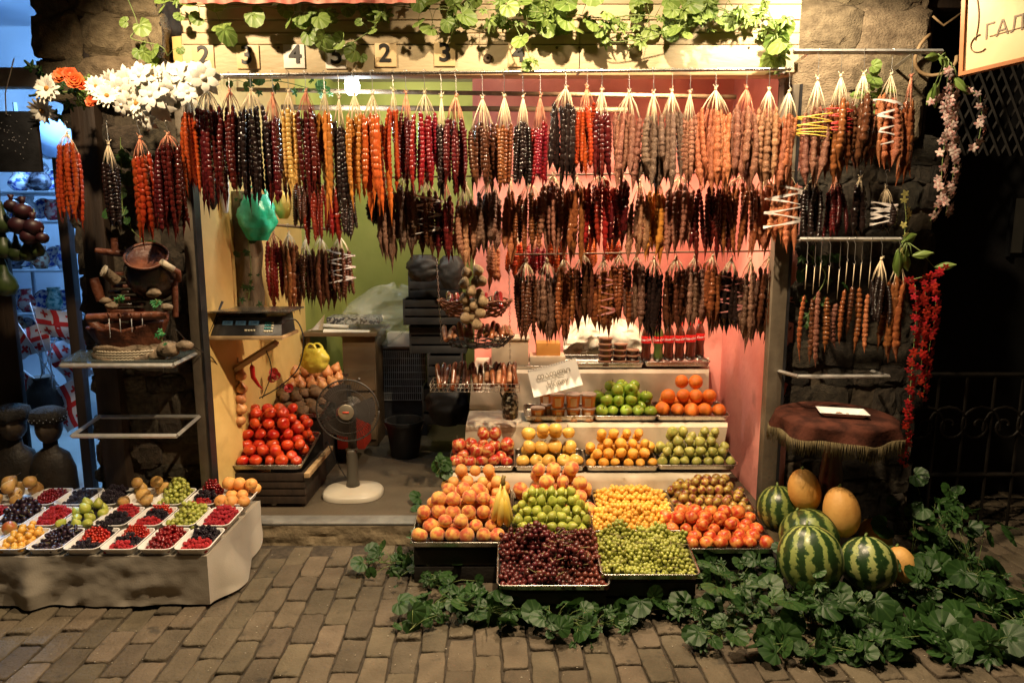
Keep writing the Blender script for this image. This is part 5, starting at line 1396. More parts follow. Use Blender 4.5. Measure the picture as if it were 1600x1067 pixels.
M_ROLL = CM['dbrown'][0]; M_ROLLT = CM['tan'][0]; M_ROLLB = CM['brown'][0]
def rolls(base, n, rx, ry, z, ms, label, group, length=.15, tilt=60, spread=25, end=True):
    for k in range(n):
        x = rx * (2 * (k + .5) / n - 1) + rnd.uniform(-.008, .008); y = rnd.uniform(-ry, ry)
        m = ms[k % len(ms)] if rnd.random() < .8 else rnd.choice(ms)
        t = thing('candy_roll', label, 'candy stick', base + Vector((x, y, z + rnd.uniform(0, .02))), (R(-tilt + rnd.uniform(-12, 12)), R(rnd.uniform(-spread, spread)), 0), group)
        b = MB(); L_ = length * rnd.uniform(.85, 1.1)
        b.tube([(0, 0, -L_ / 2), (0, 0, -L_ / 2 + .004), (.001, 0, -L_ * .2), (-.001, .001, L_ * .2), (0, 0, L_ / 2 - .012), (0, 0, L_ / 2)], [.010, .0125, .0135, .0135, .0125, .006], 8)
        inst('stick', b.mesh('stick'), m, t)
rolls(p1, 12, .15, .05, .075, [M_ROLL, CM['maroon'][0], CM['crimson'][0]], 'dark red fruit roll lying in the upper wicker basket', 'fruit rolls in the upper wicker basket', .11, 65)
rolls(p2 + Vector((.09, 0, 0)), 9, .09, .05, .065, [M_ROLLT, M_ROLLB], 'tan candy stick at the right of the black wire basket', 'tan candy sticks', .13, 65, 30)
rolls(p2 + Vector((-.10, 0, 0)), 6, .07, .05, .06, [M_ROLLT], 'tan candy stick at the left of the black wire basket', 'tan candy sticks left', .12, 60, 30)
# wire tray of sticks
q0, q1 = at(672, 612, 3.40), at(812, 600, 3.40)
wt = thing('wire_tray', 'long wire tray full of upright brown candy sticks left of the sign', 'tray', ((q0.x + q1.x) / 2, 3.40, q0.z))
hw = (q1.x - q0.x) / 2
b = MB()
for zz in (0, .02, .04):
    b.tube([(-hw, 0, zz), (hw, 0, zz)], .002, 5); b.tube([(-hw, .16, zz), (hw, .16, zz)], .002, 5); b.tube([(-hw, 0, zz), (-hw, .16, zz)], .002, 5); b.tube([(hw, 0, zz), (hw, .16, zz)], .002, 5)
inst('frame_wires', b.mesh('frame_wires'), M_STEEL, wt)
b = MB()
for k in range(22):
    x = -hw + 2 * hw * k / 21; b.tube([(x, 0, .04), (x, 0, 0), (x, .16, 0), (x, .16, .04)], .0015, 4)
inst('cross_wires', b.mesh('cross_wires'), M_STEEL, wt)
base = Vector(((q0.x + q1.x) / 2, 3.48, q0.z))
rolls(base, 15, hw * .95, .05, .055, [M_ROLLB, M_ROLL, CM['dustbrown'][0]], 'brown candy stick standing in the long wire tray', 'candy sticks in the long wire tray', .15, 35, 14)
rolls(base + Vector((hw * .45, -.02, 0)), 8, hw * .5, .02, .065, [M_ROLLT, M_ROLLB], 'tan dusted candy stick at the right of the wire tray', 'tan sticks in the wire tray', .13, 45, 12)
# stand legs behind baskets
# braid of netted bulbs
M_NET = mat('dry_netted_bulb', (0.30, 0.18, 0.08), (0.62, 0.46, 0.26), .7, 70, 4, .44, .58, bump=.8, bscale=120, var=.12)
q = at(740, 405, 3.36)
br = thing('bulb_braid', 'braid of dry netted walnut bulbs hanging before the wicker basket', 'braid', q)
for k, (dx, dy) in enumerate([(-12, 22), (8, 18), (-16, 38), (4, 36), (14, 34), (-4, 50), (10, 55), (-16, 62), (16, 66), (-10, 76), (2, 72), (12, 84), (-2, 90), (-14, 92), (6, 102), (0, 70)]):
    p = at(740 + dx * .9, 405 + dy, 3.35 - .02 * (k % 3)) - q
    b = MB(); b.sphere((0, 0, 0), 1, 12, 8); 
    o = inst('bulb', FM['fig'][k % 4], M_NET, br, p, (rnd.uniform(-.6, .6), rnd.uniform(-.6, .6), rnd.uniform(0, 6)), (.029, .029, .034))
b = MB(); b.tube([(0, 0, .0), (.004, 0, -.1), (-.004, 0, -.2), (0, 0, -.3)], .006, 6); inst('plaited_stem', b.mesh('plaited_stem'), M_TWINE, br)

# ---- produce shelves on the left inside
tom = tray(340, 472, 736, 3.42, .40, 10, 'dark steel tray heaped with red tomatoes inside the doorway')
fill(tom, 'tomato', M_TOMATO, .033, 75, .15, 'shiny red tomato in the heap inside the doorway', 'tomato', 'tomato', 'tomatoes inside the doorway')
pot_t = tray(388, 502, 655, 3.85, .34, 8, 'dark tray of brown potatoes above the tomatoes')
fill(pot_t, 'potato', M_POTATO, .034, 32, .07, 'brown potato in the tray above the tomatoes', 'potato', 'potato', 'potatoes above the tomatoes')
on_t = tray(425, 530, 615, 4.15, .30, 8, 'tray of onions below the yellow bag')
fill(on_t, 'onion', M_ONION, .034, 28, .07, 'papery orange onion in the heap below the yellow bag', 'onion', 'onion', 'onions below the yellow bag')
sr = thing('produce_rack', 'dark slatted wooden rack under the tomato tray', 'rack', (-1.15, 3.6, .09))
x0, x1 = at(338, 740, 3.42).x, at(474, 740, 3.42).x
zt = at(400, 738, 3.42).z
for k in range(4):
    zz = .11 + (zt - .13) * k / 4
    b = MB(); b.bx(x0, x1, 3.43, 3.45, zz, zz + .05); b.build('slat', M_DARKWOOD, sr, bevel=.002)
for xx in (x0 + .012, x1 - .03):
    b = MB(); b.bx(xx, xx + .024, 3.452, 3.86, .09, zt - .02); b.build('side_panel', M_DARKWOOD, sr, bevel=.002)
b = MB(); b.bx(x1 + .002, x1 + .03, 3.42, 3.9, zt - .03, zt - .005); b.build('edge_board', M_WOOD, sr, bevel=.002)
xa, xb = at(388, 655, 3.85).x, at(530, 655, 4.15).x
b = MB(); b.bx(xa, at(502, 655, 3.85).x, 3.87, 4.16, .09, at(400, 657, 3.85).z - .006); b.build('rear_case', M_STAND, sr)
b = MB(); b.bx(at(425, 655, 4.17).x, xb, 4.17, 4.5, .09, at(400, 617, 4.15).z - .008); b.build('rear_case', M_STAND, sr)
# onion braid, chain and peppers on the yellow wall
q = at(372, 565, 3.50)
ob = thing('onion_braid', 'string of brown onions hanging under the weighing shelf', 'onions', q)
for k, (dx, dy) in enumerate([(-8, 18), (6, 22), (-6, 36), (8, 42), (-8, 52), (6, 58), (-7, 68), (7, 74), (-6, 84), (5, 92)]):
    p = at(370 + dx, 565 + dy, 3.50 - .01 * (k % 2)) - q; inst('onion', FM['onion'][k % 4], M_ONION, ob, p, (rnd.uniform(-.5, .5), rnd.uniform(-.5, .5), 0), (.030, .030, .030))
b = MB(); b.tube([(0, 0, 0.02), (0, 0, -.32)], .006, 6); inst('plaited_stem', b.mesh('plaited_stem'), M_TWINE, ob)
for k, (px, py, L_, lb) in enumerate([(347, 585, .20, 'long red chilli pepper hanging beside the chain on the yellow wall'), (393, 570, .13, 'curved red chilli pepper hanging below the weighing shelf')]):
    q = at(px, py, 3.46); t = thing('chilli_pepper', lb, 'pepper', q)
    b = MB(); b.tube([(0, 0, 0), (.002, 0, -L_ * .1), (.004, 0, -L_ * .5), (.012 + .02 * k, 0, -L_ * .85), (.02 + .03 * k, 0, -L_)], [.006, .013, .012, .007, .001], 10); inst('pod', b.mesh('pod'), mat('chilli_skin', (0.50, 0.01, 0.01), (0.6, 0.02, 0.02), .18), t)
    b = MB(); b.tube([(0, 0, 0), (0, 0, .03)], .003, 5); inst('stalk', b.mesh('stalk'), M_STEM, t)
chain('hanging_chain', at(338, 545, 3.44), at(345, 650, 3.44), 'thin chain hanging beside the long red chilli pepper')
for k, (px, py) in enumerate([(428, 582), (426, 592), (432, 588), (452, 607)]):
    q = at(px, py, 3.8); t = thing('fabric_rose', 'pink red fabric rose ' + ('highest', 'left', 'right', 'lowest and alone')[k] + ' among the onions', 'flower', q, (R(60), 0, 0))
    b = MB()
    for ringi in range(3):
        for j in range(5):
            a0 = j * 2 * PI / 5 + ringi * .5; rr = .006 + .008 * ringi
            b.grid(lambda u, v: (rr * math.cos(a0 + (u - .5) * 1.5) * (.5 + .7 * v), rr * math.sin(a0 + (u - .5) * 1.5) * (.5 + .7 * v), .016 * v - .004 * ringi + .003 * math.sin(PI * u)), 4, 3)
    inst('petals', b.mesh('petals'), mat('rose_fabric', (0.70, 0.06, 0.08), (0.8, 0.16, 0.14), .6, 60), t)
# yellow shopping bag on the onions
def bag(px, py, Y, w, h, m, label, name='plastic_bag', handles=True, seed=0):
    q = at(px, py, Y); t = thing(name, label, 'bag', q)
    b = MB()
    def f(u, v):
        th = 2 * PI * u; z = h * v
        rr = (math.sin(PI * (.08 + .80 * v)) ** .6) * (1 + .22 * nz(math.cos(th) * 2 + seed, math.sin(th) * 2, v * 4) + .12 * nz(math.cos(th) * 5, math.sin(th) * 5 + seed, v * 9))
        return (w / 2 * rr * math.cos(th), w * .32 * rr * math.sin(th), z)
    b.grid(f, 36, 20); inst('body', b.mesh('body'), m, t)
    if handles:
        b = MB()
        for s_ in (-1, 1):
            pts = [(s_ * w * .10 + w * .18 * math.cos(a), .01 * s_, h * .84 + h * .32 * math.sin(a)) for a in [PI * k / 10 for k in range(11)]]
            b.tube(pts, [.006 + .006 * abs(5 - k) / 5 for k in range(11)], 5)
        inst('handle', b.mesh('handle'), m, t)
    return t
M_YBAG = mat('yellow_film', (0.78, 0.66, 0.05), (0.84, 0.74, 0.12), .25, 8, bump=.3, bscale=30)
M_GBAG = mat('green_film', (0.02, 0.52, 0.30), (0.12, 0.66, 0.44), .22, 8, bump=.4, bscale=30)
bag(492, 582, 4.0, .17, .15, M_YBAG, 'yellow plastic carrier bag sitting on the onions', seed=3)
bag(404, 376, 3.52, .19, .23, M_GBAG, 'green plastic carrier bag hanging above the bark post', seed=5)
bag(443, 342, 3.60, .09, .14, mat('yellow_bag_print', (0.80, 0.58, 0.10), (0.84, 0.64, 0.18), .35), 'small yellow bag beside the green carrier bag', handles=False, seed=8)
bag(352, 333, 3.45, .05, .22, mat('white_film', (0.78, 0.76, 0.72), rough=.3), 'white plastic bag hanging behind the black one', handles=False, seed=9)
bag(327, 328, 3.40, .11, .20, mat('black_film', (0.012, 0.012, 0.014), rough=.15), 'glossy black plastic bag under the maroon sweets', handles=False, seed=2)
# black square bag is the thing above; stickers on the yellow wall
def on_reveal(px, py):
    """point on the slanting yellow reveal"""
    a, b_ = Vector((-1.535, 3.27)), Vector((-1.43, 3.50))
    d = at(px, py, 1.0) - CAM; dx, dy = d.x, d.y
    ex, ey = b_ - a
    t = (a.x * dy - a.y * dx) / (ex * (-dy) + ey * dx) if abs(ex * -dy + ey * dx) > 1e-9 else 0
    pt = a + (b_ - a) * t; k = pt.y / dy
    return Vector((pt.x, pt.y, CAM.z + d.z * k))
nrm = Vector((0.23, -0.105, 0)).normalized()
rotz = math.atan2(.23, .105)
def sticker(px0, px1, py0, py1, m, name, label, pieces):
    c_ = on_reveal((px0 + px1) / 2, (py0 + py1) / 2) + nrm * .0015
    w = (on_reveal(px1, py0) - on_reveal(px0, py0)).length; h = on_reveal(px0, py0).z - on_reveal(px0, py1).z
    t = thing(name, label, 'sticker', c_, (0, 0, rotz))
    b = MB(); b.box((0, 0, 0), (w, .001, h)); inst('paper', b.mesh('paper', False), m, t)
    for (kind, u, v, su, sv, mm, txt) in pieces:
        if kind == 'box':
            b = MB(); b.box((0, 0, 0), (w * su, .0006, h * sv)); inst('printed_patch', b.mesh('printed_patch', False), mm, t, ((u - .5) * w, -.0012, (.5 - v) * h))
        elif kind == 'disc':
            b = MB(); b.lathe([(.001, 0), (1, 0)], 14, Matrix.Rotation(R(90), 4, 'X') @ Matrix.Diagonal((w * su, h * sv, 1, 1))); inst('printed_disc', b.mesh('printed_disc', False), mm, t, ((u - .5) * w, -.0014, (.5 - v) * h))
        else:
            me = text_mesh(txt, 1.0, .0); xs = [vv.co.x for vv in me.vertices]; W_ = max(xs) - min(xs); 
            inst('lettering', me, mm, t, ((u - .5) * w, -.0022, (.5 - v) * h), (R(90), 0, 0), (w * su / W_, h * sv / .7, 1))
M_BLUEP = mat('blue_print', (0.02, 0.14, 0.42), rough=.5); M_NAVY = mat('navy_print', (0.03, 0.05, 0.25), rough=.5); M_REDP = mat('red_print', (0.65, 0.08, 0.04), rough=.5); M_GREYP = mat('grey_print', (0.3, 0.3, 0.3), rough=.5)
sticker(313, 329, 366, 466, M_WHITE, 'card_sticker', 'tall white card payment sticker lettered VISA on the yellow wall', [('text', .5, .23, .8, .06, M_NAVY, 'VISA'), ('disc', .36, .44, .22, .05, M_REDP, ''), ('disc', .64, .44, .22, .05, mat('ochre_print', (0.8, .4, .05), rough=.5), ''), ('box', .5, .71, .8, .19, M_BLUEP, ''),
   ('text', .5, .72, .6, .04, M_WHITE, 'AMEX'), ('box', .5, .06, .7, .012, M_GREYP, ''), ('box', .5, .13, .6, .012, M_GREYP, ''), ('text', .5, .32, .5, .04, M_NAVY, 'Plus'), ('text', .5, .58, .5, .04, M_BLUEP, 'Plus'), ('box', .5, .90, .5, .012, M_GREYP, '')])
sticker(329, 345, 385, 420, M_WHITE, 'notice_sticker', 'small square notice with a red stripe beside the card sticker', [('box', .5, .76, 1, .14, M_REDP, ''), ('box', .3, .38, .2, .1, M_INK, ''), ('box', .6, .5, .4, .03, M_REDP, ''), ('box', .5, .15, .7, .03, M_GREYP, '')])
# bark post with ivy
M_BARK = mat('rough_bark', (0.09, 0.065, 0.04), (0.22, 0.17, 0.11), .9, 16, 6, bump=1.0, bscale=30, stretch=(1, 1, .4))
q = at(390, 478, 3.62)
bk = thing('bark_log', 'rough bark log standing upright behind the scale with ivy', 'log', q)
b = MB(); hh = at(390, 300, 3.62).z - q.z
b.grid(lambda u, v: (.075 * math.cos(2 * PI * u) * (1 + .16 * nz(math.cos(2 * PI * u) * 2, math.sin(2 * PI * u) * 2, v * 5)), .06 * math.sin(2 * PI * u) * (1 + .16 * nz(math.cos(2 * PI * u) * 2, math.sin(2 * PI * u) * 2, v * 5)), hh * v), 36, 30); inst('trunk', b.mesh('trunk'), M_BARK, bk)
# weighing scale on bracket shelf
q0, q1 = at(322, 526, 3.30), at(441, 531, 3.30)
ws = thing('bracket_shelf', 'pale wooden shelf with a slanting brace carrying the scale', 'shelf', ((q0.x + q1.x) / 2, 3.42, q0.z))
b = MB(); b.bx(q0.x, q1.x, 3.30, 3.56, q0.z - .016, q0.z); b.build('board', M_WOOD, ws, bevel=.002)
b = MB(); b.tube([(q1.x - .04, 3.33, q0.z - .035), (q0.x + .10, 3.46, q0.z - .17), (q0.x + .02, 3.5, q0.z - .22)], .018, 4); b.build('brace', M_WOOD, ws, angle=50)
b = MB(); b.bx(q0.x + .01, q0.x + .035, 3.47, 3.51, q0.z - .45, q0.z - .017); b.build('wall_batten', M_WOOD, ws, bevel=.002)
sc = thing('weighing_scale', 'black digital weighing scale with steel pan on the wooden shelf', 'scale', ((q0.x + q1.x) / 2, 3.32, q0.z))
wv = (q1.x - q0.x) / 2 - .01
b = MB(); b.add([(-wv, 0, 0), (wv, 0, 0), (wv, .22, 0), (-wv, .22, 0), (-wv + .015, .055, .088), (wv - .01, .055, .088), (wv - .01, .22, .095), (-wv + .015, .22, .095)], [(0, 3, 2, 1), (4, 5, 6, 7), (0, 1, 5, 4), (1, 2, 6, 5), (2, 3, 7, 6), (3, 0, 4, 7)])
inst('housing', b.mesh('housing', True, .004, angle=40), M_BLACK, sc)
b = MB(); b.box((0.02, .12, .118), (2 * wv + .05, .25, .008)); inst('pan', b.mesh('pan', True, .003, angle=40), M_STEEL, sc)
b = MB(); b.box((0, .12, .104), (.10, .10, .016)); inst('pan_support', b.mesh('pan_support'), M_BLACK, sc)
M_LCD = emit('lcd_glass', (0.05, 0.09, 0.10), .25); M_KEYC = mat('cream_keys', (0.7, 0.66, 0.5), rough=.4); M_KEYT = mat('teal_keys', (0.05, 0.28, 0.30), rough=.4)
face = Matrix.Rotation(R(-math.degrees(math.atan2(.055, .088))), 4, 'X')
def fp(x, z): return (x, .055 * z / .088 - .002, z)
for x in (-.10, -.035, .03):
    b = MB(); b.box((0, 0, 0), (.05, .002, .022)); o = inst('display', b.mesh('display'), M_LCD, sc, fp(x, .060), (-math.atan2(.055, .088), 0, 0))
    inst('digits', text_mesh('0.00', .018, 0), M_INK, o, (0, -.0016, 0), (R(90), 0, 0))
b = MB()
for k in range(4): b.box(fp(-.005 + .014 * k, .026), (.011, .003, .010))
inst('key_row', b.mesh('key_row'), M_KEYC, sc)
b = MB(); b2 = MB()
for i in range(4):
    for j in range(4): (b2 if i > 2 or j < 1 else b).box(fp(.090 + .0115 * i, .022 + .013 * j), (.0095, .004, .009))
inst('keypad', b.mesh('keypad'), M_KEYT, sc); inst('side_keys', b2.mesh('side_keys'), M_KEYC, sc)
b = MB(); b.tube([(-wv - .01, .0, .01), (-wv + .03, .10, .16)], .008, 4); inst('support_arm', b.mesh('support_arm'), M_BLACK, sc)
def cable(pts, label, r_=.0028):
    pts = [Vector(p) for p in pts]; out = []
    for i in range(len(pts) - 1):
        p0, p1, p2, p3 = pts[max(i - 1, 0)], pts[i], pts[i + 1], pts[min(i + 2, len(pts) - 1)]
        for k in range(6):
            t = k / 6; out.append(.5 * ((2 * p1) + (p2 - p0) * t + (2 * p0 - 5 * p1 + 4 * p2 - p3) * t * t + (-p0 + 3 * p1 - 3 * p2 + p3) * t ** 3))
    out.append(pts[-1]); b = MB(); b.tube(out, r_, 6); o = b.build('cable', M_BLACK); tag(o, label, 'cable')
cable([at(440, 505, 3.32), at(462, 500, 3.4), at(474, 530, 3.4), at(466, 575, 3.45), at(435, 605, 3.5), at(405, 622, 3.5)], 'black cable looping from the scale down to the potatoes', .0035)
cable([at(275, 515, 2.95), at(300, 540, 3.1), at(330, 558, 3.3), at(345, 580, 3.4)], 'thin black cable running from the fountain across the door post')
cable([at(416, 548, 3.35), at(424, 580, 3.4), at(410, 622, 3.45)], 'black cable hanging straight under the scale shelf')

# ---- floor fan
q = at(552, 768, 3.62); q.z = .09
fan = thing('floor_fan', 'round desk fan with wire cage on a cream base in the doorway', 'fan', (q.x, 3.62, .09))
M_FANB = mat('cream_fan_base', (0.52, 0.47, 0.37), (0.60, 0.55, 0.45), .35, 5)
b = MB(); 
def fb(u, v):
    th = 2 * PI * u; e = abs(math.cos(th)) ** 3
    rr = [1.0, 1.0, .94, .55, .22, .001][int(round(v * 5))]; z = [0, .018, .030, .040, .052, .055][int(round(v * 5))]
    return (.165 * rr * math.copysign(abs(math.cos(th)) ** .8, math.cos(th)), .14 * rr * math.copysign(abs(math.sin(th)) ** .8, math.sin(th)), z)
b.grid(fb, 40, 5); inst('base', b.mesh('base'), M_FANB, fan)
b = MB(); b.lathe([(.040, .045), (.032, .09), (.030, .24), (.034, .26)], 18); inst('column', b.mesh('column'), mat('grey_fan_column', (0.10, 0.09, 0.07), rough=.4), fan)
hz = at(555, 640, 3.58).z - .09
b = MB(); b.sphere((0, .03, hz), .055, 16, 10, (1, 1.4, 1)); b.bx(-.02, .02, .0, .04, .25, hz - .03); inst('motor', b.mesh('motor'), mat('grey_motor', (0.10, 0.09, 0.08), rough=.4), fan)
cr = .168
b = MB()
for sgn, yy in ((-1, -.06), (1, -.02)):
    for k in range(72):
        a = 2 * PI * k / 72
        pts = [((.035 + (cr - .035) * t) * math.cos(a), -.06 + sgn * .034 * math.cos(t * PI / 2) ** .7 - .0, hz + (.035 + (cr - .035) * t) * math.sin(a)) for t in (0, .35, .7, .9, 1)]
        b.tube(pts, .0011, 3, False)
inst('cage', b.mesh('cage'), mat('grey_cage_wire', (0.035, 0.032, 0.028), rough=.5), fan)
b = MB(); b.tube([(cr * math.cos(a), -.06, hz + cr * math.sin(a)) for a in [2 * PI * k / 40 for k in range(41)]], .0045, 6)
for rr in (.06, .12): b.tube([(rr * math.cos(a), -.06 - .034 * math.cos((rr - .035) / (cr - .035) * PI / 2) ** .7, hz + rr * math.sin(a)) for a in [2 * PI * k / 40 for k in range(41)]], .0014, 5)
inst('cage_rim', b.mesh('cage_rim'), mat('grey_cage_wire2', (0.05, 0.045, 0.04), rough=.5), fan)
Mh = Matrix.Translation((0, -.096, hz)) @ Matrix.Rotation(R(90), 4, 'X')
b = MB(); b.lathe([(.042, -.004), (.042, .002), (.036, .006), (.001, .007)], 24, Mh); hub = inst('hub_cap', b.mesh('hub_cap', angle=50), mat('bronze_cap', (0.42, 0.36, 0.26), (0.5, 0.44, 0.33), .3, metal=.7), fan)
b = MB(); b.box((0, -.1045, hz), (.034, .001, .010)); inst('badge', b.mesh('badge'), M_REDP, fan)
M_BLADE = mat('smoky_blade', (0.06, 0.05, 0.045), rough=.3)
for k in range(3):
    b = MB(); b.grid(lambda u, v: ((.03 + .12 * u) * math.cos(k * 2.094 + (v - .5) * (1.3 - .3 * u)), -.06 + .03 * (v - .5), hz + (.03 + .12 * u) * math.sin(k * 2.094 + (v - .5) * (1.3 - .3 * u))), 6, 6)
    inst('blade', b.mesh('blade'), M_BLADE, fan)
cable([at(540, 745, 3.7), at(525, 720, 3.8), at(510, 690, 3.9), (at(505, 690, 4.0).x, 4.05, .10)], 'black cable trailing from the fan across the floor')
M_REDPL = mat('red_plastic', (0.50, 0.04, 0.02), rough=.4)
boxthing('red_crate', 527, 568, 640, 702, 4.1, .2, M_REDPL, 'red plastic crate behind the fan', 'crate')
# ---- desk, paper rolls, crates, clear bag in the rear
M_DESK = mat('brown_desk', (0.07, 0.045, 0.022), (0.13, 0.085, 0.045), .45, 6, bump=.2, stretch=(.3, 1, 1))
dk = thing('desk', 'brown wooden desk covered with papers deep inside the shop', 'desk', (-1.15, 4.6, .09))
zt = at(500, 520, 4.45).z; xl, xr_ = -1.385, at(588, 520, 4.45).x
b = MB(); b.bx(xl, xr_, 4.45, 4.95, zt - .025, zt); b.build('desk_top', M_DESK, dk, bevel=.003)
b = MB(); b.bx(xr_ - .24, xr_ - .02, 4.50, 4.9, .09, zt - .026); b.build('drawer_case', M_DESK, dk, bevel=.003)
b = MB(); b.bx(xl + .01, xl + .04, 4.5, 4.9, .09, zt - .026); b.build('side_panel', M_DESK, dk)
for k in range(3):
    b = MB(); b.bx(xr_ - .232, xr_ - .028, 4.485, 4.499, .14 + k * .17, .29 + k * .17); o = b.build('drawer_front', M_DESK, dk, bevel=.003)
    b = MB(); b.sphere((xr_ - .13, 4.478, .22 + k * .17), .01, 8, 6); b.build('knob', M_STEEL, dk)
for k, (px0, px1, py, rr, lb) in enumerate([(506, 578, 519, .022, 'long white paper roll lying on the desk edge'), (506, 545, 509, .014, 'thin pale roll behind the long white paper roll')]):
    p0, p1 = at(px0, py, 4.5 + .05 * k), at(px1, py + 2, 4.5 + .05 * k)
    t = thing('paper_roll', lb, 'roll', p0); b = MB(); b.tube([(0, 0, 0), p1 - p0], rr, 14); inst('roll', b.mesh('roll', angle=50), M_PAPER, t)
b = MB(); b.grid(lambda u, v: (at(480, 520, 4.48).x + .10 * u + .02 * v, 4.48 + .03 * math.sin(u * 3), zt + .01 + .11 * v * u), 8, 6); o = b.build('curled_paper', M_PAPER); tag(o, 'curled sheet of white paper at the left of the desk', 'paper')
boxthing('checkered_box', 510, 590, 496, 507, 4.65, .2, mat('checker_cloth', (0.05, 0.05, 0.06), (0.4, 0.4, 0.38), .6, 60, 0, .49, .51), 'dark checkered box behind the paper rolls', 'box')
# large clear plastic bag
M_FILM = mat('clear_film', (0.62, 0.66, 0.60), rough=.25, alpha=.28)
q = at(600, 540, 4.7)
t = thing('clear_plastic_sack', 'big crumpled translucent plastic sack on the crates', 'bag', q)
b = MB()
def sf(u, v):
    th = 2 * PI * u; ph = PI * (.02 + .96 * v); z = math.cos(ph)
    rr = math.sin(ph) ** .7 * (1 + .3 * nz(math.cos(th) * 1.6, math.sin(th) * 1.6, z * 2) + .12 * nz(math.cos(th) * 5, math.sin(th) * 5, z * 6))
    return (.26 * rr * math.cos(th) + .10 * z, .18 * rr * math.sin(th), .21 + .21 * z * (1 + .2 * nz(u * 8, v * 5, 1)) )
b.grid(sf, 44, 30); inst('film', b.mesh('film', False), M_FILM, t)
boxthing('white_sack_inside', 545 + 60, 640, 520, 542, 4.72, .1, M_PAPER, 'white bundle seen through the translucent sack', 'bundle')
# black crates stack and grille unit
M_CRATE = mat('black_crate_plastic', (0.004, 0.004, 0.004), (0.008, 0.008, 0.008), .6)
def crate(px0, px1, py0, py1, Y, dep, label, m=M_CRATE, nb=3):
    a, b_ = at(px0, py1, Y), at(px1, py0, Y)
    r = thing('plastic_crate', label, 'crate', ((a.x + b_.x) / 2, Y + dep / 2, a.z), group='black plastic crates in the dark rear')
    h = b_.z - a.z; w = b_.x - a.x
    for k in range(nb):
        b = MB(); zz = a.z + h * k / nb; b.bx(a.x + .012, b_.x - .012, Y, Y + .008, zz + .004, zz + h / nb * .86); b.build('slat', m, r, bevel=.001)
    for xx in (a.x, b_.x - .012):
        b = MB(); b.bx(xx, xx + .012, Y, Y + dep, a.z, b_.z); b.build('side_wall', m, r, bevel=.001)
    b = MB(); b.bx(a.x + .012, b_.x - .012, Y + dep - .01, Y + dep, a.z, b_.z); b.bx(a.x + .012, b_.x - .012, Y + .009, Y + dep - .01, a.z, a.z + .006); b.build('back_and_floor', m, r)
    return r
crate(638, 716, 424, 466, 4.30, .35, 'uppermost black crate of the tall stack behind the baskets')
crate(630, 724, 467, 508, 4.22, .35, 'second black crate of the tall stack behind the baskets')
crate(640, 728, 509, 553, 4.28, .35, 'third black crate of the tall stack behind the baskets')
crate(668, 722, 554, 604, 4.2, .35, 'fourth black crate of the tall stack behind the baskets')
crate(660, 730, 605, 664, 4.3, .35, 'lowest black crate of the tall stack behind the baskets')
bag(662, 440, 4.12, .20, .16, M_CRATE, 'crumpled black sack on top of the dark crates', 'black_sack', False, 11)
bag(706, 452, 4.10, .16, .20, M_CRATE, 'dark bundle slumped on the crates behind the chain', 'black_sack', False, 14)
bag(700, 664, 4.1, .26, .26, M_CRATE, 'black sack on the floor beside the lowest crate', 'black_sack', False, 17)
gu = thing('grille_cabinet', 'grey cabinet with a fine wire grille below the translucent sack', 'cabinet', (at(632, 600, 4.75).x, 4.9, .09))
ga, gb = at(596, 600, 4.75).x, at(666, 600, 4.75).x; gz = at(630, 545, 4.75).z
b = MB(); b.bx(ga, gb, 4.76, 5.1, .09, gz); b.build('case', M_BLACK, gu)
b = MB(); b.bx(ga - .01, gb + .01, 4.74, 5.1, gz + .001, gz + .03); b.build('top_rail', M_GREYMETAL, gu, bevel=.003)
b = MB()
for k in range(22): x = ga + (gb - ga) * (k + .5) / 22; b.bx(x - .002, x + .002, 4.750, 4.755, .35, gz - .01)
for k in range(8): z = .35 + (gz - .37) * k / 7; b.bx(ga, gb, 4.7445, 4.7495, z, z + .004)
b.build('grille', M_GREYMETAL, gu)
q = at(632, 660, 4.3)
t = thing('bucket', 'grey plastic bucket on the floor right of the fan', 'bucket', (q.x, 4.3, .09)); b = MB(); b.lathe([(.09, 0), (.12, .22), (.13, .22), (.13, .24), (.115, .24), (.088, .01)], 24); inst('pail', b.mesh('pail', angle=50), mat('dark_bucket', (0.012, 0.012, 0.012), rough=.5), t)
b = MB(); b.tube([(.125 * math.cos(a), -.03, .23 + .0 - .10 * math.sin(a)) for a in [PI * k / 12 for k in range(13)]], .003, 5); inst('handle', b.mesh('handle'), M_WIRE, t)
# ---- bright bulb
q = at(550, 132, 3.55)
bl = thing('light_bulb', 'glowing white bulb hanging just below the steel rail', 'light bulb', q)
b = MB(); b.lathe([(.001, -.052), (.022, -.048), (.036, -.024), (.037, .0), (.030, .020), (.013, .034)], 16); inst('glass', b.mesh('glass'), emit('bulb_glow', (0.85, 0.95, 1.0), 45), bl)
b = MB(); b.lathe([(.014, .0345), (.014, .06), (.006, .068)], 12); inst('socket', b.mesh('socket'), M_WHITE, bl)
b = MB(); b.tube([(0, 0, .068), (.005, 0, .2), (0, 0, .5)], .003, 5); inst('cord', b.mesh('cord'), M_BLACK, bl)

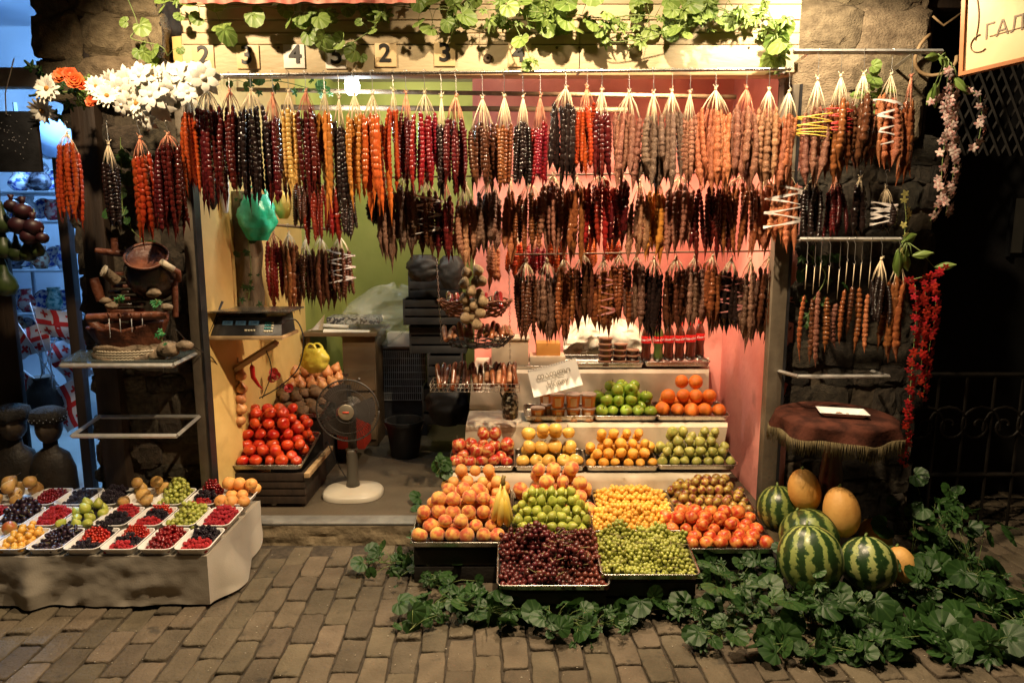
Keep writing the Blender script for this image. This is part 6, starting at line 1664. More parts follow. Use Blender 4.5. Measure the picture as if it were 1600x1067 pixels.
# ---- left produce table with punnets
TX1, TY0, TY1 = -1.238, 2.61, 3.20
TZ0, TZ1 = .222, .222
lt = thing('produce_table', 'low produce table under a grey cream cloth at the lower left', 'table', (-2.2, 2.9, 0))
b = MB(); b.bx(-3.1, TX1 - .02, TY0 + .02, TY1 - .02, .05, TZ0 - .01); b.build('trestle', M_DARKWOOD, lt)
def tc(u, v):
    # v: 0 back edge, .45 front edge, 1 hem
    x = -3.12 + (TX1 + 3.12) * u
    if v < .5: return (x, TY1 - (TY1 - TY0) * v / .5, TZ0 - .003 + .003 * nz(x * 6, v * 8, 0))
    t = (v - .5) / .5
    fold = (abs(nz(x * 1.7, t * .4, 5)) * .045 + .016 * nz(x * 7, t * 3, 2) + .007 * nz(x * 22, t * 9 + x * 6, 4) + .05 * math.exp(-((x + 1.95) / .05) ** 2)) * (1 - u ** 16)
    return (x, TY0 - fold * (0.25 + t) - .004, TZ0 * (1 - t) + .012 * t + .004 * nz(x * 4, 0, 8))
b = MB(); b.grid(tc, 150, 30)
def side(u, v):
    y = TY0 + (TY1 - TY0) * u
    return (TX1 + (.035 * abs(nz(y * 4, v, 3)) + .03 * math.sin(PI * u) * v) * v * min(1, u * 8) + (.06 * v * (math.exp(-((u - .25) / .16) ** 2) - .087) * (u > 0)), y - .004 * (u == 0), TZ0 * (1 - v) + .012 * v + .05 * v * max(0, u - .6))
b2 = MB(); b2.grid(side, 40, 20)
M_TCLOTH = mat('grey_cream_tablecloth', (0.34, 0.30, 0.24), (0.42, 0.38, 0.31), .85, 4, 6, bump=.12, bscale=160, sheen=.2)
tcl = thing('tablecloth', 'grey cream cloth covering the left produce table down to the paving', 'tablecloth', (-2.2, 2.9, TZ0))
b.build('top_and_front', M_TCLOTH, tcl, angle=60); b2.build('side_flap', M_TCLOTH, tcl, angle=60)

def punnet(ix, row_, label):
    cw, ch = .150, .198
    x1 = TX1 + .012 - ix * cw; y0 = TY0 - .012 + row_ * .199
    return tray_xyz(x1 - cw / 2, y0, TZ0 + .002 + .014 * row_, cw - .004, ch - .004, R(2), label)
def tray_xyz(x, y, z, w, d, tilt, label):
    root = thing('foam_punnet', label, 'punnet', (x, y, z), (tilt, 0, R(rnd.uniform(-1.5, 1.5))), 'white foam punnets on the left table')
    key = 'punnet_mesh'
    if key not in MATS:
        mb = MB(); h = .030; fl = .016
        def ring(sx, sy, zz, rr, n=5):
            pts = []
            for (cx, cy, a0) in ((sx / 2 - rr, d / 2 + sy / 2 - rr, 0), (-sx / 2 + rr, d / 2 + sy / 2 - rr, 90), (-sx / 2 + rr, d / 2 - sy / 2 + rr, 180), (sx / 2 - rr, d / 2 - sy / 2 + rr, 270)):
                for k in range(n):
                    an = R(a0 + 90 * k / (n - 1)); pts.append((cx + rr * math.cos(an), cy + rr * math.sin(an), zz))
            return pts
        rings = [ring(w - 2 * fl, d - 2 * fl, 0, .02), ring(w - .010, d - .010, h - .006, .026), ring(w, d, h - .002, .028), ring(w, d, h, .028), ring(w - .010, d - .010, h, .024), ring(w - 2 * fl - .004, d - 2 * fl - .004, .006, .016)]
        K = len(rings[0]); vs = sum(rings, [])
        fs = [(i * K + k, i * K + (k + 1) % K, (i + 1) * K + (k + 1) % K, (i + 1) * K + k) for i in range(5) for k in range(K)]
        fs.append(tuple(range(K))[::-1]); fs.append(tuple(5 * K + k for k in range(K)))
        mb.add(vs, fs); MATS[key] = mb.mesh('dish', True, angle=40)
    inst('dish', MATS[key], M_FOAM, root)
    return root, w, d
def berry_mesh():
    m = MB(); r_ = random.Random(3)
    for ring_, (z, rr, n) in enumerate([(-.55, .55, 6), (-.1, .80, 8), (.4, .66, 7), (.8, .30, 4)]):
        for k in range(n):
            a = 2 * PI * (k + .5 * (ring_ % 2)) / n; m.sphere((rr * math.cos(a), rr * math.sin(a), z), .34, 5, 3)
    return m.mesh('berry')
FM['drupe'] = [berry_mesh()]
def berries(tr, kind, m, r, n, H, label, name, xr=(0, 1), yr=(0, 1), cat='berries', group=None):
    root, w, d = tr
    ww, dd = (w - .03) * (xr[1] - xr[0]), (d - .03) * (yr[1] - yr[0])
    cx = (w - .03) * ((xr[0] + xr[1]) / 2 - .5); cy = d / 2 + (d - .03) * ((yr[0] + yr[1]) / 2 - .5)
    P = heap(ww, dd, r * .95, n, H * .8, jit=.4)
    mb = MB()
    for p in P:
        s_ = r * rnd.uniform(.88, 1.1); me = rnd.choice(FM[kind])
        M = Matrix.LocRotScale(Vector((p[0] + cx, p[1] + cy, p[2] + .004)), Euler((rnd.uniform(0, 6), rnd.uniform(0, 6), rnd.uniform(0, 6))), Vector((s_, s_, s_)))
        mb.add([v.co for v in me.vertices], [tuple(q.vertices) for q in me.polygons], M)
    o = inst(name, mb.mesh(name), m, None, root.location, root.rotation_euler); tag(o, label, cat, group, 'stuff')
    return o
ROWN = ['front', 'middle', 'back']
def mk(ix, row_, what):
    return punnet(ix, row_, 'white foam punnet of %s, %s row, %s from the right' % (what, ROWN[row_], ORD[ix]))
def rasp(t, where, n=70, H=.012, **k): return berries(t, 'drupe', M_RASP, .0078, int(n * 1.5), H * 1.5 + .012, 'red raspberries in the punnet ' + where, 'raspberry_heap', **k)
def blac(t, where, n=50, H=.016, **k): return berries(t, 'drupe', M_BLACKB, .0095, int(n * 1.4), H * 1.5 + .012, 'black blackberries in the punnet ' + where, 'blackberry_heap', **k)
def curr(t, where, n=120, H=.016, m=None, r=.0055, what='glossy red currants', **k): return berries(t, 'berry', m or M_CURR, r, int(n * 1.4), H * 1.3 + .012, what + ' in the punnet ' + where, 'currant_heap', **k)
# front row
t = mk(0, 0, 'raspberries and blackberries'); rasp(t, 'at the front right table corner', 45, yr=(0, .5)); blac(t, 'at the front right table corner', 30, .022, yr=(.5, 1))
t = mk(1, 0, 'dark red cherries'); curr(t, 'second along the front edge', 110, .03, M_DCURR, .0088, 'shiny dark red cherries')
t = mk(2, 0, 'mixed berries'); rasp(t, 'third along the front edge', 30, yr=(0, .3)); blac(t, 'third along the front edge', 26, yr=(.3, .68)); curr(t, 'third along the front edge', 70, .03, yr=(.68, 1))
t = mk(3, 0, 'blackberries and currants'); blac(t, 'fourth along the front edge', 40, xr=(0, 1), yr=(0, .4)); curr(t, 'fourth along the front edge', 110, .035, m=M_CURR, r=.0065, yr=(.35, .8)); blac(t, 'behind the currants of the front edge', 24, .04, yr=(.8, 1))
t = mk(4, 0, 'dark grapes'); grapes(t, M_DGRAPE, .0115, 'black grapes in the punnet left of the currants', 150, .045, nb=1, kind='long')
t = mk(5, 0, 'yellow cherry plums'); fill(t, 'round', M_CHERRYPLUM, .0145, 70, .045, 'yellow cherry plum in the front row punnet at the left', 'plum', 'cherry_plum', 'cherry plums in the left punnet')
t = mk(6, 0, 'mangoes and pears'); fill(t, 'round', M_MANGO, .034, 18, .07, 'red and green mango at the left photo edge', 'mango', 'mango', 'mangoes at the left edge', xr=(-.14, 1.14), yr=(-.08, 1.08))
# middle row
t = mk(0, 1, 'raspberries'); rasp(t, 'right of the green grapes by the table side', 110, .024)
t = mk(1, 1, 'green grapes'); grapes(t, M_GGRAPE, .0105, 'pale green grapes heaped in the middle row punnet', 230, .050, nb=1)
t = mk(2, 1, 'raspberries and blackberries'); rasp(t, 'left of the green grapes', 40, yr=(0, .4)); blac(t, 'left of the green grapes', 30, .02, yr=(.4, .8)); curr(t, 'left of the green grapes', 50, .03, yr=(.8, 1))
t = mk(3, 1, 'blackberries and raspberries'); blac(t, 'fourth in the middle row', 50, .02, yr=(0, .62)); rasp(t, 'fourth in the middle row', 40, .024, yr=(.62, 1))
t = mk(4, 1, 'green pears'); fill(t, 'pear', M_PEAR, .025, 22, .05, 'yellow green pear among the dark berries on the left table', 'pear', 'pear', 'pears on the left table', stalk=PSTALK_M, xr=(-.14, 1.14), yr=(-.08, 1.08)); blac(t, 'around the green pears', 30, .02)
t = mk(5, 1, 'raspberries'); rasp(t, 'between green pears and dark grapes', 120, .022)
t = mk(6, 1, 'dark grapes'); grapes(t, M_DGRAPE, .013, 'purple black grapes heaped in the middle row punnet', 150, .06, nb=1)
t = mk(7, 1, 'mixed berries'); blac(t, 'at the left end of the middle row', 40, .02, yr=(0, .6)); rasp(t, 'at the left end of the middle row', 30, .02, yr=(.6, 1))
# back row
t = mk(0, 2, 'apricots'); fill(t, 'apricot', M_APRI, .030, 18, .06, 'golden apricot in the corner punnet next to the doorway', 'apricot', 'apricot', 'apricots on the left table', xr=(-.14, 1.14), yr=(-.08, 1.08))
t = mk(1, 2, 'mixed berries'); rasp(t, 'left of the apricots', 30, yr=(0, .28)); blac(t, 'left of the apricots', 30, .03, yr=(.28, .62)); curr(t, 'left of the apricots', 80, .05, M_DCURR, .0075, 'shiny red cherries', yr=(.62, 1))
t = mk(2, 2, 'green grapes'); grapes(t, M_GGRAPE, .0108, 'green grapes in a tall heap in the back row punnet', 260, .062, nb=1)
t = mk(3, 2, 'brown pears'); fill(t, 'pear', M_BPEAR, .033, 16, .07, 'brown yellow pear beside the green grapes of the back row', 'pear', 'pear', 'brown pears beside the grapes', stalk=PSTALK_M, xr=(-.14, 1.14), yr=(-.08, 1.08))
t = mk(4, 2, 'black berries'); blac(t, 'behind the yellow green pears', 70, .03)
t = mk(5, 2, 'blackberries'); blac(t, 'in the dim back row', 70, .015)
t = mk(6, 2, 'dark currants'); curr(t, 'in the dim back row', 150, .02, M_DCURR, .0065, 'dark red currants')
t = mk(7, 2, 'brown pears'); fill(t, 'pear', M_BPEAR, .035, 16, .08, 'brown yellow pear in the dim heap at the far left', 'pear', 'pear', 'brown pears at the far left', stalk=PSTALK_M, xr=(-.14, 1.14), yr=(-.08, 1.08))
t = mk(8, 2, 'berries'); blac(t, 'at the far left end', 50, .015)

# ---- round table with fringed cloth and white dish
q = at(1306, 640, 2.95)
zt = at(1306, 645, 2.95).z
rt = thing('round_table', 'small round table under a brown fringed velvet cloth', 'table', (q.x, 2.95, 0))
M_VELV = mat('brown_velvet', (0.026, 0.009, 0.006), (0.065, 0.021, 0.013), .95, 14, 5, .4, .6, bump=.3, bscale=80, spec=.1)
TR = .245
b = MB(); b.lathe([(.001, zt - .03), (TR - .01, zt - .03), (TR - .01, zt - .012), (.001, zt - .012)], 36); inst('top', b.mesh('top', angle=40), M_DARKWOOD, rt)
b = MB(); b.lathe([(.10, 0), (.11, .03), (.035, .09), (.03, .30), (.05, .42), (.03, zt - .1), (.08, zt - .032)], 20); inst('pedestal', b.mesh('pedestal'), mat('red_brown_leg', (0.06, 0.012, 0.008), rough=.4), rt)
vc = thing('velvet_cloth', 'dark brown velvet cloth with long fringe over the round table', 'tablecloth', (q.x, 2.95, zt))
def vf(u, v):
    a = 2 * PI * u
    if v < .6: r_ = TR * v / .6; return (r_ * math.cos(a), r_ * math.sin(a), .002 * nz(r_ * 9 * math.cos(a), r_ * 9 * math.sin(a), 0))
    t = (v - .6) / .4; rr = TR + .006 + .020 * t * (1 + math.sin(a * 7 + .7)) * .7 + .012 * nz(math.cos(a) * 4, math.sin(a) * 4, 2) * t
    return (rr * math.cos(a), rr * math.sin(a), -.012 - .055 * t - (.02 * nz(math.cos(a) * 2, math.sin(a) * 2, 7)) * t)
b = MB(); b.grid(vf, 120, 15); inst('cloth', b.mesh('cloth'), M_VELV, vc)
b = MB()
for k in range(420):
    a = 2 * PI * k / 420 + rnd.uniform(-.004, .004); p = Vector(vf(a / (2 * PI), 1.0)); L_ = rnd.uniform(.055, .078)
    b.tube([p, p + Vector((rnd.uniform(-.003, .003), rnd.uniform(-.003, .003), -L_ * .5)), p + Vector((rnd.uniform(-.006, .006), rnd.uniform(-.006, .006), -L_))], [.0016, .0014, .0008], 3)
o = inst('fringe', b.mesh('fringe'), mat('olive_fringe', (0.09, 0.065, 0.025), (0.16, 0.12, 0.05), .8, 30), vc); o['kind'] = 'stuff'
q = at(1320, 638, 2.88)
ds = thing('white_dish', 'shallow white rectangular dish on the fringed round table', 'dish', (q.x, 2.90, zt + .003), (0, 0, R(-14)))
b = MB(); w_, d_ = .20, .12
b.add([(-w_ * .36, -d_ * .36, 0), (w_ * .36, -d_ * .36, 0), (w_ * .36, d_ * .36, 0), (-w_ * .36, d_ * .36, 0), (-w_ / 2, -d_ / 2, .02), (w_ / 2, -d_ / 2, .02), (w_ / 2, d_ / 2, .02), (-w_ / 2, d_ / 2, .02),
       (-w_ * .47, -d_ * .46, .02), (w_ * .47, -d_ * .46, .02), (w_ * .47, d_ * .46, .02), (-w_ * .47, d_ * .46, .02), (-w_ * .34, -d_ * .34, .004), (w_ * .34, -d_ * .34, .004), (w_ * .34, d_ * .34, .004), (-w_ * .34, d_ * .34, .004)],
      [(3, 2, 1, 0), (0, 1, 5, 4), (1, 2, 6, 5), (2, 3, 7, 6), (3, 0, 4, 7), (4, 5, 9, 8), (5, 6, 10, 9), (6, 7, 11, 10), (7, 4, 8, 11), (8, 9, 13, 12), (9, 10, 14, 13), (10, 11, 15, 14), (11, 8, 12, 15), (12, 13, 14, 15)])
inst('dish', b.mesh('dish', True, .0015, angle=30), mat('white_glaze', (0.80, 0.78, 0.74), rough=.15), ds)
o = inst('nut_pieces', (lambda m: ([m.sphere((rnd.uniform(-.03, .03), rnd.uniform(-.015, .015), .008), .005, 6, 4, (1.3, 1, .7)) for _ in range(9)], m.mesh('nut_pieces'))[1])(MB()), M_ROLLB, None, (q.x, 2.90, zt + .003)); tag(o, 'few brown crumbs of candy lying in the white dish', 'crumbs')

# ---- wooden sign top right
q = at(1560, 50, 2.62)
ss = thing('shop_sign', 'tan framed sign board with Cyrillic letters at the top right corner', 'sign', at(1506, 112, 2.62), (0, R(-3), R(-58)))
M_SIGN = mat('tan_sign_paint', (0.74, 0.50, 0.24), (0.80, 0.56, 0.30), .5, 4, 5, bump=.1)
b = MB(); b.bx(0, .95, 0, .02, 0, .75); inst('board', b.mesh('board', False), M_SIGN, ss)
M_SFR = mat('orange_brown_frame', (0.36, 0.12, 0.035), (0.46, 0.18, 0.06), .4, 12)
b = MB(); b.bx(-.014, .95, -.008, .024, -.014, -.0005); b.bx(-.014, -.0005, -.008, .024, .0, .75); inst('frame', b.mesh('frame', False), M_SFR, ss)
M_SINK = mat('grey_brown_lettering', (0.24, 0.17, 0.10), rough=.5)
inst('lettering', text_mesh('ГАЛЛЕРЕЯ', .105, .0006, 'LEFT'), M_SINK, ss, (.062, -.001, .115), (R(90), 0, 0), (.60, .70, 1))
inst('lettering', text_mesh('art', .12, .0006, 'LEFT'), M_SINK, ss, (.07, -.001, .27), (R(90), 0, 0), (1.1, .9, 1))
b = MB()
b.tube([(.035 + .008 * math.sin(t * 1.2), -.002, .10 + .055 * t) for t in [k * .25 for k in range(40)]], .002, 4)
b.tube([(.05 + .03 * math.cos(a), -.002, .085 + .03 * math.sin(a)) for a in [R(90 + k * 20) for k in range(12)]], .002, 4)
b.tube([(.08, -.002, .10), (.9, -.002, .115)], .0012, 4)
inst('scroll_border', b.mesh('scroll_border'), M_SINK, ss)

# ---- dark shop front, lattice and iron railing at the right
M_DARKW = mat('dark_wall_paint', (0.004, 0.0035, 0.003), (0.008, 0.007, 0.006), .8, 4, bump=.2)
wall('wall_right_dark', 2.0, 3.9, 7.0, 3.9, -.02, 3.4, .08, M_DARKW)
ir = thing('iron_railing', 'black wrought iron railing with scrolls in the dark right side', 'railing', (2.7, 3.35, 0))
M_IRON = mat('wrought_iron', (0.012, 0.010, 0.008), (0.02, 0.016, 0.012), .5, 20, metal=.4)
for zz in (.30, .82):
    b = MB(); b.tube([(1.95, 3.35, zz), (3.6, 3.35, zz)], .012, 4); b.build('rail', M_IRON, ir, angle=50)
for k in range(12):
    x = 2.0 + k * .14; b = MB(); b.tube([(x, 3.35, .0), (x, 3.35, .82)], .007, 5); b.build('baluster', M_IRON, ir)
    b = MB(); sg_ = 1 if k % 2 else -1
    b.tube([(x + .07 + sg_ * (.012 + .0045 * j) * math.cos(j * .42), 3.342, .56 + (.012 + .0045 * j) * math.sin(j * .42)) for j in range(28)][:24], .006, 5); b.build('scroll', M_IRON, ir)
la = thing('wooden_lattice', 'dark diagonal wooden lattice below the tan sign', 'lattice', (2.3, 3.45, 1.9))
for k in range(9):
    for sg_ in (-1, 1):
        c_ = at(1480 + 18 * k, 170, 3.45 + .012 * sg_)
        b = MB(); b.tube([c_ + Vector((-.11 * sg_, 0, -.22)), c_ + Vector((.11 * sg_, 0, .22))], .007, 4); b.build('slat', mat('lattice_wood', (0.010, 0.008, 0.005), (0.02, 0.015, 0.010), .85), la, angle=50)
wn_ = thing('lit_window', 'small dim lit window far right in the dark', 'window', at(1590, 360, 3.88))
M_NIGHT = mat('night_black_frame', (0.003, 0.003, 0.003), rough=.8)  # night darkness put into the colour so the right lamp barely shows it
b = MB(); p = at(1594, 350, 3.88); b.bx(p.x - .05, p.x + .10, 3.872, 3.885, p.z - .16, p.z + .14); b.build('pane', emit('dim_window', (0.012, 0.009, 0.005), .5), wn_)
b = MB(); b.bx(p.x - .065, p.x - .0505, 3.86, 3.885, p.z - .18, p.z + .16); b.bx(p.x + .02, p.x + .03, 3.86, 3.8715, p.z - .16, p.z + .14); b.build('frame', M_NIGHT, wn_)
# coils of wire and beam behind the right rail top
b = MB(); b.bx(at(1435, 20, 3.35).x, 3.5, 3.3, 3.42, at(1450, 18, 3.35).z, at(1450, -5, 3.35).z); o = b.build('timber_beam', M_DARKWOOD, bevel=.004); tag(o, 'dark timber beam at the top right beside the tan sign', 'beam')
q = at(1470, 85, 3.2)
cw = thing('dry_vine_coil', 'coil of dry bent vine behind the right rail end', 'vine', q)
b = MB(); b.tube([(.09 * math.cos(a) - .02, .02 * math.sin(a * 2), .09 * math.sin(a)) for a in [R(120 + k * 18) for k in range(14)]], .008, 7); b.tube([(-.05, 0, .16), (0, 0, .12), (.10, 0, .19)], .005, 6); inst('vine', b.mesh('vine'), M_WOOD, cw)

# ---- pottery fountain
q = at(205, 560, 3.05); zf = q.z
M_CLAY = mat('red_brown_clay', (0.07, 0.020, 0.010), (0.17, 0.055, 0.025), .45, 16, 6, bump=.7, bscale=50)
M_CLAYD = mat('dark_glazed_clay', (0.012, 0.008, 0.006), (0.03, 0.015, 0.010), .2, 12, bump=.2)
M_ROCK = mat('grey_brown_rock', (0.12, 0.085, 0.05), (0.26, 0.19, 0.12), .7, 14, 7, bump=.9, bscale=40)
M_ROPE = mat('pale_rope', (0.45, 0.38, 0.27), rough=.7)
ft = thing('tabletop_fountain', 'brown clay tabletop fountain with a tilted jug and little waterfalls', 'fountain', (q.x, 3.05, zf))
def P(px, py, dy=0): return at(px, py, 3.05 + dy) - q
b = MB()
def rockf(u, v):
    a = 2 * PI * u; rr = (.175 - .03 * v) * (1 + .16 * nz(math.cos(a) * 2.2, math.sin(a) * 2.2, v * 3) )
    return (rr * math.cos(a), rr * .62 * math.sin(a), .07 * v + .01 * nz(a * 2, v * 4, 1))
b.grid(rockf, 60, 10); b.grid(lambda u, v: tuple([k * (1 - v) for k in rockf(u, 1)[:2]]) + (rockf(u, 1)[2],), 60, 4); inst('rock_base', b.mesh('rock_base'), M_ROCK, ft)
b = MB()
def bowl(u, v):
    a = 2 * PI * u; ht = .10 + .035 * (math.cos(a - .3) > 0) * abs(math.cos(a - .3)) ** .8 + .012 * nz(math.cos(a) * 4, math.sin(a) * 4, 3)
    if v <= .6: t = v / .6; rr = .135 + .045 * t; z = .055 + ht * t
    else: t = (v - .6) / .4; rr = .18 - .018 - .03 * t; z = .055 + ht * (1 - t * .8)
    rr *= 1 + .06 * nz(math.cos(a) * 3, math.sin(a) * 3, z * 9)
    return (rr * math.cos(a), rr * .60 * math.sin(a), z)
b.grid(bowl, 72, 16); inst('basin', b.mesh('basin'), M_CLAY, ft)
b = MB(); b.lathe([(.001, 0), (1, 0)], 30, Matrix.Translation((0, 0, .10)) @ Matrix.Diagonal((.15, .09, 1, 1))); inst('water', b.mesh('water'), mat('dark_water', (0.01, 0.012, 0.012), rough=.03), ft)
p0, p1 = P(137, 497, -.09), P(262, 492, -.07)
b = MB(); b.tube([p0, p0.lerp(p1, .3), p0.lerp(p1, .7), p1], [.019, .020, .019, .017], 12); inst('log_spout', b.mesh('log_spout', angle=60), M_CLAY, ft)
M_WATER = mat('falling_water', (0.75, 0.78, 0.8), rough=.05, alpha=.5)
for k, px in enumerate((170, 187, 205, 222)):
    t_ = P(px, 497, -.115); L_ = (.085, .06, .06, .03)[k]
    b = MB(); b.tube([t_, t_ + Vector((.001, -.003, -L_ * .5)), t_ + Vector((0, -.002, -L_))], [.0022, .0014, .0012], 5); inst('water_jet', b.mesh('water_jet'), M_WATER, ft)
    b = MB(); b.tube([t_ + Vector((-.010, .012, .012)), t_ + Vector((-.004, .004, .022)), t_ + Vector((.004, .0, .012)), t_ + Vector((.0, .0, 0))], .0035, 6); inst('lip', b.mesh('lip'), M_CLAY, ft)
for k in range(7):      # stepped rock ledges
    z = P(185, 488 - k * 9.5).z; wl = .060 - .002 * k
    b = MB()
    def led(u, v, k=k):
        a = 2 * PI * u; rr = (1 if v < .5 else 1 - (v - .5)) * (1 + .16 * nz(math.cos(a) * 3 + k, math.sin(a) * 3, k))
        return (P(190 + 2 * math.sin(k * 2), 480).x + wl * 1.35 * rr * math.cos(a), .03 + .008 * k + .05 * rr * math.sin(a), z + .014 * min(v * 2, 1))
    b.grid(led, 30, 5); inst('ledge', b.mesh('ledge'), M_CLAYD if k % 2 else M_CLAY, ft)
for (pxa, pya, pxb, pyb, r_, lab) in [(150, 392, 205, 398, .014, 'beam'), (146, 435, 158, 470, .02, 'stump'), (272, 425, 274, 495, .013, 'post'), (178, 372, 180, 395, .014, 'post'), (140, 500, 160, 520, .02, 'stump')]:
    b = MB(); p0, p1 = P(pxa, pya, .02), P(pxb, pyb, .02); b.tube([p0, p0.lerp(p1, .5), p1], [r_, r_ * 1.1, r_], 10); inst(lab, b.mesh(lab, angle=60), M_CLAY, ft)
p0, p1 = P(162, 423, -.04), P(182, 440, .0)
b = MB(); b.tube([p0, p1], [.022, .026], 14); pi = inst('pipe', b.mesh('pipe', angle=50), M_ROCK, ft)
b = MB(); b.tube([p0 + Vector((-.002, -.004, .001)), p0 + Vector((.004, .002, -.003))], .026, 14); inst('rope_band', b.mesh('rope_band', angle=50), M_ROPE, pi)
# tilted jug
jc = P(234, 420, -.01)
JM = Matrix.Translation(jc) @ Matrix.Scale(1.2, 4) @ Matrix.Rotation(R(38), 4, 'X') @ Matrix.Rotation(R(10), 4, 'Y')
b = MB(); b.lathe([(.03, -.13), (.07, -.10), (.088, -.04), (.086, .01), (.072, .045), (.066, .055), (.072, .062), (.066, .064), (.058, .05), (.066, .01), (.05, -.06), (.001, -.08)], 26, JM); inst('jug', b.mesh('jug', angle=60), M_CLAYD, ft)
b = MB(); b.lathe([(.070, .058), (.075, .060), (.075, .066), (.068, .066), (.066, .060)], 26, JM, lambda a, t: 1 + .03 * nz(math.cos(a) * 5, math.sin(a) * 5, 0)); inst('jug_rim', b.mesh('jug_rim'), M_CLAY, ft)
b = MB(); b.tube([JM @ Vector(v) for v in ((.06, -.02, .06), (.085, -.03, .05), (.11, -.02, .02), (.10, -.01, -.03))], .013, 8); hd_ = inst('jug_handle', b.mesh('jug_handle'), M_CLAY, ft)
b = MB(); b.tube([JM @ Vector(v) for v in ((.060, -.024, .066), (.082, -.034, .058), (.10, -.03, .04))], .0155, 8); inst('rope_band', b.mesh('rope_band'), M_ROPE, hd_)
for k, (px, py, s_) in enumerate([(175, 478, .024), (260, 480, .022), (240, 458, .026), (262, 545, .045), (288, 540, .03), (165, 470, .02), (245, 556, .03)]):
    b = MB(); r0 = k
    b.grid(lambda u, v: tuple(c_ * s_ * (1 + .25 * nz(math.cos(2 * PI * u) * 1.5 + r0, math.sin(2 * PI * u) * 1.5, math.cos(PI * v) * 1.5)) for c_ in (1.2 * math.sin(PI * v) * math.cos(2 * PI * u), .9 * math.sin(PI * v) * math.sin(2 * PI * u), .75 * math.cos(PI * v))), 16, 10)
    inst('pebble', b.mesh('pebble'), M_ROCK, ft, P(px, py, -.07))
b = MB()
for k in range(4):
    zz = .012 + .011 * k
    b.tube([(.155 * math.cos(a) * (1 + .0), -.105 * math.sin(-a) * 1.0, zz + .002 * math.sin(a * 60)) for a in [R(-150 + q_ * 2) for q_ in range(61)]], .0045, 5)
inst('rope_coil', b.mesh('rope_coil'), M_ROPE, ft)
# ================================================================ LEAVES AND FLOWERS
M_LEAF = leaf_mat('vine_leaf_lit', (0.09, 0.17, 0.028), (0.24, 0.34, 0.07), (0.45, 0.55, 0.22))  # lit copy of the leaf, lamplight put into the brighter green
M_LEAFD = leaf_mat('ivy_and_shaded_leaf', (0.012, 0.045, 0.008), (0.036, 0.100, 0.018), (0.08, 0.16, 0.04))  # darker copy: ivy green, and shade put into the colour of shaded leaves
def round_leaf(seed, notch=.55):
    """heart-round leaf with scalloped rim; stalk joins at the origin, blade runs to +y, unit radius"""
    r = random.Random(seed); n = 28; rings = 4; vs = [(0, 0.18, 0.0)]; fs = []
    cup = r.uniform(-.15, .20); fold = r.uniform(.0, .15); bend = r.uniform(-.3, .2)
    for j in range(1, rings + 1):
        t = j / rings
        for k in range(n):
            a = 2 * PI * k / n          # 0 = towards stalk side
            nt = math.exp(-(min(a, 2 * PI - a) / .42) ** 2)
            rr = (1 - notch * nt) * (1 + .045 * math.sin(a * 10 + seed) + .06 * math.cos(a * 2 + seed)) * t
            x = rr * math.sin(a); y = -rr * math.cos(a)
            z = cup * rr * rr - fold * (1 - abs(x)) * .3 * t +  + bend * y * abs(y) * .4
            vs.append((x, y + .45 * 1.0, z))
    for k in range(n): fs.append((0, 1 + k, 1 + (k + 1) % n))
    for j in range(rings - 1):
        for k in range(n): fs.append((1 + j * n + k, 1 + (j + 1) * n + k, 1 + (j + 1) * n + (k + 1) % n, 1 + j * n + (k + 1) % n))
    m = MB(); m.add(vs, fs); return m.mesh('leaf')
def lobed_leaf(seed):
    r = random.Random(seed); n = 40; rings = 3; vs = [(0, .12, 0)]; fs = []
    cup = r.uniform(-.3, .2)
    for j in range(1, rings + 1):
        t = j / rings
        for k in range(n):
            a = -PI + 2 * PI * k / n     # 0 = tip (+y)
            lob = max(math.exp(-((a - c_) / w_) ** 2) * h_ for c_, w_, h_ in ((0, .26, 1.0), (1.05, .28, .80), (-1.05, .28, .80), (2.1, .30, .55), (-2.1, .30, .55)))
            rr = (.42 + .62 * lob) * (1 + .05 * math.sin(a * 17 + seed)) * (1 - .75 * math.exp(-((PI - abs(a)) / .3) ** 2)) * t
            x, y = rr * math.sin(a), rr * math.cos(a)
            vs.append((x, y + .30 * 1, cup * rr * rr + .06 * math.cos(a * 5) * t - .12 * abs(x)))
    for k in range(n): fs.append((0, 1 + (k + 1) % n, 1 + k))
    for j in range(rings - 1):
        for k in range(n): fs.append((1 + j * n + k, 1 + j * n + (k + 1) % n, 1 + (j + 1) * n + (k + 1) % n, 1 + (j + 1) * n + k))
    m = MB(); m.add(vs, fs); return m.mesh('leaf')
LR = [round_leaf(i) for i in range(6)]
LL = [lobed_leaf(i) for i in range(5)]

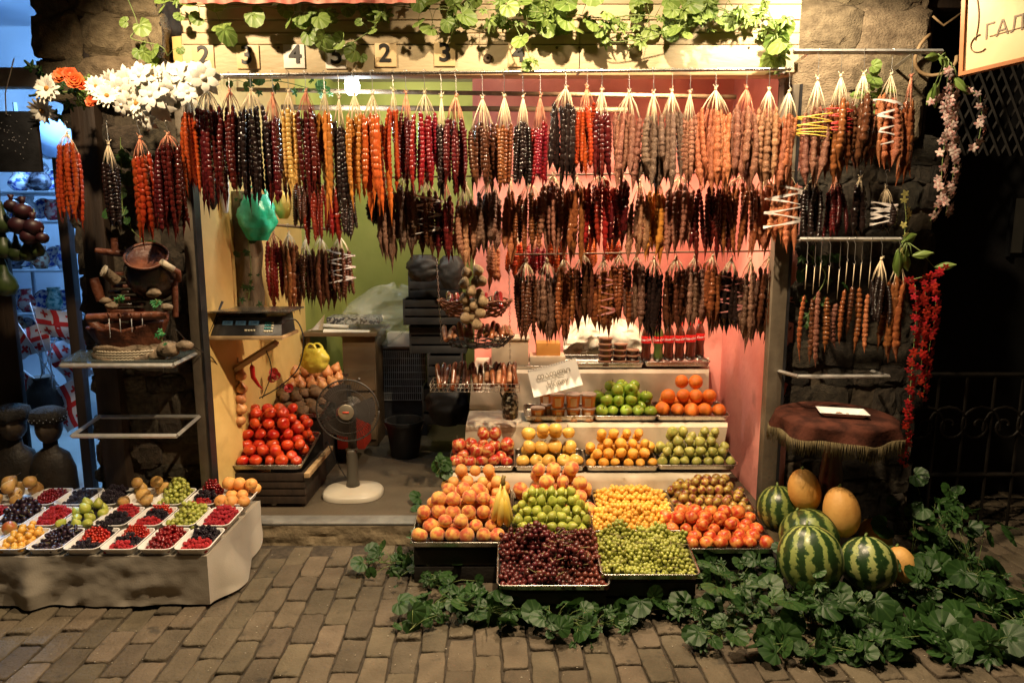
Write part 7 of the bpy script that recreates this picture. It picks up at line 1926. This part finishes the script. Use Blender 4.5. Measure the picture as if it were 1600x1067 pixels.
def vine(name, label, path, n, size, m, spread, face, tilt, mix=.7, cat='vine', group=None, zr=(0, 0), stemr=.0022, clear=0.0):
    """stem along world points with leaves on short stalks; face: direction the blades look to"""
    pts = [Vector(p) for p in path]; out = []
    for i in range(len(pts) - 1):
        p0, p1, p2, p3 = pts[max(i - 1, 0)], pts[i], pts[i + 1], pts[min(i + 2, len(pts) - 1)]
        for k in range(8):
            t = k / 8; out.append(.5 * ((2 * p1) + (p2 - p0) * t + (2 * p0 - 5 * p1 + 4 * p2 - p3) * t * t + (-p0 + 3 * p1 - 3 * p2 + p3) * t ** 3))
    out.append(pts[-1])
    root = thing(name, label, cat, out[0], group=group); o0 = out[0]
    sb = MB(); sb.tube([p - o0 for p in out], stemr, 5)
    face = Vector(face).normalized()
    for i in range(n):
        c_ = rnd.choice(out)
        off = Vector((rnd.gauss(0, spread[0]), rnd.gauss(0, spread[1]), rnd.gauss(0, spread[2])))
        p = c_ + off; p.z += rnd.uniform(*zr)
        if p.z < clear + .012: p.z = clear + .012 + rnd.uniform(0, .03)
        if stemr and rnd.random() < .6: sb.tube([c_ - o0, (c_ + p) / 2 - o0 + Vector((0, 0, .012)), p - o0], [.0015, .0012, .001], 4)
        nd = (face + Vector((rnd.gauss(0, tilt), rnd.gauss(0, tilt), rnd.gauss(0, tilt)))).normalized()
        q = nd.to_track_quat('Z', 'Y')
        e = (q @ Euler((0, 0, rnd.uniform(0, 6.28))).to_quaternion()).to_euler() if face.z > .6 else (q @ Euler((0, 0, PI + rnd.gauss(0, .8))).to_quaternion()).to_euler()
        s_ = size * rnd.uniform(.5, 1.25)
        me = rnd.choice(LR) if rnd.random() < mix else rnd.choice(LL)
        inst('leaf', me, m, root, p - o0, e, (s_, s_, s_))
    inst('stem', sb.mesh('stem'), M_STEM, root)
    return root
# top garlands along the header
A = lambda L_, Y=3.075: [at(px, py, Y + dy) for (px, py, dy) in L_]
G = 'artificial vine garlands over the header'
vine('vine_garland', 'leafy vine hanging over the stone above the white flowers', A([(195, -12, 0), (215, 40, .02), (205, 60, 0), (250, 72, -.02), (262, 88, 0)]), 8, .038, M_LEAF, (.03, .02, .03), (0, -1, .25), .35, .95, group=G)
vine('vine_garland', 'vine of round leaves above the first number plates', A([(255, 0, 0), (330, 12, -.03), (400, 10, 0), (470, 20, -.03), (520, 24, 0), (560, 15, 0)]), 34, .042, M_LEAF, (.03, .03, .045), (0, -1, .3), .38, .95, group=G)
vine('vine_garland', 'round leaves dangling down beside the plate with number five', A([(480, 15, -.02), (495, 60, -.04), (512, 78, -.04), (545, 70, -.03), (590, 40, -.02)]), 10, .038, M_LEAF, (.02, .02, .03), (0, -1, .2), .3, 1.0, group=G)
vine('vine_garland', 'dense vine at the top centre over the third number plate', A([(555, 0, 0), (640, 12, -.04), (720, 16, 0), (800, 16, -.04), (870, 22, 0)]), 60, .041, M_LEAF, (.03, .03, .04), (0, -1, .3), .5, .6, group=G)
vine('vine_garland', 'sprig of lobed leaves hanging over the last number four', A([(800, 30, -.03), (812, 55, -.04), (822, 75, -.04), (830, 98, -.05)]), 9, .034, M_LEAF, (.015, .02, .015), (0, -1, .2), .35, .25, group=G)
vine('vine_garland', 'vine over the plain cream boards right of the numbers', A([(850, 10, 0), (930, 28, -.03), (1000, 24, 0), (1060, 32, -.03), (1110, 20, 0)]), 66, .041, M_LEAF, (.03, .03, .045), (0, -1, .3), .5, .5, group=G)
vine('vine_garland', 'brightly lit lobed vine leaves at the right end of the header', A([(1080, 5, 0), (1140, 18, -.03), (1200, 22, 0), (1215, 60, -.02), (1216, 92, 0)]), 56, .041, M_LEAF, (.03, .03, .03), (0, -1, .3), .5, .35, group=G)
vine('vine_garland', 'short hanging strand of leaves above the plain boards centre', A([(950, 20, -.02), (956, 66, -.02), (1085, 40, -.02)]), 5, .032, M_LEAF, (.012, .01, .02), (0, -1, .2), .3, .5, group=G)
# climbing round leaves in the dark left pillar
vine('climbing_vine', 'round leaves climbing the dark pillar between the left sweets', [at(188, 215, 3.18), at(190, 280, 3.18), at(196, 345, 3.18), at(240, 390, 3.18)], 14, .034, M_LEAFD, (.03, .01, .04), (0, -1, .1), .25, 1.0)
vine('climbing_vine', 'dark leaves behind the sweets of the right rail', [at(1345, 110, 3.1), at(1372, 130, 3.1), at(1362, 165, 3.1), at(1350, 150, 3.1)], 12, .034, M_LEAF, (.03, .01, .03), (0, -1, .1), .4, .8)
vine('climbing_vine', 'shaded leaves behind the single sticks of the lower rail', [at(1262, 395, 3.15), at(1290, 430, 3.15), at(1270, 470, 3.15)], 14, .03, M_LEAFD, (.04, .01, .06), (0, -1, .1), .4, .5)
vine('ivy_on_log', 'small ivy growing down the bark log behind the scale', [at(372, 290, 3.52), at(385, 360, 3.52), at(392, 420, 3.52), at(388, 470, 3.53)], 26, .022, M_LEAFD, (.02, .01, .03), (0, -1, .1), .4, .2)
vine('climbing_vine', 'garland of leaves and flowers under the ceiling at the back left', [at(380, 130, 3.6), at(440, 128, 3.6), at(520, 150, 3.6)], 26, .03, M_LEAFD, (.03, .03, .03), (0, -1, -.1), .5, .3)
for k, (px, py, lb) in enumerate([(186, 468, 'left'), (244, 476, 'right'), (252, 528, 'lower right')]):
    vine('small_plant', 'tuft of bright green plastic leaves at the %s of the fountain' % lb, [at(px, py + 6, 2.93), at(px, py, 2.92), at(px + 3, py - 6, 2.92)], 8, .016, leaf_mat('tuft_leaf_%d' % k, (0.02, 0.16, 0.04), (0.05, 0.30, 0.08), (0.1, 0.4, 0.15)), (.012, .008, .008), (0, -.7, .7), .5, 0.0)
# ground ivy
def gp(L_, z=.03): return [ground(px, py, z) for px, py in L_]
GI = 'artificial ivy trails on the paving'
up = (0, -.45, 1)
for lb, path, n, sp in [
  ('ivy trail on the paving left of the peach tray', [(592, 878), (640, 885), (690, 905), (720, 935), (800, 950)], 56, (.06, .045, .02)),
  ('ivy sprig creeping up between doorstep and peaches', [(640, 800), (668, 790), (655, 850)], 9, (.03, .03, .02)),
  ('ivy trail curling in front of the dark red grapes', [(640, 985), (690, 940), (760, 955), (830, 962), (900, 975)], 60, (.06, .045, .02)),
  ('ivy trail in front of the green grapes', [(905, 985), (970, 965), (1040, 950), (1100, 960), (1130, 1000)], 60, (.07, .05, .025)),
  ('ivy heap below the nectarine tray', [(1095, 900), (1140, 915), (1190, 905), (1220, 940), (1150, 960)], 54, (.07, .06, .03)),
  ('ivy heap in front of the biggest watermelon', [(1150, 960), (1230, 965), (1300, 975), (1360, 985)], 60, (.07, .06, .03)),
  ('ivy trail reaching forward under the watermelons', [(1180, 1000), (1250, 1010), (1330, 1015), (1400, 990)], 34, (.07, .04, .015)),
  ('ivy mass right of the round watermelon', [(1400, 930), (1450, 930), (1500, 920), (1540, 950)], 60, (.08, .08, .04)),
  ('ivy trail at the lower right corner of the photo', [(1400, 985), (1470, 1000), (1530, 1005), (1590, 1010)], 50, (.08, .05, .02)),
  ('dim ivy climbing in the dark behind the melons', [(1420, 880), (1450, 850), (1480, 870), (1530, 900)], 46, (.07, .06, .06)),
  ('ivy at the right photo edge over the bricks', [(1540, 900), (1580, 930), (1610, 970), (1590, 990)], 34, (.07, .06, .02))]:
    zt_ = .10 if 'climbing' in lb else .035
    big = any(k in lb for k in ('watermelon', 'right', 'corner', 'climbing'))
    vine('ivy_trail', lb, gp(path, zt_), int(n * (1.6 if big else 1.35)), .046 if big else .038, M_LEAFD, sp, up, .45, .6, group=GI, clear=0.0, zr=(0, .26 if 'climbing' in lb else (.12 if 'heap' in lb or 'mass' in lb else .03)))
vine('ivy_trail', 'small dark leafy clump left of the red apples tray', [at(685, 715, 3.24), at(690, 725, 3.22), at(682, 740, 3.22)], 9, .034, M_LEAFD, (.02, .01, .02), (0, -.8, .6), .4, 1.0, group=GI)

# ---- flowers
M_PETW = mat('cream_petal', (0.74, 0.70, 0.58), (0.82, 0.80, 0.72), .6, 20, var=.05)
M_PETR = mat('orange_red_petal', (0.62, 0.06, 0.015), (0.74, 0.16, 0.03), .55, 20, var=.2)
M_EYE = mat('flower_eye', (0.30, 0.12, 0.02), (0.55, 0.28, 0.04), .8, 60)
def daisy(npet, L_, w_, layers, curl, point=.9, seed=0):
    r = random.Random(seed); m = MB()
    for l in range(layers):
        for k in range(npet):
            a = 2 * PI * (k + .5 * l) / npet + r.uniform(-.06, .06); el = .18 + .30 * l + r.uniform(-.08, .08); Ls = L_ * (1 - .18 * l) * r.uniform(.92, 1.05)
            Mx = Matrix.Rotation(a, 4, 'Z')
            def f(u, v):
                wd = w_ * math.sin(PI * min(.12 + .80 * v, 1)) ** point * (1 if v < 1 else .2)
                return (.06 * L_ + Ls * v * math.cos(el), (u - .5) * 2 * wd, Ls * v * math.sin(el) - curl * v * v * Ls + .12 * w_ * (1 - (2 * u - 1) ** 2))
            m.grid(f, 2, 5, Mx)
    return m.mesh('petals')
FL_G = [daisy(15, 1, .15, 2, .15, .6, s_) for s_ in range(2)]
FL_L = [daisy(6, 1, .24, 2, .35, .9, s_ + 5) for s_ in range(2)]
FL_R = [daisy(6, .75, .40, 3, -.25, .5, s_ + 9) for s_ in range(2)]
eyeb = MB(); eyeb.sphere((0, 0, .10), .17, 10, 6, (1, 1, .6)); EYE = eyeb.mesh('flower_centre')
fg = thing('flower_garland', 'garland of white silk daisies and lilies over the left sweets', 'flowers', at(230, 140, 2.98))
fo = Vector(fg.location)
fl_ = [(74, 139, .062, 'g'), (66, 173, .058, 'g'), (214, 162, .066, 'g'), (167, 150, .055, 'g'), (240, 120, .05, 'g'), (175, 128, .05, 'g'), (236, 148, .060, 'l'), (273, 126, .066, 'l'), (300, 122, .055, 'l'), (318, 122, .06, 'l'), (250, 170, .05, 'l'),
       (200, 125, .05, 'l'), (218, 118, .05, 'l'), (185, 140, .05, 'l'), (229, 188, .042, 'l'), (293, 145, .045, 'l'), (262, 145, .05, 'l'), (254, 118, .045, 'l'), (150, 135, .045, 'g'), (285, 112, .05, 'l'), (205, 142, .048, 'l'), (190, 165, .04, 'l')]
for k, (px, py, s_, ty) in enumerate(fl_):
    p = at(px, py, 2.93 + .03 * (k % 3)) - fo
    nd = Vector((rnd.gauss(0, .3), -1, rnd.gauss(.0 if py < 165 else -.3, .25))).normalized()
    e = (nd.to_track_quat('Z', 'Y') @ Euler((0, 0, rnd.uniform(0, 6))).to_quaternion()).to_euler()
    s_ *= 1.0 if ty == 'g' else 1.25
    o = inst('flower', rnd.choice(FL_G if ty == 'g' else FL_L), M_PETW, fg, p, e, (s_, s_, s_))
    inst('flower_centre', EYE, M_EYE if ty == 'g' else M_PETW, o)
for k, (px, py, s_) in enumerate([(97, 120, .045), (118, 128, .05), (110, 118, .04), (144, 160, .034), (130, 135, .03)]):
    p = at(px, py, 2.93) - fo; nd = Vector((rnd.gauss(0, .5), -1, .4)).normalized()
    inst('flower', rnd.choice(FL_R), M_PETR, fg, p, nd.to_track_quat('Z', 'Y').to_euler(), (s_, s_, s_))
for k in range(46):
    px = rnd.uniform(45, 315); py = 145 + rnd.gauss(0, 18)
    p = at(px, py, 3.02 + rnd.uniform(-.03, .03)) - fo; nd = Vector((rnd.gauss(0, .5), -1, rnd.gauss(0, .4))).normalized()
    s_ = rnd.uniform(.024, .038)
    inst('leaf', rnd.choice(LL), M_LEAF if px > 120 else M_LEAFD, fg, p, (nd.to_track_quat('Z', 'Y') @ Euler((0, 0, rnd.uniform(0, 6))).to_quaternion()).to_euler(), (s_, s_, s_))  # left end takes the darker copy, its shade put in by colour
b = MB(); b.tube([at(45, 150, 3.03) - fo, at(150, 140, 3.03) - fo, at(315, 125, 3.03) - fo], .005, 6); inst('stem', b.mesh('stem'), M_STEM, fg)
# orchid and red blossom strings
M_ORCH = mat('pink_white_petal', (0.76, 0.62, 0.54), (0.55, 0.22, 0.20), .6, 2, 3, .42, .62, var=.15)
M_REDB = mat('scarlet_petal', (0.36, 0.010, 0.010), (0.52, 0.02, 0.016), .5, 30, var=.2)
M_YELB = mat('yellow_green_petal', (0.45, 0.42, 0.10), (0.55, 0.50, 0.2), .6, 30)
BL = [daisy(5, 1, .28, 1, .2, .9, s_ + 20) for s_ in range(3)]
def blossoms(label, paths, m, size, step, Y, name='blossom_garland', dens=1):
    root = thing(name, label, 'flowers', at(paths[0][0][0], paths[0][0][1], Y)); o0 = Vector(root.location); sb = MB()
    for path in paths:
        pts = [at(px, py, Y + (.01 * math.sin(px))) - o0 for px, py in path]; sb.tube(pts, .0016, 4)
        for i in range(len(pts) - 1):
            L_ = (pts[i + 1] - pts[i]).length; n = max(1, int(L_ / step))
            for k in range(n * dens):
                p = pts[i].lerp(pts[i + 1], (k + .5) / (n * dens)); a = rnd.uniform(0, 6.28)
                off = Vector((math.cos(a), -abs(math.sin(a)), rnd.uniform(-.3, .3))) * size * .8
                nd = (off.normalized() + Vector((0, -.5, -.5))).normalized()
                s_ = size * rnd.uniform(.9, 1.3)
                inst('blossom', rnd.choice(BL), m, root, p + off, (nd.to_track_quat('Z', 'Y') @ Euler((0, 0, rnd.uniform(0, 6))).to_quaternion()).to_euler(), (s_, s_, s_))
    inst('stem', sb.mesh('stem'), M_STEM, root)
    return root
ob = blossoms('long string of pink white orchid blossoms at the end of the upper rail', [[(1482, 108), (1478, 150), (1478, 200), (1472, 260), (1470, 310), (1454, 345)], [(1490, 130), (1488, 200), (1492, 260), (1478, 335)], [(1470, 148), (1462, 155), (1458, 160)]], M_ORCH, .018, .026, 2.93, dens=2)
blossoms('short string of pink orchid blossoms below the tan sign', [[(1505, 135), (1532, 150), (1535, 190), (1530, 215), (1522, 238)]], M_ORCH, .017, .022, 2.93)
blossoms('scarlet blossom strings hanging from the lower rail end', [[(1420, 438), (1445, 432), (1470, 428), (1482, 412)], [(1430, 445), (1432, 490), (1428, 540), (1424, 590), (1420, 640), (1418, 690), (1412, 728)], [(1462, 440), (1462, 490), (1453, 540), (1447, 590), (1442, 625)], [(1445, 440), (1448, 490), (1442, 540), (1438, 600)]], M_REDB, .0165, .026, 2.90, dens=2)
blossoms('dim yellow blossom string left of the orchids', [[(1412, 300), (1416, 340), (1412, 380), (1410, 405)]], M_YELB, .015, .022, 3.0)
def longleaf():
    m = MB(); m.grid(lambda u, v: ((u - .5) * .42 * math.sin(PI * min(v * .93 + .05, 1)) , v, .10 * v * (1 - v) * 2 - .1 * abs(u - .5)), 4, 8); return m.mesh('leaf')
LG = longleaf()
for (lb, px, py, lst, m_) in [('pointed green leaves at the end of the upper right rail', 1478, 88, [(1470, 88, 100, .09), (1482, 110, 25, .08), (1468, 130, 160, .09), (1490, 120, -140, .08), (1462, 130, 195, .10), (1500, 135, -110, .08)], M_LEAF),
                              ('pointed green leaves over the scarlet blossoms', 1415, 376, [(1410, 380, -70, .11), (1412, 392, -105, .09), (1415, 398, -150, .09), (1408, 395, 175, .10), (1425, 400, -80, .08), (1404, 390, 190, .12), (1460, 418, -80, .08)], M_LEAF)]:
    r = thing('leaf_spray', lb, 'leaves', at(px, py, 2.94)); o0 = Vector(r.location)
    sb = MB()
    for (a_, b__, ang, L_) in lst:
        p = at(a_, b__, 2.92) - o0; s_ = L_
        # rotate blade about the view axis; blade faces the street
        inst('leaf', LG, m_, r, p, (R(90) + rnd.uniform(-.4, .4), R(-ang) , rnd.uniform(-.4, .4)), (s_, s_, s_)); sb.tube([(0, 0, 0), p / 2 + Vector((0, -.01, .01)), p], .002, 4)
    inst('stem', sb.mesh('stem'), M_STEM, r)
# ---- floodlight seen only by its glow at the top, built where it hangs above the awning
for nm, loc in (('above the left garland', (-1.55, 2.30, 2.85)), ('above the stall centre', (0.30, 2.22, 3.15)), ('right above the bright right end of the header', (1.16, 2.70, 2.62))):
    t = thing('floodlight', 'small black floodlight ' + nm, 'lamp', loc)
    b = MB(); b.lathe([(.03, .03), (.055, .02), (.07, .10), (.02, .12)], 16); inst('housing', b.mesh('housing'), M_BLACK, t)
    b = MB(); b.tube([(0, 0, .12), (0, .1, .2), (0, .5, .25)], .01, 6); inst('arm', b.mesh('arm'), M_BLACK, t)
print('OBJECTS', len(bpy.data.objects))

# grit, crumbs and petals lying on the paving
b = MB()
for k in range(420):
    px, py = rnd.uniform(0, 1600), rnd.uniform(860, 1067); p = ground(px, py, 0.002)
    if p.x < TX1 + .02 and p.y > 2.58: continue
    r_ = rnd.uniform(.0008, .0026); b.sphere(p, r_, 5, 3, (rnd.uniform(.7, 2.2), 1, .6))
o = b.build('paving_grit', mat('pale_grit', (0.30, 0.25, 0.17), (0.5, 0.45, 0.36), .8, 200)); tag(o, 'scattered pale grit and crumbs on the brick paving', 'grit', None, 'stuff')
